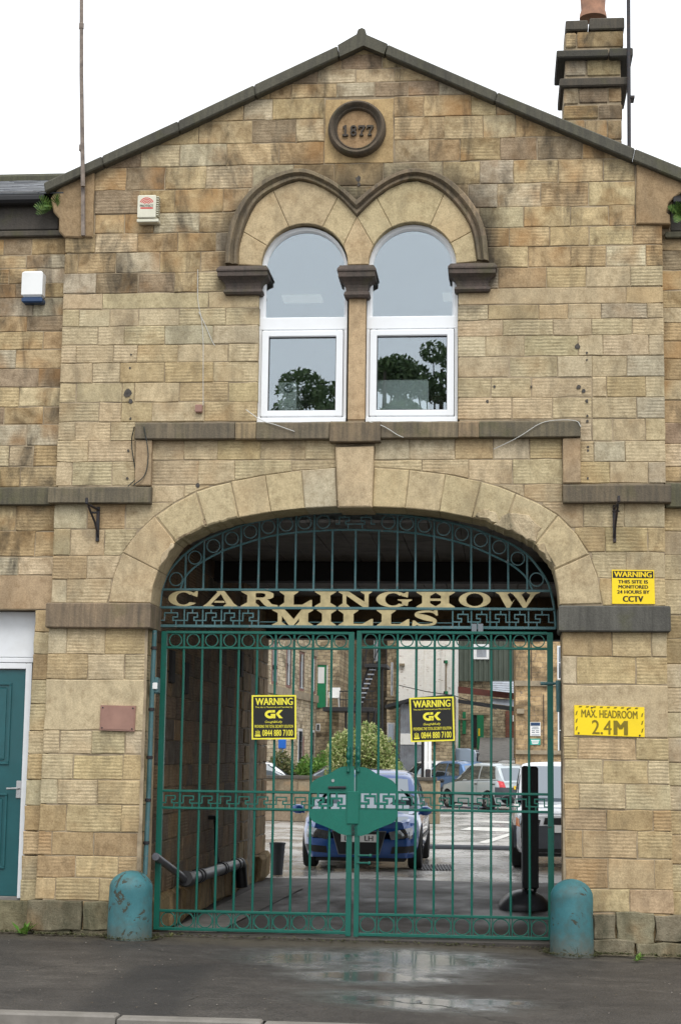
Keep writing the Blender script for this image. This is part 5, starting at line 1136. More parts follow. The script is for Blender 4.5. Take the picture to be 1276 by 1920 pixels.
t.build('lettering', M['faded_black'], root)
t = MB()
for (u, v) in ((.06, .06), (.93, .05), (.25, .93), (.76, .92)): p_ = fr_(u, v, 0); t.tube([(p_[0], p_[1]+.001, p_[2]), (p_[0], p_[1]-.006, p_[2])], .008, 8)
t.build('screw', M['dark_iron'], root)
# plaque
c = [at(*p, -.03) for p in ((187, 1369), (252, 1371.5), (254.5, 1323.5), (189, 1322))]; pm = MB(); pm.prism(c, -.03, .002); pq = tag(pm.build('plaque', M['plaque']), 'blank pinkish stone plaque on the left pier', 'plaque')
pm = MB(); ci = inset(c, .012); pm.prism(ci, -.034, -.0295); pm.build('plaque_face', M['plaque'], pq); pm = MB()
for (x_, z_) in inset(c, .022): pm.tube([(x_, -.033, z_), (x_, -.038, z_)], .007, 8)
pm.build('fixing', M['dark_iron'], pq)
# alarm boxes
def boxpx(name, x0, x1, y0, y1, Y0, Y1, mat, par=None, c=.008):
    a_, b_ = at(x0, y1, Y0), at(x1, y0, Y0); m_ = MB(); m_.cbox(a_[0], b_[0], Y0, Y1, a_[1], b_[1], c); return m_.build(name, mat, par)
ab = empty('alarm_box', (at(278, 417)[0], 0, at(278, 417)[1]), 'cream burglar alarm box with red logo under the left gable slope', 'alarm box')
boxpx('case', 257.5, 293, 365, 409, -.10, .004, M['cream'], ab, .01); boxpx('case', 256.5, 297.5, 409.6, 416.5, -.09, .004, M['cream'], ab, .006)
vm = MB(); vx = at(296, 390, -.05)[0]
for k in range(9): zz = at(296, 371+k*4.2, -.05)[1]; vm.box(at(293, 390, -.09)[0]+.001, at(298.5, 390, -.06)[0], -.085, -.01, zz-.004, zz+.003)
vm.build('vent_slat', M['cream'], ab)
c = [at(*p, -.10) for p in ((258, 408.5), (292.5, 408.5), (292.5, 365.5), (258, 365.5))]; fr_ = quad_frame(*[(x_, -.10, z_) for x_, z_ in c], (0, -1, 0)); t = MB()
for k in range(4):
    r0, r1 = .10+.09*k, .145+.09*k
    for q in range(20, 160, 20): t.add([fr_(.5+r_*.95*math.cos(R(a_)), .58+r_*math.sin(R(a_))*.75, .0015) for r_, a_ in ((r0, q), (r1, q), (r1, q+20), (r0, q+20))], [(0, 1, 2, 3)])
rect_in(t, fr_, .16, .84, .40, .455, .0015); t.build('logo', M['red_print'], ab); t = MB(); fit_text(t, 'PROTECT', fr_, .14, .86, .475, .575, .03, off=.003); t.build('lettering', M['sign_black'], ab)
sb = empty('alarm_siren', (at(60, 565, YN)[0], YN, at(60, 565, YN)[1]), 'white alarm siren box with navy base on the left building', 'alarm siren')
boxpx('case', 40, 81, 507, 556, YN-.11, YN+.004, M['white_plastic'], sb, .02); boxpx('base', 40.5, 80, 556.5, 567, YN-.105, YN+.004, M['blue_plastic'], sb, .012)
# wrought brackets
def bracket(x0, yt, yb, xa, label):
    a_ = at(x0, yt, -.02); b_ = at(x0, yb, -.02); root = empty('hanging_bracket', (b_[0], 0, b_[1]), label, 'bracket')
    m_ = MB(); m_.cbox(a_[0]-.014, a_[0]+.014, -.024, .004, b_[1], a_[1], .004); m_.build('back_plate', M['dark_iron'], root)
    m_ = MB(); e = Vector((a_[0]+xa, -.30, a_[1]-.01)); m_.tube([(a_[0], -.02, a_[1]-.03), e], .011, 8); m_.tube([(b_[0], -.02, b_[1]+.04), (b_[0]+xa*.4, -.10, b_[1]+.16), (e.x-xa*.15, -.25, e.z-.02)], .010, 8)
    for k in range(12): q = 2*math.pi*k/8
    m_.tube([(a_[0]+xa*.35+.03*math.cos(q*.7), -.12+.03*math.sin(q*.7), a_[1]-.07) for q in range(10)], .006, 6); m_.tube([e, e+Vector((0, 0, .05))], [.016, .012], 8); m_.build('scroll_arm', M['dark_iron'], root)
bracket(184.5, 950, 1015, -.04, 'black wrought iron bracket under the ledge left of the arch'); bracket(1150.5, 947, 1017, .02, 'black wrought iron bracket under the ledge right of the arch')
# flag pole, junction box, cables, iron remnants
pm = MB(); a_ = at(156.5, 442, -.06); b_ = at(151, -10, -.06); mid = at(153, 290, -.06); pm.tube([(a_[0], -.06, a_[1]), (at(156, 310, -.06)[0], -.06, at(156, 310, -.06)[1])], [.024, .022], 4); fp = empty('pole', (a_[0], -.05, a_[1]), 'tall thin weathered wooden pole fixed to the left end of the gable', 'pole'); pm.build('pole_foot', M['wood_pole'], fp)
pm = MB(); pm.tube([(at(156.2, 350, -.1)[0], -.105, at(156.2, 350, -.1)[1]), (at(153, 140, -.1)[0], -.10, at(153, 140, -.1)[1]), (b_[0], -.10, b_[1]+.6)], [.021, .019, .017], 8); pm.build('pole_shaft', M['wood_pole'], fp)
for y_ in (50, 278): c0 = at(153, y_, -.1); pm = MB(); pm.lathe([(.017, c0[1]-.03), (.024, c0[1]-.02), (.024, c0[1]+.03), (.017, c0[1]+.04)], c0[0], -.10, 10); pm.build('pole_clip', M['wood_pole'], fp)
jb = boxpx('junction_box', 365.5, 379, 758, 773, -.05, .004, M['plaque']); tag(jb, 'small brown junction box above the left end of the sill ledge', 'junction box')
def cable(pts, r, mat, label, Y=-.012):
    m_ = MB(); P = [at(*p, p2) for p, p2 in [((x_, y_), (yy if yy is not None else Y)) for x_, y_, yy in pts]]; Q = smooth_curve(P, 5); ys = []
    n_ = len(pts)
    for i in range(len(Q)):
        t = i/5; k = min(int(t), n_-2); f_ = t-k; ya = pts[k][2] if pts[k][2] is not None else Y; yb = pts[k+1][2] if pts[k+1][2] is not None else Y; ys.append(ya+(yb-ya)*f_)
    m_.tube([(x_, y_, z_) for (x_, z_), y_ in zip(Q, ys)], r, 6); tag(m_.build('cable', mat), label, 'cable')
cable([(371, 505, None), (371, 560, None), (378, 600, None), (381, 640, None), (381, 700, None), (381, 760, None)], .0028, M['wire_white'], 'white cable running down the wall to the junction box')
cable([(373, 585, None), (385, 610, None), (398, 640, None), (403, 648, None)], .003, M['wire_white'], 'short loose white cable slanting off the vertical cable')
cable([(252, 800, -.10), (247, 830, -.03), (252, 870, -.02), (256, 895, -.02), (240, 912, -.03)], .005, M['wire_dark'], 'dark cable looped round the left end of the stepped ledge')
cable([(270, 800, -.10), (278, 850, -.075), (272, 890, -.075), (250, 910, -.09)], .005, M['wire_dark'], 'dark cable hanging across the left label stop')
cable([(1088, 800, -.10), (1078, 789, -.09), (1040, 788, -.09), (1010, 795, -.10), (970, 820, -.10), (925, 842, -.02)], .003, M['wire_white'], 'white cable draped over the right end of the sill ledge')
cable([(461, 768, -.02), (490, 788, -.09), (515, 796, -.10), (552, 809, -.10)], .0035, M['wire_white'], 'white cable draped over the sill under the left window')
cable([(690, 790, -.09), (720, 800, -.10), (750, 818, -.10), (770, 822, -.02)], .0035, M['wire_white'], 'white cable draped over the sill under the right window')
for (x_, y_, r_) in ((240, 738, .04), (245, 752, .022), (1082, 650, .026), (1084, 725, .022), (1093, 733, .02), (1099, 752, .015), (671, 336, .03), (672, 346, .018), (913, 753, .017), (371, 910, .02), (246, 665, .01), (244, 690, .012), (245, 785, .012), (241, 845, .012), (239, 897, .012), (1099, 662, .012), (1099, 675, .01), (1100, 780, .012), (1100, 790, .012), (1101, 838, .012), (1101, 845, .012), (1101, 897, .012), (926, 725, .012), (995, 725, .010)):
    c0 = at(x_, y_); m_ = MB(); n_ = 9; pl_ = [(c0[0]+r_*random.uniform(.6, 1.1)*math.cos(2*math.pi*k/n_), c0[1]+r_*random.uniform(.7, 1.3)*math.sin(2*math.pi*k/n_)) for k in range(n_)]; m_.prism(pl_, -.007, .01); m_.build('old_fixing', M['rust_stub'], GH)
# conduit and entry device on the left jamb
cm = MB(); P = [at(286, 1182, .12), at(281, 1300, .12), at(275, 1480, .12), at(268, 1640, .12)]; cp = empty('drain_pipe', (P[-1][0], .12, P[-1][1]), 'thin teal painted pipe running down the left jamb beside the gate', 'pipe')
cm.tube([(x_+.02, .12, z_) for x_, z_ in P], .022, 10); cm.build('pipe', M['teal'], cp)
for y_ in (1215, 1330, 1420, 1500, 1580): xx = lerp_curve([(1182, 286), (1640, 268)])(y_); c0 = at(xx, y_, .12); cm = MB(); cm.lathe([(.022, c0[1]-.015), (.030, c0[1]-.012), (.030, c0[1]+.012), (.022, c0[1]+.015)], c0[0]+.02, .12, 10); cm.build('pipe_bracket', M['dark_iron'], cp)
ed_ = empty('entry_device', (at(290, 1300, .2)[0], .2, at(290, 1300, .2)[1]), 'small white and teal entry sensor on the left gate jamb', 'sensor')
boxpx('case', 284, 297, 1270, 1300, .12, .22, M['teal'], ed_, .01); boxpx('lens', 285, 295, 1280, 1292, .10, .1195, M['white_plastic'], ed_, .004)

# ------------------------------------------------------------------ bollards
def bollard(x0, x1, yt, yb, label):
    Yb = -.36; a_ = at(x0, yb-60, Yb+.19); b_ = at(x1, yb-60, Yb+.19); r_ = (b_[0]-a_[0])/2; cx_ = (a_[0]+b_[0])/2; zt = at((x0+x1)/2, yt, Yb+.19)[1]; zb = tilt(cx_, 0)-.05
    hs_ = zt-r_*.85; prof = [(r_*1.03, zb), (r_*1.03, zb+.1), (r_*1.0, zb+.3)]+[(r_*.99, hs_)]+[(r_*math.cos(R(q)), hs_+r_*.85*math.sin(R(q))) for q in (12, 25, 38, 50, 62, 74, 84, 89.5)]
    m_ = MB(); m_.lathe(prof, cx_, Yb+.19, 28); o = m_.build('bollard', M['bollard'])
    for v in o.data.vertices:
        k = 1+.018*math.sin(v.co.x*23+v.co.z*9)*math.cos(v.co.z*17+v.co.y*11); v.co.x = cx_+(v.co.x-cx_)*k; v.co.y = Yb+.19+(v.co.y-Yb-.19)*k
    shade_auto(o, 60); return tag(o, label, 'bollard', 'bollards flanking the gateway')
bollard(205, 285, 1632, 1760, 'teal painted round-topped stone bollard at the foot of the left pier'); bollard(1031, 1111, 1648, 1782, 'chipped teal round-topped stone bollard at the foot of the right pier')
# ------------------------------------------------------------------ things in the passage
sp = empty('soil_pipe', (PXW+.2, 3.5, .1), 'thick grey drain pipe lying along the foot of the passage wall', 'pipe')
def wallpt(px, py, off):        # point on a plane parallel to the passage wall, off metres in front of it
    d_ = ray(px, py); t = (PXW+off-CX)/d_.x; return CAM+d_*t
A = wallpt(352, 1636, .14); B = wallpt(447, 1628, .14); A.z = (A.z+B.z)/2+.02; B.z = A.z-.05
m_ = MB(); m_.tube([A, B], .062, 16); shade_auto(m_.build('pipe_run', M['pipe_grey'], sp)); m_ = MB(); dv = (B-A).normalized()
for t in (.03, .16, .21, .62, .66, .93): m_ = MB(); m_.tube([A+(B-A)*t-dv*.03, A+(B-A)*t+dv*.03], .074, 16); shade_auto(m_.build('pipe_collar', M['black'], sp))
m_ = MB(); m_.tube([B, B+dv*.10, B+dv*.17+Vector((0, 0, -.05)), B+dv*.19+Vector((.02, 0, -.28))], .070, 14); shade_auto(m_.build('pipe_elbow', M['black'], sp)); m_ = MB(); m_.tube([A+dv*.1, A-dv*.10, A-dv*.2+Vector((.01, 0, .02))], .075, 14); shade_auto(m_.build('pipe_elbow', M['black'], sp))
m_ = MB(); C0 = wallpt(300, 1610, .10); m_.tube([A-dv*.15, A-dv*.4+Vector((0, 0, .06)), (C0.x, C0.y-.2, C0.z+.03)], .035, 12); shade_auto(m_.build('branch_pipe', M['pipe_grey'], sp))
m_ = MB(); q = A+(B-A)*.64; m_.tube([q+Vector((-.04, 0, .03)), q+Vector((-.07, 0, .15)), q+Vector((-.08, 0, .47)), q+Vector((-.085, -.03, .54)), q+Vector((-.085, -.12, .56)), q+Vector((-.16, -.2, .56))], .024, 12); shade_auto(m_.build('waste_pipe', M['black'], sp))
ks = MB(); ks.add([(PXW+.1, .55, .012), (PXW+.55, .55, .012), (PXW+.75, 6.4, .012), (PXW+.15, 6.4, .012)], [(0, 1, 2, 3)]); tag(ks.build('gutter_strip', M['concrete']), kind='structure')
bx_, by_ = gx(519, 1641); bk = empty('bucket', (bx_, by_, 0), 'tall dark grey tapered bucket standing at the end of the passage', 'bucket')
m_ = MB(); m_.lathe([(.078, .004), (.108, .42), (.116, .425), (.116, .445), (.104, .445), (.100, .40), (.07, .03)], bx_, by_, 24, True); shade_auto(m_.build('bucket_body', M['rubber'], bk))
for (px_, py_, k) in ((322, 1250, 0), (348, 1272, 1), (452, 1245, 2)):
    v = wallpt(px_, py_, .01); m_ = MB(); m_.cbox(v.x-.02, v.x+.02, v.y-.09, v.y+.09, v.z-.16, v.z+.16, .01); m_.build('slot_shade_plate', M['dark_void'], passage)  # no real hollow: near-black plate paints the shade of an open slot
# pavement sign seen edge-on
sx_, sy_ = gx(981, 1704); ps = empty('pavement_sign', (sx_, sy_, 0), 'black free-standing swing sign seen edge-on behind the right gate leaf', 'sign')
prof = [(.30, .0), (.305, .04), (.29, .08), (.23, .14), (.15, .185), (.08, .205), (.02, .21)]; m_ = MB(); n_ = 28; V = []; F = []
for r_, h in prof:
    for k in range(n_): q = 2*math.pi*k/n_; V.append((sx_+r_*.92*(abs(math.cos(q))**.7)*(1 if math.cos(q) > 0 else -1), sy_+r_*1.1*math.sin(q), h))
for i in range(len(prof)-1):
    for k in range(n_): F.append((i*n_+k, i*n_+(k+1) % n_, (i+1)*n_+(k+1) % n_, (i+1)*n_+k))
F.append(tuple(range((len(prof)-1)*n_, len(prof)*n_))); m_.add(V, F); shade_auto(m_.build('rubber_base', M['pipe_grey'], ps), 40)
px_ = at(993, 1500, sy_)[0]; z0_, z1_ = at(993, 1664, sy_)[1], at(993, 1436, sy_)[1]; m_ = MB(); m_.cbox(px_-.085, px_-.02, sy_-.28, sy_+.28, z0_, z1_, .015); m_.cbox(px_-.016, px_+.085, sy_-.29, sy_+.29, z0_+.004, z1_-.006, .018); m_.build('sign_panel', M['black'], ps)
for o_ in (-.05, .05): m_ = MB(); m_.tube([(px_+o_, sy_-.02, .12), (px_+o_, sy_-.02, z0_+.02)], .018, 10); m_.build('spring_leg', M['dark_iron'], ps)
m_ = MB(); m_.cbox(px_-.094, px_-.086, sy_-.285, sy_+.285, z0_+.01, z1_-.01, .002); m_.build('edge_trim', M['lead'], ps)

# ------------------------------------------------------------------ cars
def make_car(name, label, X, Y, rz, paint, L=4.2, Wd=1.76, H=1.42, wb=2.58, wr_=.315, shoulder=None, roof=None, grille='wide', plate=None, plate_rear=None, rails=False, bumper=None, group='cars parked in the mill yard', rear_lamp=True, boxy=0.0):
    root = empty(name, (X, Y, 0), label, 'car', group, rz=rz); hl = L/2
    zs = lerp_curve([(a_*hl, b_) for a_, b_ in shoulder]); zr_ = lerp_curve([(a_*hl, b_*H) for a_, b_ in roof])
    yw = (wb/2+.02, -wb/2+.02); zb0 = .19 if H < 1.55 else .26; Ra = wr_+.055
    def zb(y):
        z_ = zb0
        for c in yw:
            if abs(y-c) < Ra: z_ = max(z_, wr_+math.sqrt(Ra*Ra-(y-c)**2)*.98)
        return z_
    def hw(y):
        s = abs(y)/hl; return Wd/2*(1-.05*s**2-(.13-.13*min(1, boxy*1.1))*max(0, (s-.75)/.25)**2)
    ys = sorted(set([-hl, -hl+.02, -hl+.06, hl-.06, hl-.02, hl]+[-hl+L*i/72 for i in range(73)]+[c+s*Ra for c in yw for s in (-1, -.97, .97, 1)]))
    V = []; F = []; k = 9
    for y in ys:
        e = max(0, 1-(hl-abs(y))/.06); e = e*e; w = hw(y)-.05*e; b_ = zb(y); t = zs(y); lo_ = b_+.10*e if b_ < .3 else b_
        sec = [(w-.07, lo_), (w-.015, max(lo_, .36)), (w, max(lo_, .55)), (w-.004, max(lo_+.002, t-.16)), (w-.03, max(lo_+.004, t-.055)), (w-.10, t-.008), (w*.62, t+.022-.03*e), (w*.3, t+.035-.04*e), (0, t+.04-.045*e)]
        V += [(p[0], y, max(p[1], lo_)) for p in sec]+[(-p[0], y, max(p[1], lo_)) for p in sec[:-1]][::-1]
    m_s = 2*k-1
    for i in range(len(ys)-1):
        for j in range(m_s-1): F.append((i*m_s+j, i*m_s+j+1, (i+1)*m_s+j+1, (i+1)*m_s+j))
        F.append((i*m_s+m_s-1, i*m_s, (i+1)*m_s, (i+1)*m_s+m_s-1))
    F += [tuple(range(m_s)), tuple(range((len(ys)-1)*m_s, len(ys)*m_s))]
    n0 = len(V); cy = [y for y in [-hl+L*i/90 for i in range(91)] if zr_(y) > zs(y)+.004]; kk = 7
    for y in cy:
        w = hw(y)-.075; t = zs(y)-.01; r_ = zr_(y); f_ = (r_-t)/max(.01, H-.9); wt = w-(.17-.1*boxy)*min(1.1, f_)
        sec = [(w, t), (w+(wt-w)*.5+.012*min(1, f_), t+(r_-t)*.5), (wt+.01, r_-.07*min(1, f_)), (wt-.035, r_-.025*min(1, f_)), (wt-.12, r_), (wt*.45, r_+.018), (0, r_+.022)]
        V += [(p[0], y, p[1]) for p in sec]+[(-p[0], y, p[1]) for p in sec[:-1]][::-1]
    m2 = 2*kk-1
    for i in range(len(cy)-1):
        for j in range(m2-1): F.append((n0+i*m2+j, n0+i*m2+j+1, n0+(i+1)*m2+j+1, n0+(i+1)*m2+j))
    F += [tuple(n0+j for j in range(m2)), tuple(n0+(len(cy)-1)*m2+j for j in range(m2))]
    b = MB(); b.add(V, F); body = b.build('body', paint, root, local=True); fix_normals(body); shade_auto(body, 38)
    bvh = BVHTree.FromPolygons([Vector(v) for v in V], [tuple(p.vertices) for p in body.data.polygons])
    def drape(nm, quad, axis, mat, off=.007, n=8, m=6, side=1, par=None, thick=.0):
        Vv = []
        for j in range(m+1):
            for i in range(n+1):
                u, v = i/n, j/m; p = [quad[0][q]*(1-u)*(1-v)+quad[1][q]*u*(1-v)+quad[2][q]*u*v+quad[3][q]*(1-u)*v for q in (0, 1)]
                o_, d_ = (Vector((side*3, p[0], p[1])), Vector((-side, 0, 0))) if axis == 'x' else (Vector((p[0], side*6, p[1])), Vector((0, -side, 0)))
                h = bvh.ray_cast(o_, d_)
                if h[0] is None: h = bvh.find_nearest(o_+d_*(3-.8 if axis == 'x' else 6-hl))
                nn = h[1] if h[1].dot(d_) < 0 else -h[1]; Vv.append(h[0]+nn*off)
        Ff = []
        for j in range(m):
            for i in range(n): a_ = j*(n+1)+i; Ff.append((a_, a_+1, a_+n+2, a_+n+1))
        mm = MB(); mm.add(Vv, Ff); o = mm.build(nm, mat, par or root, local=True, smooth=True); return o
    # glazing measured off the cabin
    yf = max(cy); yr = min(cy); ytf = max(y for y in cy if zr_(y) > H*.955); ytr = min(y for y in cy if zr_(y) > H*.93)
    wv = hw(0)-.13
    drape('windscreen', [(-wv*.93, zs(yf)+.05), (wv*.93, zs(yf)+.05), (wv*.78, H*.965), (-wv*.78, H*.965)], 'y', M['car_glass'], .006, 14, 8, 1)
    drape('rear_window', [(wv*.82, zs(yr)+.06), (-wv*.82, zs(yr)+.06), (-wv*.72, H*.95), (wv*.72, H*.95)], 'y', M['car_glass'], .006, 12, 6, -1)
    ymid = (ytf+ytr)/2+.08
    for s in (1, -1):
        z1 = H*.945; zlo = lambda y: zs(y)+.035
        f0 = yf-.30; r0 = yr+.30
        for (qa, qb, ta, tb) in ((ymid+.035, f0, ymid+.035, ytf+.02), (max(r0, ymid-.95), ymid-.035, max(ytr+.10, ymid-.85), ymid-.035)):
            drape('side_window', [(qa, zlo(qa)), (qb, zlo(qb)), (tb, z1-.02), (ta, z1-.02)], 'x', M['car_glass'], .006, 8, 6, s)
        drape('door_line', [(ymid-.006, .30), (ymid+.006, .30), (ymid+.006, zs(ymid)), (ymid-.006, zs(ymid))], 'x', M['black'], .003, 1, 10, s)
        for yh in (ymid+.16, ymid-.82): drape('door_handle', [(yh-.2, zs(yh)-.15), (yh-.03, zs(yh)-.15), (yh-.03, zs(yh)-.115), (yh-.2, zs(yh)-.115)], 'x', paint if bumper is None else M['black'], .018, 3, 2, s)
        drape('side_strip', [(-wb/2+Ra-.0, .44), (wb/2-Ra+.04, .44), (wb/2-Ra+.04, .50), (-wb/2+Ra, .50)], 'x', M['black'], .010, 10, 2, s)
        mm = MB(); xm_ = hw(yf-.45)+.02; mm.add([], []); c = (s*(xm_+.06), yf-.38, zs(yf-.4)+.09)
        prof = [(.02, -.0), (.07, .012), (.085, .05), (.07, .085), (.02, .10)]
        Vm = []; Fm = []
        for (r_, d_) in prof:
            for q in range(10): a_ = 2*math.pi*q/10; Vm.append((c[0]+r_*1.25*math.cos(a_), c[1]+.05-d_*1.1, c[2]+r_*.85*math.sin(a_)))
        for i in range(4):
            for q in range(10): Fm.append((i*10+q, i*10+(q+1) % 10, i*10+10+(q+1) % 10, i*10+10+q))
        Fm += [tuple(range(10)), tuple(range(40, 50))]; mm.add(Vm, Fm); mm.tube([(c[0]-s*.1, c[1], c[2]-.04), (c[0], c[1], c[2]-.03)], .02, 6)
        o = mm.build('mirror', paint if bumper is None else M['black'], root, local=True, smooth=True); fix_normals(o)
        # lamps
        zn = zs(hl-.05); wn = hw(hl-.1)
        drape('headlight', [(s*wn*.60, zn-.20), (s*wn*.985, zn-.155), (s*wn*.985, zn-.02), (s*wn*.56, zn-.085)], 'y', M['lamp_clear'], .008, 8, 5, 1)
        drape('indicator', [(s*wn*.93, zn-.19), (s*wn*.992, zn-.17), (s*wn*.992, zn-.05), (s*wn*.94, zn-.07)], 'y', M['lamp_orange'] if boxy > .3 else M['lamp_clear'], .012, 3, 4, 1)
        zt_ = zs(-hl+.05); wn2 = hw(-hl+.1)
        drape('tail_light', [(s*wn2*.70, zt_-.32), (s*wn2*.99, zt_-.36), (s*wn2*.99, zt_+.02), (s*wn2*.84, zt_+.02)], 'y', M['lamp_red'], .012, 5, 6, -1)
    zn = zs(hl-.05); wn = hw(hl-.05)
    if grille == 'tall':
        gq = lambda i: [(-.30+i, .235+i), (.30-i, .235+i), (.40-i, zn-.07-i), (-.40+i, zn-.07-i)]
        drape('grille_surround', gq(0), 'y', M['lead'], .010, 8, 8, 1); drape('grille', gq(.012), 'y', M['black'], .016, 8, 8, 1)
        for s in (1, -1): drape('air_intake', [(s*.46, .255), (s*.78, .275), (s*.80, .37), (s*.48, .35)], 'y', M['black'], .008, 6, 3, 1)
    else:
        drape('grille', [(-.42, zn-.15), (.42, zn-.15), (.40, zn-.05), (-.40, zn-.05)], 'y', M['black'], .010, 8, 3, 1); drape('air_intake', [(-.5, .27), (.5, .27), (.5, .38), (-.5, .38)], 'y', M['black'], .010, 8, 3, 1)
    if bumper:
        for s, nm in ((1, 'front_bumper'), (-1, 'rear_bumper')):
            zt_ = .30+.26 if s > 0 else .62
            drape(nm, [(-Wd/2*.93, .34), (Wd/2*.93, .34), (Wd/2*.93, zt_+.1), (-Wd/2*.93, zt_+.1)], 'y', bumper, .035, 16, 5, s)
    def number(nm, s, zc, txt, mat):
        y_ = s*(hl+.035 if not bumper else hl+.06); fr2 = quad_frame((-.26*s, y_, zc-.055), (.26*s, y_, zc-.055), (.26*s, y_, zc+.055), (-.26*s, y_, zc+.055), (0, s, 0)) if s < 0 else quad_frame((.26, y_, zc-.055), (-.26, y_, zc-.055), (-.26, y_, zc+.055), (.26, y_, zc+.055), (0, 1, 0))
        if s < 0: fr2 = quad_frame((-.26, y_, zc-.055), (.26, y_, zc-.055), (.26, y_, zc+.055), (-.26, y_, zc+.055), (0, -1, 0))
        o = rect_in(MB(), fr2, 0, 1, 0, 1, 0, -.02).build(nm, mat, root, local=True); t = MB()
        for (w_, u0, u1) in txt: fit_text(t, w_, fr2, u0, u1, .17, .83, .02)
        if t.v: t.build('lettering', M['sign_black'], o, local=True)
    if plate: number('number_plate', 1, plate[0], plate[1], M['plate_white'])
    if plate_rear: number('number_plate', -1, plate_rear[0], plate_rear[1], M['plate_yellow'])
    if rails:
        for s in (1, -1): mm = MB(); xr = hw(0)-.30; mm.tube([(s*xr, ytf-.1, H+.0), (s*xr, ytf-.22, H+.06), (s*xr, ytr+.3, H+.06), (s*xr, ytr+.15, H-.01)], .016, 6); mm.build('roof_rail', M['alloy'], root, local=True)
    for c in yw:
        for s in (1, -1):
            xo = hw(c)+.004; mm = MB(); Vw = []; Fw = []; n = 26
            for (r_, d_) in ((wr_*.62, .0), (wr_*.70, -.008), (wr_*.93, -.002), (wr_, .03), (wr_, .17), (wr_*.9, .2), (wr_*.5, .2)):
                for q in range(n): a_ = 2*math.pi*q/n; Vw.append((s*(xo-d_), c+r_*math.cos(a_), wr_+r_*math.sin(a_)))
            for i in range(6):
                for q in range(n): Fw.append((i*n+q, i*n+(q+1) % n, i*n+n+(q+1) % n, i*n+n+q))
            mm.add(Vw, Fw); wh = mm.build('wheel', M['tyre'], root, local=True); fix_normals(wh); shade_auto(wh, 40)
            mm = MB(); Vr = []; Fr = []
            for q in range(n): a_ = 2*math.pi*q/n; Vr.append((s*(xo-.05), c+wr_*.66*math.cos(a_), wr_+wr_*.66*math.sin(a_)))
            mm.add(Vr, [tuple(range(n))]); mm.build('brake_disc', M['dark_iron'], wh, local=True)
            mm = MB()
            for q in range(7):
                a_ = 2*math.pi*q/7; t_ = Vector((0, math.cos(a_), math.sin(a_))); nn = Vector((0, -math.sin(a_), math.cos(a_))); c0 = Vector((s*(xo-.012), c, wr_))
                P_ = [c0+t_*wr_*.1+nn*.035, c0+t_*wr_*.64+nn*.028, c0+t_*wr_*.64-nn*.028, c0+t_*wr_*.1-nn*.035]; mm.add(P_+[p-Vector((s*.03, 0, 0)) for p in P_], [(0, 1, 2, 3), (0, 4, 5, 1), (3, 2, 6, 7)])
            for q in range(n):
                a0_, a1_ = 2*math.pi*q/n, 2*math.pi*(q+1)/n; P_ = [(s*(xo-.004), c+r_*math.cos(a_), wr_+r_*math.sin(a_)) for r_, a_ in ((wr_*.59, a0_), (wr_*.67, a0_), (wr_*.67, a1_), (wr_*.59, a1_))]; mm.add(P_, [(0, 1, 2, 3)])
            mm.build('rim', M['alloy'], wh, local=True)
    ub = MB(); ub.box(-Wd/2+.24, Wd/2-.24, -hl+.2, hl-.2, zb0-.06, .5); ub.box(-Wd/2+.1, Wd/2-.1, -wb/2+Ra, wb/2-Ra, zb0-.04, .45); ub.build('underbody', M['black'], root, local=True)
    return root
HB_S = [(-1, .80), (-.97, .90), (-.9, .95), (0, .93), (.38, .90), (.55, .86), (.80, .78), (.93, .70), (1, .62)]
HB_R = [(-1, .60), (-.955, .66), (-.80, .93), (-.6, .985), (-.2, 1.0), (.0, .985), (.12, .94), (.44, .62), (.6, .5)]
SUV_S = [(-1, .92), (-.95, 1.0), (0, 1.02), (.35, 1.0), (.5, .98), (.85, .93), (.96, .86), (1, .78)]
SUV_R = [(-1, .58), (-.97, .64), (-.88, .96), (-.7, 1.0), (.0, 1.0), (.12, .97), (.36, .64), (.5, .5)]
VAN_S = [(-1, .98), (-.97, 1.02), (0, 1.04), (.55, 1.02), (.75, .98), (.95, .84), (1, .74)]
VAN_R = [(-1, .55), (-.985, .60), (-.95, .96), (-.8, 1.0), (.3, 1.0), (.42, .97), (.72, .53), (.8, .48)]
ax, ay = at(672, 1600, 9.8)[0], 9.8
make_car('car', 'metallic blue hatchback parked facing the gates, behind the lock plate', ax, ay+2.13, math.pi, car_paint('blue_car_paint', (.005, .062, .25), .35, .35), 4.21, 1.78, 1.43, shoulder=HB_S, roof=HB_R, grille='tall', plate=(.47, (('LY', .10, .34), ('LH', .66, .90))))
wx = at(961, 1600, 10.6)[0]+.87
make_car('car', 'white off-roader with dark bumper half hidden behind the right pier', wx, 10.6+2.1, math.pi, car_paint('white_car_paint', (.72, .73, .75), 0, .4), 4.2, 1.78, 1.58, wr_=.35, shoulder=SUV_S, roof=SUV_R, bumper=M['rubber'], plate=(.62, (('HO', .40, .66),)), boxy=.6)
def at_d(px, d): p = px3(px, 1450, d); return p.x, p.y
x_, y_ = at_d(914, 56.5); make_car('car', 'silver hatchback seen from behind with red tail lamp and yellow plate', x_, y_, R(33), car_paint('silver_car_paint', (.44, .49, .51), .35, .38), 3.77, 1.64, 1.48, 2.47, .29, HB_S, HB_R, plate_rear=(.72, (('YG02', .06, .52), ('K', .60, .72))), bumper=M['rubber'])
x_, y_ = at_d(850, 65); make_car('car', 'pale blue hatchback parked behind the silver car', x_, y_, R(33), car_paint('pale_blue_car_paint', (.09, .19, .38), .4, .35), 3.85, 1.66, 1.52, 2.46, .29, HB_S, HB_R, bumper=M['rubber'])
x_, y_ = at_d(800, 78); make_car('van', 'blue-grey people carrier standing side-on before the white mill', x_, y_, R(84), car_paint('van_paint', (.26, .34, .44), .4, .4), 4.85, 1.9, 2.06, 3.0, .33, VAN_S, VAN_R, boxy=.8)
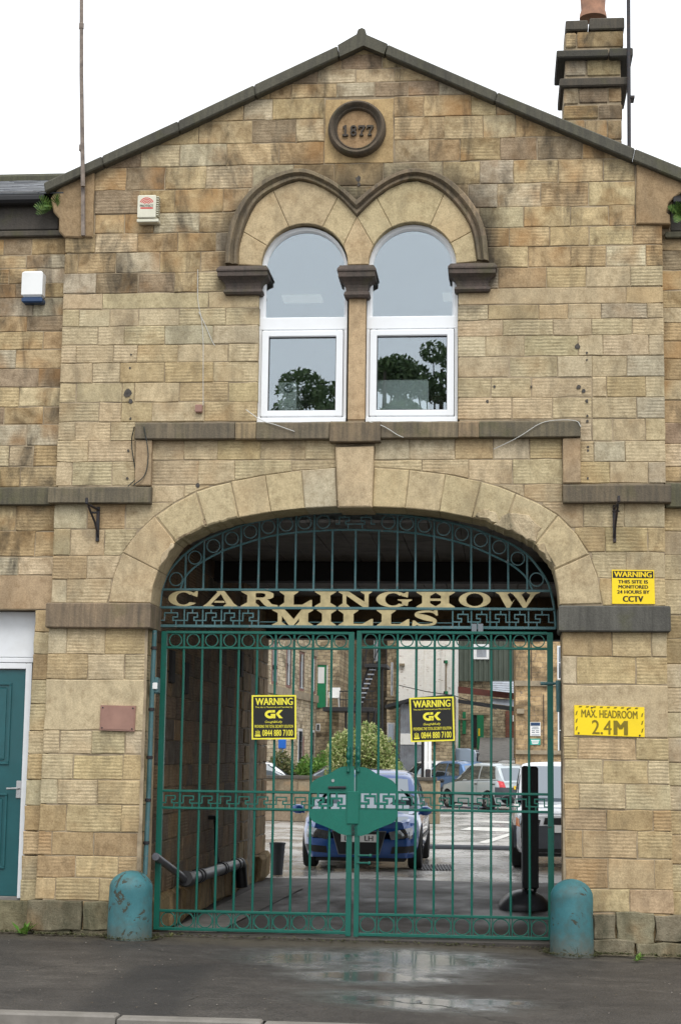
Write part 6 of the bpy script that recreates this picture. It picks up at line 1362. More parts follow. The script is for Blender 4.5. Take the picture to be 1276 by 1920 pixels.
x_, y_ = at_d(962, 73); make_car('car', 'white estate car with roof rails behind the silver car', x_, y_, R(36), car_paint('white_estate_paint', (.66, .67, .68), 0, .4), 4.4, 1.75, 1.56, 2.6, .31, HB_S, SUV_R, rails=True)
x_, y_ = at_d(808, 70); make_car('car', 'white hatchback between the shrub and the pale blue car', x_, y_, R(30), car_paint('white_hatch_paint', (.70, .71, .72), 0, .4), 3.8, 1.65, 1.50, 2.46, .29, HB_S, HB_R)
x_, y_ = at_d(496, 50); make_car('car', 'white car nosing out from behind the passage end, above the low wall', x_, y_, R(-84), car_paint('white_left_paint', (.70, .71, .72), 0, .4), 4.0, 1.68, 1.48, 2.5, .3, HB_S, HB_R)
x_, y_ = at_d(634, 52); make_car('car', 'black car parked behind the low yard wall and bushes', x_, y_, R(80), car_paint('black_car_paint', (.012, .013, .016), .2, .3), 4.2, 1.72, 1.44, 2.55, .3, HB_S, HB_R)

# ------------------------------------------------------------------ yard furniture
def d2Y(d): return d-CD
YW = d2Y(43.0)
lw = empty('yard_wall', (at(540, 1540, YW)[0], YW, 0), 'low stone wall with dark coping behind the blue car', 'wall')
a_ = at(455, 1500, YW)[0]; b_ = at(818, 1500, YW)[0]; ztop = at(560, 1461, YW)[1]
mb = MB(); mb.box(a_, b_, YW+.02, YW+.32, -.1, ztop); mb.build('wall_core', M['mortar'], lw); z = 0.0; k = 0
while z < ztop-.1:
    h = min(.25, ztop-z); u = a_-.2*(k % 2)
    while u < b_:
        w = random.uniform(.4, .75); p0, p1 = max(u, a_), min(u+w, b_); u += w
        if p1-p0 > .08: stone(lw, [(p0, z), (p1, z), (p1, z+h), (p0, z+h)], M['stone'], vary((.23, .185, .13), .2), frame=lambda uu, zz, o: (uu, YW-o, zz), depth=.02, gap=.008, name='stone', out=.01)
    z += h; k += 1
u = a_
while u < b_: mb = MB(); mb.cbox(u+.004, min(u+.9, b_), YW-.05, YW+.38, ztop, ztop+.09, .015); mb.build('coping_stone', M['ledge'], lw, color=(.10, .085, .07)); u += .9
YP_ = d2Y(43.2); c0 = at(817.5, 1540, YP_); gpst = MB(); gpst.cbox(c0[0]-.07, c0[0]+.09, YP_-.10, YP_+.10, -.02, at(817, 1464, YP_)[1], .02); gp_o = gpst.build('gate_post', M['stone_rough'], None, color=(.36, .30, .21)); tag(gp_o, 'short stone post at the end of the low yard wall', 'post')
YQ = d2Y(45); c0 = at(798, 1480, YQ); bp_ = empty('banner_post', (c0[0], YQ, 0), 'black and white striped tall post behind the blue car', 'post')
for (p0, p1, mt) in ((789, 794.5, 'black'), (795, 801, 'white_plastic'), (802, 808, 'white_plastic')):
    m_ = MB(); m_.cbox(at(p0, 1430, YQ)[0], at(p1, 1430, YQ)[0], YQ-.04, YQ+.04, .0, at(798, 1388, YQ)[1], .006); m_.build('strip', M[mt], bp_)
m_ = MB(); m_.cbox(at(797, 1450, YQ)[0], at(807, 1450, YQ)[0], YQ-.12, YQ-.05, .1, at(798, 1442, YQ)[1], .02); m_.build('meter_box', M['dark_iron'], bp_)
# rubber strip and worn paint on the yard
x0, y0 = gx(812, 1591); x1, y1 = gx(962, 1594); mb = MB(); mb.tube([(x0-.15, y0, .03), (x0, y0, .03), (x1, y1, .03), (x1+3, y1-.2, .03)], .05, 8); tag(mb.build('cable_protector', M['rubber']), 'dark rubber strip lying across the wet yard', 'floor strip')
for i, (P, lab) in enumerate(((((862, 1556), (978, 1561), (985, 1553), (880, 1551)), ''), (((895, 1580), (912, 1582), (970, 1562), (955, 1562)), ''), (((900, 1542), (990, 1545), (990, 1541), (910, 1539)), ''))):
    mb = MB(); mb.add([(*gx(*p), .004) for p in P], [(0, 1, 2, 3)]); tag(mb.build('parking_line', M['road_paint']), kind='structure')
gr_ = [gx(*p) for p in ((778, 1622), (846, 1622), (852, 1632), (783, 1632))]; grt = empty('drain_grate', (gr_[0][0], gr_[0][1], 0), 'iron drain grate set in the wet yard right of the blue car', 'drain')
mb = MB(); mb.add([(x_, y_, .002) for x_, y_ in gr_], [(3, 2, 1, 0)]); fix_normals(mb.build('pit', M['black'], grt))
for k in range(12):
    t = (k+.3)/12; p0 = Vector((*gr_[0], .01))*(1-t)+Vector((*gr_[1], .01))*t; p1 = Vector((*gr_[3], .01))*(1-t)+Vector((*gr_[2], .01))*t; mb = MB(); mb.tube([p0, p1], .012, 4); mb.build('grate_bar', M['dark_iron'], grt)

# ------------------------------------------------------------------ mill buildings round the yard
M['mill'] = masonry_mat('mill_stone', (.56, .47, .32), (.33, .26, .17), (.19, .16, .12), .36, .15, .014, .6)
M['mill_dark'] = masonry_mat('sooty_mill_stone', (.17, .135, .095), (.09, .075, .055), (.06, .052, .045), .36, .15, .014, .8)
M['mill_y'] = masonry_mat('mill_stone_side', (.66, .57, .41), (.40, .32, .21), (.20, .17, .13), .34, .14, .014, .5, axes='YZ')
M['mill_warm'] = masonry_mat('warm_mill_stone', (.50, .36, .20), (.34, .24, .135), (.24, .19, .14), .42, .19, .010, .6)
M['whitewash'] = masonry_mat('whitewashed_brick', (.90, .89, .85), (.86, .85, .81), (.80, .79, .75), .24, .085, .006, .03, flake=(.36, .28, .22), con=.15)
M['brick'] = masonry_mat('red_brick', (.24, .09, .06), (.19, .075, .055), (.16, .14, .12), .24, .085, .010, .2, con=.4)
M['cladding'] = plain('grey_green_cladding', (.085, .105, .085), .5, .1, 3, .1, dirt=(.05, .06, .05), dirt_amt=.3)
M['rust'] = plain('red_oxide_steel', (.12, .035, .025), .6, .2, 6, .2, dirt=(.04, .03, .03), dirt_amt=.5)
M['tin'] = plain('galvanised_sheet', (.34, .37, .42), .45, .15, 5, .15, metal=.4, dirt=(.12, .11, .1), dirt_amt=.4)
M['yard_green'] = plain('mid_green_paint', (.012, .20, .085), .45, .1, 5, .05)
M['brown_frame'] = plain('brown_window_frame', (.22, .11, .09), .6, .2, 8, .1)
M['stone_trim'] = plain('plain_stone_trim', (.30, .25, .175), .85, .2, 5, .4, dirt=(.09, .075, .06), dirt_amt=.5)
M['fire_escape'] = plain('black_steelwork', (.022, .023, .026), .5, .2, 9, .1)
def bld(name, label, px0, px1, d, mat, depth=9, ztop=12.5, cat='building', X0=None, X1=None):
    Y = d2Y(d); a_ = at(px0, 1400, Y)[0] if X0 is None else X0; b_ = at(px1, 1400, Y)[0] if X1 is None else X1
    root = empty(name, ((a_+b_)/2, Y, 0), label, cat); m_ = MB(); m_.box(a_, b_, Y, Y+depth, -.2, ztop); m_.build('wall', mat, root)
    m_ = MB(); m_.add([(a_-.2, Y-.3, ztop), (b_+.2, Y-.3, ztop), (b_+.2, Y+depth+.3, ztop), (a_-.2, Y+depth+.3, ztop), ((a_-.2), Y+depth/2, ztop+2.2), (b_+.2, Y+depth/2, ztop+2.2)], [(0, 1, 5, 4), (2, 3, 4, 5), (1, 2, 5), (3, 0, 4), (3, 2, 1, 0)]); m_.build('roof', M['slate'], root)
    return root, Y
def piece(root, Y, name, x0, x1, y0, y1, mat, out=.03, back=.05, c=.006):
    a_, b_ = at(x0, y1, Y-out), at(x1, y0, Y-out); m_ = MB(); m_.cbox(a_[0], b_[0], Y-out, Y+back, a_[1], b_[1], min(c, (b_[0]-a_[0])/4, (b_[1]-a_[1])/4)); return m_.build(name, mat, root)
def win(root, Y, x0, x1, y0, y1, frame='white_gloss', t=2.0, sill=True, bars=0):
    w = piece(root, Y, 'window', x0, x1, y0, y1, M[frame], .03, .02); g_ = piece(w, Y, 'pane', x0+t, x1-t, y0+t, y1-t, M['glass_far'], .034, -.031, .001)
    for k in range(bars): yy = y0+(y1-y0)*(k+1)/(bars+1); piece(w, Y, 'glazing_bar', x0+t, x1-t, yy-.7, yy+.7, M[frame], .045, -.035, .001)
    if sill: piece(w, Y, 'sill', x0-2, x1+2, y1+.2, y1+3.5, M['stone_trim'], .12, .0)
    return w
# left mill: a long wall running back from the passage
root = empty('mill_building', (-7.5, 50, 0), 'stone mill range with tall brown-framed windows along the left of the yard', 'building')
D0, D1 = 60.0, 71.0; P0 = px3(497, 1420, D0); P1 = px3(589, 1420, D1); dirv = Vector((P1.x-P0.x, P1.y-P0.y, 0)).normalized(); nrm = Vector((dirv.y, -dirv.x, 0))
def mw(t, z, o): p = P0+dirv*t+nrm*o; return (p.x, p.y, z)
Lw = (P1-P0).length
def mbox(root, name, t0, t1, z0, z1, o0, o1, mat):
    V = [mw(t, z, o) for o in (o1, o0) for t, z in ((t0, z0), (t1, z0), (t1, z1), (t0, z1))]; m_ = MB(); m_.add(V, [(0, 1, 2, 3), (7, 6, 5, 4), (0, 4, 5, 1), (1, 5, 6, 2), (2, 6, 7, 3), (3, 7, 4, 0)]); o = m_.build(name, mat, root); fix_normals(o); return o
mbox(root, 'wall', -6, Lw+.3, -.2, 11, -8, 0, M['mill_y']); mbox(root, 'sill_band', -6, Lw+.32, 3.85, 4.15, -.05, .1, M['stone_trim']); mbox(root, 'roof', -6.2, Lw+.5, 11, 11.3, -8.2, .3, M['slate'])
for k in range(4):
    t = .9+k*3.0; w = mbox(root, 'window', t, t+1.15, 4.2, 5.75, -.02, .012, M['brown_frame']); mbox(w, 'pane', t+.12, t+1.03, 4.3, 5.65, .012, .018, M['glass_far']); mbox(w, 'glazing_bar', t+.54, t+.6, 4.3, 5.65, .018, .03, M['white_gloss']); mbox(w, 'lintel', t-.2, t+1.35, 5.76, 6.05, -.02, .06, M['stone_trim'])
    w = mbox(root, 'window', t, t+1.15, 6.6, 8.2, -.02, .012, M['brown_frame']); mbox(w, 'pane', t+.12, t+1.03, 6.7, 8.1, .012, .018, M['glass_far'])
    if k > 1: w = mbox(root, 'window', t, t+1.0, 1.3, 2.7, -.02, .012, M['white_gloss']); mbox(w, 'pane', t+.1, t+.9, 1.4, 2.6, .012, .018, M['glass_far'])
mbox(root, 'doorway', 7.4, 8.3, 0, 2.4, -.02, .01, M['brown_frame'])
# end block with the fire-escape door, dark recess, stair tower
root, Y = bld('mill_building', 'dark stone mill block behind the black fire escape', 572, 634, 73, M['mill'], ztop=12)
d_ = piece(root, Y, 'fire_door', 594.5, 611, 1247, 1327, M['yard_green'], .05); piece(d_, Y, 'notice', 595.5, 608, 1251, 1281, M['white_plastic'], .06, -.051, .001); piece(root, Y, 'lintel', 592, 613, 1241, 1246.5, M['stone_trim'], .08); piece(root, Y, 'door_jamb', 611.5, 614, 1247, 1327, M['white_gloss'], .06)
win(root, Y, 592, 600, 1357, 1371, 'white_gloss', 1.5); 
for k in range(3): piece(root, Y, 'drain_pipe', 588+k*.0, 591.5, 1322+k*26, 1348+k*26, M['black'], .18, -.02)
root, Y = bld('mill_building', 'soot-black stone mill wall at the back of the yard behind the stairs', 632, 728, 84, M['mill_dark'], ztop=14)
win(root, Y, 700, 708, 1190, 1240, 'white_gloss', 1.2); win(root, Y, 640, 655, 1190, 1215, 'white_gloss', 1.2, bars=2)
fe = empty('fire_escape', (at(660, 1330, d2Y(71))[0], d2Y(71), 0), 'black steel fire escape with landing and stair flight behind the gates', 'fire escape')
YE = d2Y(71)
def fbar(name, pts, r_=.03, Y=YE, n=6):
    m_ = MB(); m_.tube([(at(x_, y_, Y)[0], Y, at(x_, y_, Y)[1]) for x_, y_ in pts], r_, n); m_.build(name, M['fire_escape'], fe)
a_, b_ = at(607, 1334, YE), at(702, 1327, YE); m_ = MB(); m_.cbox(a_[0], b_[0], YE-.5, YE+1.9, a_[1], b_[1], .01); m_.build('landing', M['fire_escape'], fe)
for x_ in (620, 648, 668, 690, 702): fbar('post', [(x_, 1445), (x_, 1330)], .05)
for x_ in range(613, 702, 6): fbar('baluster', [(x_, 1329), (x_, 1296)], .012) if x_ > 636 else None
fbar('handrail', [(636, 1296), (702, 1296)], .025); fbar('handrail', [(636, 1312), (702, 1312)], .02)
a_, b_ = at(684, 1252, YE), at(726, 1246, YE); m_ = MB(); m_.cbox(a_[0], b_[0], YE-.3, YE+1.9, a_[1], b_[1], .01); m_.build('landing', M['fire_escape'], fe)
fbar('stringer', [(707, 1240), (676, 1326)], .05); fbar('stringer', [(694, 1243), (664, 1326)], .05); fbar('handrail', [(709, 1216), (676, 1300)], .022); fbar('handrail', [(689, 1216), (664, 1296)], .022)
for k in range(9):
    t = k/9; xa, ya = 694-30*t, 1246+78*t; a_, b_ = at(xa+1, ya+2.2, YE-.1), at(xa+13, ya, YE-.1); m_ = MB(); m_.box(a_[0], b_[0], YE-.12, YE+.16, a_[1], b_[1]); m_.build('tread', M['tin'], fe)
for x_ in (686, 700, 712, 724): fbar('baluster', [(x_, 1247), (x_, 1216)], .015)
fbar('handrail', [(684, 1216), (726, 1216)], .022); fbar('post', [(716, 1445), (716, 1250)], .05); fbar('stringer', [(704, 1334), (682, 1400)], .04)
ch_ = empty('plastic_chair', (at(626, 1327, YE)[0], YE+.2, at(626, 1327, YE)[1]), 'white plastic garden chair on the fire escape landing by the green door', 'chair')
c0 = at(626, 1327.5, YE); zc = c0[1]+.01
for dx_ in (-.17, .17):
    for dy_ in (0, .36): m_ = MB(); m_.tube([(c0[0]+dx_*1.15, YE+.1+dy_, zc), (c0[0]+dx_, YE+.1+dy_, zc+.42)], .022, 6); m_.build('leg', M['white_plastic'], ch_)
m_ = MB(); m_.cbox(c0[0]-.22, c0[0]+.22, YE+.06, YE+.5, zc+.41, zc+.45, .01); m_.build('seat', M['white_plastic'], ch_); m_ = MB(); m_.cbox(c0[0]-.21, c0[0]+.21, YE+.46, YE+.5, zc+.46, zc+.86, .012); m_.build('backrest', M['white_plastic'], ch_)
for s in (-1, 1): m_ = MB(); m_.tube([(c0[0]+s*.22, YE+.48, zc+.66), (c0[0]+s*.24, YE+.1, zc+.64), (c0[0]+s*.2, YE+.1, zc+.44)], .02, 6); m_.build('armrest', M['white_plastic'], ch_)
root, Y = bld('stair_tower', 'narrow stone stair tower with one slit window beside the whitewashed mill', 724, 746, 80, M['mill'], ztop=14)
win(root, Y, 732, 736.5, 1242, 1304, 'white_gloss', 1.0); win(root, Y, 725, 740, 1355, 1393, 'white_gloss', 2.5, False); piece(root, Y, 'string_course', 722, 747, 1308, 1312, M['stone_trim'], .1)
root, Y = bld('white_mill', 'whitewashed brick mill with flaking paint in the middle of the yard', 745, 852, 79, M['whitewash'], ztop=14)
piece(root, Y, 'pilaster', 782, 794, 1150, 1400, M['whitewash'], .25); piece(root, Y, 'pilaster', 826, 834, 1150, 1310, M['whitewash'], .2); piece(root, Y, 'hoist_track', 834, 836.5, 1243, 1300, M['stone_trim'], .1)
piece(root, Y, 'bracket', 831, 838.5, 1238, 1244, M['yard_green'], .2); piece(root, Y, 'bracket', 831, 839, 1296, 1302, M['yard_green'], .2); piece(root, Y, 'spout', 748, 758, 1244, 1248, M['stone_trim'], .2)
sh = empty('lean_to', (at(750, 1350, d2Y(76))[0], d2Y(76), 0), 'lean-to shed with dark roof and corrugated doors against the white mill', 'shed'); Ys = d2Y(76)
m_ = MB(); P_ = [at(*p, Ys) for p in ((722, 1322), (770, 1309), (850, 1302), (850, 1309), (770, 1316), (722, 1328))]; m_.prism(P_, Ys-.3, Ys+2.9); m_.build('roof', M['fire_escape'], sh)
a_, b_ = at(749, 1440, Ys), at(800, 1320, Ys); n_ = 26; m_ = MB(); V = []; F = []
for k in range(n_+1): xx = a_[0]+(b_[0]-a_[0])*k/n_; V += [(xx, Ys-(.03 if k % 2 else 0), 0), (xx, Ys-(.03 if k % 2 else 0), b_[1])]
m_.add(V, [(2*k, 2*k+2, 2*k+3, 2*k+1) for k in range(n_)]); m_.build('corrugated_door', M['tin'], sh); piece(sh, Ys, 'white_board', 750, 800, 1376, 1396, M['white_plastic'], .06)
piece(sh, Ys, 'wall', 800, 852, 1306, 1450, M['mill'], .02, 2.5)
# clad loft over the stone range at the back
root, Y = bld('clad_warehouse', 'stone range with grey-green clad upper floor and green doors at the back right', 850, 985, 86, M['mill'], ztop=10)
a_, b_ = at(849, 1277, Y-.3), at(970, 1277, Y-.3); zt_ = 11.; n_ = 52; m_ = MB(); V = []; F = []
for k in range(n_+1):
    xx = a_[0]+(b_[0]-a_[0])*k/n_; o_ = (.0, .07, .07, 0)[k % 4]; V += [(xx, Y-.3-o_, a_[1]), (xx, Y-.3-o_, zt_)]
m_.add(V, [(2*k, 2*k+2, 2*k+3, 2*k+1) for k in range(n_)]); m_.build('cladding', M['cladding'], root)
w = piece(root, Y, 'window', 887, 916, 1208, 1236, M['white_gloss'], .42); piece(w, Y, 'pane', 893, 911, 1213, 1232, M['tin'], .43, -.425, .001)
def quadp(root, Y, name, pts, mat, o0, o1): m_ = MB(); m_.prism([at(*p, Y-o0) for p in pts], Y-o0, Y-o1); fix_normals(m_.build(name, mat, root))
quadp(root, Y, 'steel_beam', [(858, 1287), (966, 1300), (966, 1311), (858, 1299)], M['rust'], 1.4, 1.2); quadp(root, Y, 'canopy_edge', [(858, 1311), (966, 1326), (966, 1334), (858, 1318)], M['fire_escape'], 2.4, 2.2)
for (P_, nm) in ((((921, 1277), (966, 1277), (966, 1301), (921, 1296)), 'tin_roof'), (((921, 1309), (966, 1312), (966, 1326), (921, 1320)), 'tin_roof')):
    A0, A1, A2, A3 = [at(*p, Y-1.3) for p in P_]; V = []; n_ = 10; m_ = MB()
    for k in range(n_+1): t = k/n_; o_ = 1.25+.9*t+(.05 if k % 2 else 0); V += [(A0[0]+(A3[0]-A0[0])*t, Y-o_, A0[1]+(A3[1]-A0[1])*t), (A1[0]+(A2[0]-A1[0])*t, Y-o_, A1[1]+(A2[1]-A1[1])*t)]
    m_.add(V, [(2*k, 2*k+1, 2*k+3, 2*k+2) for k in range(n_)]); m_.build(nm, M['tin'], root)
d_ = piece(root, Y, 'green_door', 893.5, 906, 1341, 1406, M['yard_green'], .25); piece(d_, Y, 'notice', 896, 899, 1366, 1380, M['yellow'], .27, -.255, .001)
piece(root, Y, 'green_door', 858, 862, 1350, 1402, M['yard_green'], .08); piece(root, Y, 'doorway', 885.5, 893, 1341, 1402, M['fire_escape'], .02); piece(root, Y, 'green_shutter', 866, 873, 1350, 1376, M['yard_green'], .06); piece(root, Y, 'green_shutter', 866.5, 872.5, 1335, 1347, M['yard_green'], .06); piece(root, Y, 'lintel', 857, 876, 1347.5, 1350, M['stone_trim'], .1)
piece(root, Y, 'brick_panel', 947, 966, 1333, 1383, M['brick'], .05); piece(root, Y, 'notice_board', 960, 967.5, 1341, 1353, M['white_plastic'], .15); piece(root, Y, 'lintel', 887, 916, 1337, 1340.5, M['stone_trim'], .12)
rp = empty('ramp', (at(930, 1420, d2Y(78))[0], d2Y(78), 0), 'concrete ramp rising to the back of the yard', 'ramp'); m_ = MB(); Yr = d2Y(76); a_, b_ = at(895, 1440, Yr)[0], at(985, 1440, Yr)[0]
zt_ = at(930, 1383, d2Y(85.5))[1]; zm_ = at(930, 1427, Yr)[1]; m_.add([(a_, Yr, -.1), (b_, Yr, -.1), (b_, Yr, zm_), (a_, Yr, zm_), (a_, Yr+9.5, zt_), (b_, Yr+9.5, zt_), (a_, Yr+9.5, -.1), (b_, Yr+9.5, -.1)], [(0, 1, 2, 3), (3, 2, 5, 4), (0, 3, 4, 6), (1, 7, 5, 2)]); m_.build('ramp_slab', M['concrete'], rp)
# right-hand mill
root, Y = bld('mill_building', 'warm stone mill block with notices on its wall behind the right gate leaf', 966, 1230, 68, M['mill_warm'], ztop=13)
piece(root, Y, 'string_course', 964, 1180, 1278, 1286, M['stone_trim'], .12); piece(root, Y, 'string_course', 966, 1180, 1409, 1414, M['stone_trim'], .1)
for (x_, y0, y1) in ((1018, 1302, 1400), (995, 1190, 1280)): piece(root, Y, 'cable', x_, x_+.8, y0, y1, M['dark_iron'], .04, .0, .001)
win(root, Y, 1044, 1072, 1211, 1274, 'white_gloss', 2.5, bars=1); win(root, Y, 1045, 1072, 1329, 1410, 'white_gloss', 2.5, bars=1)
piece(root, Y, 'corbel', 968, 982, 1329, 1338, M['stone_trim'], .2); piece(root, Y, 'lintel', 966, 1012, 1192, 1203, M['stone_trim'], .06)
def notice(x0, x1, y0, y1, label, mat, head=None, lines=()):
    c = [(at(*p, Y-.05)[0], Y-.05, at(*p, Y-.05)[1]) for p in ((x0, y1), (x1, y1), (x1, y0), (x0, y0))]; fr2 = quad_frame(*c, (0, -1, 0)); r_ = empty('notice_sign', (c[0][0], Y, c[0][2]), label, 'sign'); rect_in(MB(), fr2, 0, 1, 0, 1, 0, -.045).build('sign_plate', M[mat], r_)
    if head: rect_in(MB(), fr2, .05, .95, .74, .97, .006).build('header_band', M[head], r_)
    t = MB()
    for (u0, u1, v0, v1) in lines: rect_in(t, fr2, u0, u1, v0, v1, .006)
    t.build('print_line', M['blue_plastic'] if head else M['white_plastic'], r_)
notice(993, 1012.5, 1354, 1380, 'white notice with blue heading on the right-hand mill wall', 'white_plastic', 'blue_plastic', ((.2, .8, .62, .66), (.15, .85, .5, .54), (.15, .45, .36, .4), (.55, .85, .36, .4), (.15, .45, .24, .28), (.55, .85, .24, .28), (.1, .9, .06, .1)))
M['sea_green'] = plain('sea_green_print', (.02, .36, .28), .45, .05, 5, .03)
notice(993, 1012, 1385, 1396.5, 'small sea-green sign below the white notice', 'sea_green', None, ((.1, .9, .62, .8), (.15, .85, .36, .54), (.2, .8, .12, .28)))
# overhead line between the mills
m_ = MB(); P_ = [px3(748, 1285, 76), px3(800, 1297, 77), px3(850, 1304, 78), px3(930, 1330, 80)]; m_.tube(P_, .02, 5); tag(m_.build('overhead_cable', M['fire_escape']), 'dark cable slung across the white mill', 'cable')
bb_ = px3(529, 1395, 57); m_ = MB(); m_.cbox(bb_.x-.12, bb_.x+.12, bb_.y-.1, bb_.y+.1, bb_.z-.16, bb_.z+.16, .03); m_.tube([(bb_.x, bb_.y, 0), (bb_.x, bb_.y, bb_.z)], .03, 8); M['blue_sign'] = plain('blue_enamel', (.01, .12, .5), .4, .05, 5, .03); tag(m_.build('blue_sign', M['blue_sign']), 'small blue sign on a post above the bushes left of the yard', 'sign')

# ------------------------------------------------------------------ plants
def leaves(blobs, n, size, rnd, up=.3):
    V = []; F = []
    tot = sum(b[3]*b[4]*b[5] for b in blobs)
    for (cx, cy, cz, rx, ry, rz) in blobs:
        for _ in range(int(n*rx*ry*rz/tot)):
            d_ = Vector((rnd.gauss(0, 1), rnd.gauss(0, 1), rnd.gauss(0, 1))).normalized()*(rnd.uniform(.35, 1)**.5)
            p = Vector((cx+d_.x*rx, cy+d_.y*ry, cz+d_.z*rz)); a_ = Vector((rnd.gauss(0, 1), rnd.gauss(0, 1), rnd.gauss(0, 1))).normalized(); b_ = a_.cross(Vector((rnd.gauss(0, 1), rnd.gauss(0, 1), rnd.gauss(0, 1)))).normalized(); s = size*rnd.uniform(.6, 1.3)
            k = len(V); V += [p-a_*s, p+b_*s*.45, p+a_*s, p-b_*s*.45]; F.append((k, k+1, k+2, k+3))
    return V, F
def shrub(name, label, px, d, w, h, mat, n, size, seed, lump=7):
    rnd = random.Random(seed); c = px3(px, 1440, d); root = empty(name, (c.x, c.y, 0), label, 'shrub'); bl_ = []
    for k in range(lump):
        q = 2*math.pi*k/lump+rnd.uniform(-.3, .3); rr = rnd.uniform(.15, .5)*w; zz = rnd.uniform(.3, .78)*h*(1-.25*rr/w); s_ = rnd.uniform(.2, .32)*w
        bl_.append((c.x+rr*math.cos(q), c.y+rr*.7*math.sin(q), zz, s_, s_, s_*rnd.uniform(.8, 1.15)))
    bl_.append((c.x, c.y, h*.55, w*.38, w*.36, h*.42)); V, F = leaves(bl_, n, size, rnd); m_ = MB(); m_.add(V, F); m_.build('foliage', mat, root)
    m_ = MB()
    for k in range(5): q = 2*math.pi*k/5; m_.tube([(c.x+.08*math.cos(q), c.y+.08*math.sin(q), -.02), (c.x+.3*w*math.cos(q)*.5, c.y+.3*w*math.sin(q)*.5, h*.3), (c.x+.4*w*math.cos(q), c.y+.4*w*math.sin(q), h*.65)], [.035, .025, .008], 6)
    m_.build('stems', M['bark'], root)
shrub('shrub', 'large round variegated shrub above the blue car', 686, 47, 1.8, 2.72, M['leaf_var'], 20000, .05, 3, 16)
shrub('shrub', 'olive shrub behind the low wall beside the passage end', 526, 54, 1.15, 1.9, M['leaf_olive'], 2600, .06, 4, 5)
shrub('shrub', 'bright green shrub behind the low wall left of the variegated one', 578, 54, 1.25, 1.75, M['leaf_bright'], 3200, .06, 5, 6)
shrub('shrub', 'dark green shrub under the fire escape landing', 606, 58, 1.0, 1.9, M['leaf_bright'], 1800, .06, 6, 5)
def fern(px, py, Y, label, n=11, L=.26, seed=1, dirx=0):
    rnd = random.Random(seed); c = at(px, py, Y); m_ = MB()
    for k in range(n):
        q = rnd.uniform(-1.3, 1.3)+dirx; el = rnd.uniform(-.2, 1.1); d_ = Vector((math.sin(q)*math.cos(el), -abs(math.cos(q))*math.cos(el)*.6-.1, math.sin(el))); p = Vector((c[0], Y-.01, c[1])); l_ = L*rnd.uniform(.6, 1.1); prev = p.copy(); v = d_.normalized()
        for i in range(9):
            nx_ = prev+v*(l_/9); v = (v+Vector((0, 0, -.13))).normalized(); side = v.cross(Vector((0, 1, .2))).normalized(); ww = l_*.26*math.sin(math.pi*(i+1)/10.5)
            for s in (1, -1): m_.add([prev, prev+v*l_*.08, prev+side*s*ww+v*l_*.09, prev+side*s*ww*.75+v*l_*.03], [(0, 1, 2, 3)])
            prev = nx_
    tag(m_.build('fern', M['fern']), label, 'fern')
fern(98, 392, .02, 'bright green fern growing from the left kneeler by the gutter', 13, .2, 2, -.5); fern(1275, 405, .02, 'green fern growing from the right kneeler', 11, .18, 3, .2)
def weed(px, py, label, n=8, L=.12, seed=1, mat='leaf_bright'):
    rnd = random.Random(seed); x_, y_ = gx(px, py); z_ = tilt(x_, y_); m_ = MB()
    for k in range(n):
        q = rnd.uniform(0, 6.28); el = rnd.uniform(.3, 1.2); d_ = Vector((math.cos(q)*math.cos(el), math.sin(q)*math.cos(el), math.sin(el))); l_ = L*rnd.uniform(.6, 1.2); s = Vector((-d_.y, d_.x, 0)).normalized()*l_*.16; p = Vector((x_+rnd.uniform(-.03, .03), y_+rnd.uniform(-.02, .02), z_))
        m_.add([p, p+d_*l_*.5+s, p+d_*l_-Vector((0, 0, l_*.15)), p+d_*l_*.5-s], [(0, 1, 2, 3)])
    tag(m_.build('weed', M[mat]), label, 'weed')
weed(46, 1764, 'broad-leaved weed at the foot of the left pier plinth', 12, .16, 1); weed(216, 1766, 'tuft of grass against the left bollard', 10, .07, 2); weed(1192, 1800, 'small weed at the foot of the right plinth', 8, .10, 3); weed(318, 1766, 'grass tuft under the left gate leaf', 9, .06, 4, 'leaf_olive')
rnd = random.Random(12); m_ = MB()
for _ in range(240):
    px_, py_ = rnd.uniform(0, 1276), 1770+rnd.random()**1.6*140; x_, y_ = gx(px_, py_); s = rnd.uniform(.004, .014); q = rnd.uniform(0, 3.1); z_ = tilt(x_, y_)+.012; dx_, dy_ = s*math.cos(q), s*math.sin(q)
    m_.add([(x_-dx_, y_-dy_, z_), (x_+dy_*.6, y_-dx_*.6, z_+.004), (x_+dx_, y_+dy_, z_), (x_-dy_*.6, y_+dx_*.6, z_+.003)], [(0, 1, 2, 3)])
M['litter'] = leaf_mat('leaf_litter', (.05, .04, .03), (.2, .16, .11), (.45, .42, .38)); tag(m_.build('leaf_litter', M['litter']), 'scattered specks of leaf litter on the pavement', 'litter', kind='stuff')
m_ = MB(); rnd = random.Random(31)
for (x0, x1, yy, spread, n_) in ((-2.75, -1.85, -.12, .05, 260), (1.9, 3.2, -.10, .05, 300), (-1.8, 1.85, .17, .05, 320), (-3.6, -2.7, -.02, .06, 160)):
    for _ in range(n_):
        x_ = rnd.uniform(x0, x1); y_ = yy-abs(rnd.gauss(0, spread)); z_ = tilt(x_, y_)+.012+abs(rnd.gauss(0, .008)); s = rnd.uniform(.006, .02); q = rnd.uniform(0, 6.28); dx_, dy_ = s*math.cos(q), s*math.sin(q)
        m_.add([(x_-dx_, y_-dy_, z_), (x_+dy_, y_-dx_, z_+s*.6), (x_+dx_, y_+dy_, z_), (x_-dy_, y_+dx_, z_+s*.3)], [(0, 1, 2, 3)])
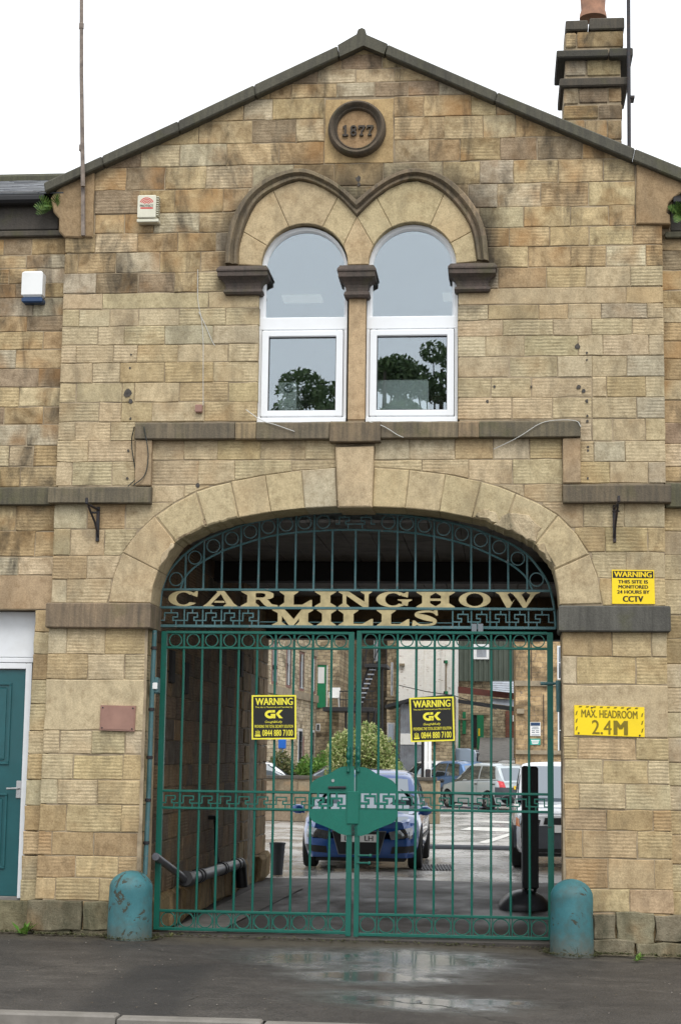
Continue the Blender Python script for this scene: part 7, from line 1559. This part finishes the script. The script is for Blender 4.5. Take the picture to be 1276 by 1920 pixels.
for (px_, py_, rr) in ((245, 1770, .21), (1071, 1790, .21)):
    cx_, cy_ = at(px_, py_, -.17)[0], -.17
    for _ in range(260):
        q = rnd.uniform(0, 6.28); r_ = rr+abs(rnd.gauss(0, .03)); x_, y_ = cx_+r_*math.cos(q), cy_+r_*math.sin(q); z_ = tilt(x_, y_)+.012+abs(rnd.gauss(0, .012)); s = rnd.uniform(.005, .016)
        m_.add([(x_-s, y_, z_), (x_, y_-s, z_+s*.5), (x_+s, y_, z_), (x_, y_+s, z_+s*.5)], [(0, 1, 2, 3)])
tag(m_.build('moss', M['moss']), 'moss and grit gathered at the foot of walls, bollards and gates', 'moss', kind='stuff')
# trees across the street, seen only in the window panes
def tree(x, y, h, w, seed, label):
    rnd = random.Random(seed); root = empty('tree', (x, y, 0), label, 'tree'); m_ = MB(); m_.tube([(x, y, -.1), (x+.1, y, h*.25), (x-.05, y+.1, h*.5), (x, y, h*.9)], [.28, .22, .15, .04], 9)
    bl_ = []
    for k in range(26):
        q = rnd.uniform(0, 6.28); rr = rnd.uniform(.1, 1.15)*w; zz = h*rnd.uniform(.35, .97); zz = min(zz, h*(1-.3*rr/w)); s_ = rnd.uniform(.10, .30)*w; b0 = Vector((x, y, h*rnd.uniform(.2, .5))); e = Vector((x+rr*math.cos(q), y+rr*math.sin(q), zz)); m_.tube([b0, (b0+e)/2+Vector((0, 0, .2)), e], [.09, .05, .015], 6); bl_.append((e.x, e.y, e.z, s_, s_, s_*.8))
    m_.build('trunk', M['bark'], root); V, F = leaves(bl_, 15000, .085, rnd); m_ = MB(); m_.add(V, F); m_.build('crown', M['leaf_dark'], root)
# mirror-image survey: what a pane shows at a pixel stands behind the camera along the reflected sight line
def refl(px, py, back):
    d_ = ray(px, py); t1 = (CD+.13)/d_.y; t2 = (CD+.13+back)/d_.y; p = CAM+d_*t1; return p.x+d_.x*t2, .13-d_.y*t2, p.z+d_.z*t2
for (px_, py_, bk_, w_, sd_, lab) in ((722, 660, 13, 2.3, 21, 'dark leafy tree across the street reflected in the right window'), (828, 655, 15, 2.6, 25, 'second leafy tree reflected at the right edge of the right window'), (648, 664, 14, 2.6, 23, 'bushy tree across the street reflected low in the left window')):
    x_, y_, z_ = refl(px_, py_, bk_); tree(x_, y_, z_*1.06, w_, sd_, lab)
# office things behind the panes
pcx = at(540, 745, .45); pc_ = empty('computer_tower', (pcx[0], .45, ZSILL), 'pale computer tower standing inside the left window', 'computer'); a_, b_ = at(522, 772, .3), at(556, 716, .3); m_ = MB(); m_.cbox(a_[0], b_[0], .3, .7, ZSILL, b_[1], .01); m_.build('case', M['white_plastic'], pc_)
m_ = MB(); c0 = at(541, 728, .3); m_.ring(c0[0], .297, c0[1], .045, .015, .006, 18); m_.ring(c0[0], .297, c0[1], .02, .008, .006, 12); m_.build('fan_grille', M['lead'], pc_)
for k in range(4): m_ = MB(); zz = ZSILL+.04+k*.025; m_.box(a_[0]+.02, a_[0]+.08, .296, .2995, zz, zz+.012); m_.build('port_panel', M['lead'], pc_)
a_, b_ = at(702, 780, .24), at(803, 711, .24); m_ = MB(); m_.cbox(a_[0], b_[0], .24, .5, ZSILL-.02, b_[1], .02); tag(m_.build('monitor_back', M['white_plastic']), 'beige office screen back inside the right window', 'screen')
a_, b_ = at(806, 775, .8), at(832, 735, .8); m_ = MB(); m_.cbox(a_[0], b_[0], .8, 1.1, ZSILL-.02, a_[1]+.18, .03); tag(m_.build('paper_bundle', M['wood_pole']), 'grey bundle on the sill inside the right window', 'bundle')
m_ = MB(); m_.box(XL+.5, XR-.5, .22, 1.25, ZSILL-.06, ZSILL-.022); tag(m_.build('window_desk', M['room']), 'long desk under the twin windows inside the office', 'desk')
def lamp_panel(x_, y_):
    m_ = MB(); m_.box(x_-.22, x_+.22, y_-.12, y_+.12, ZCEIL-.04, ZCEIL-.005); lm, nt, out = newmat('office_light_diffuser'); e = N(nt, 'Emission', {'Color': (1, .93, .8, 1), 'Strength': .12}); nt.links.new(e.outputs[0], out.inputs['Surface']); return m_, lm
for x_, lab in ((-.9, 'lit square ceiling light inside the left window'), (.9, 'lit square ceiling light inside the right window')):
    m_, lm = lamp_panel(x_, 3.3); tag(m_.build('ceiling_light', lm), lab, 'ceiling light')
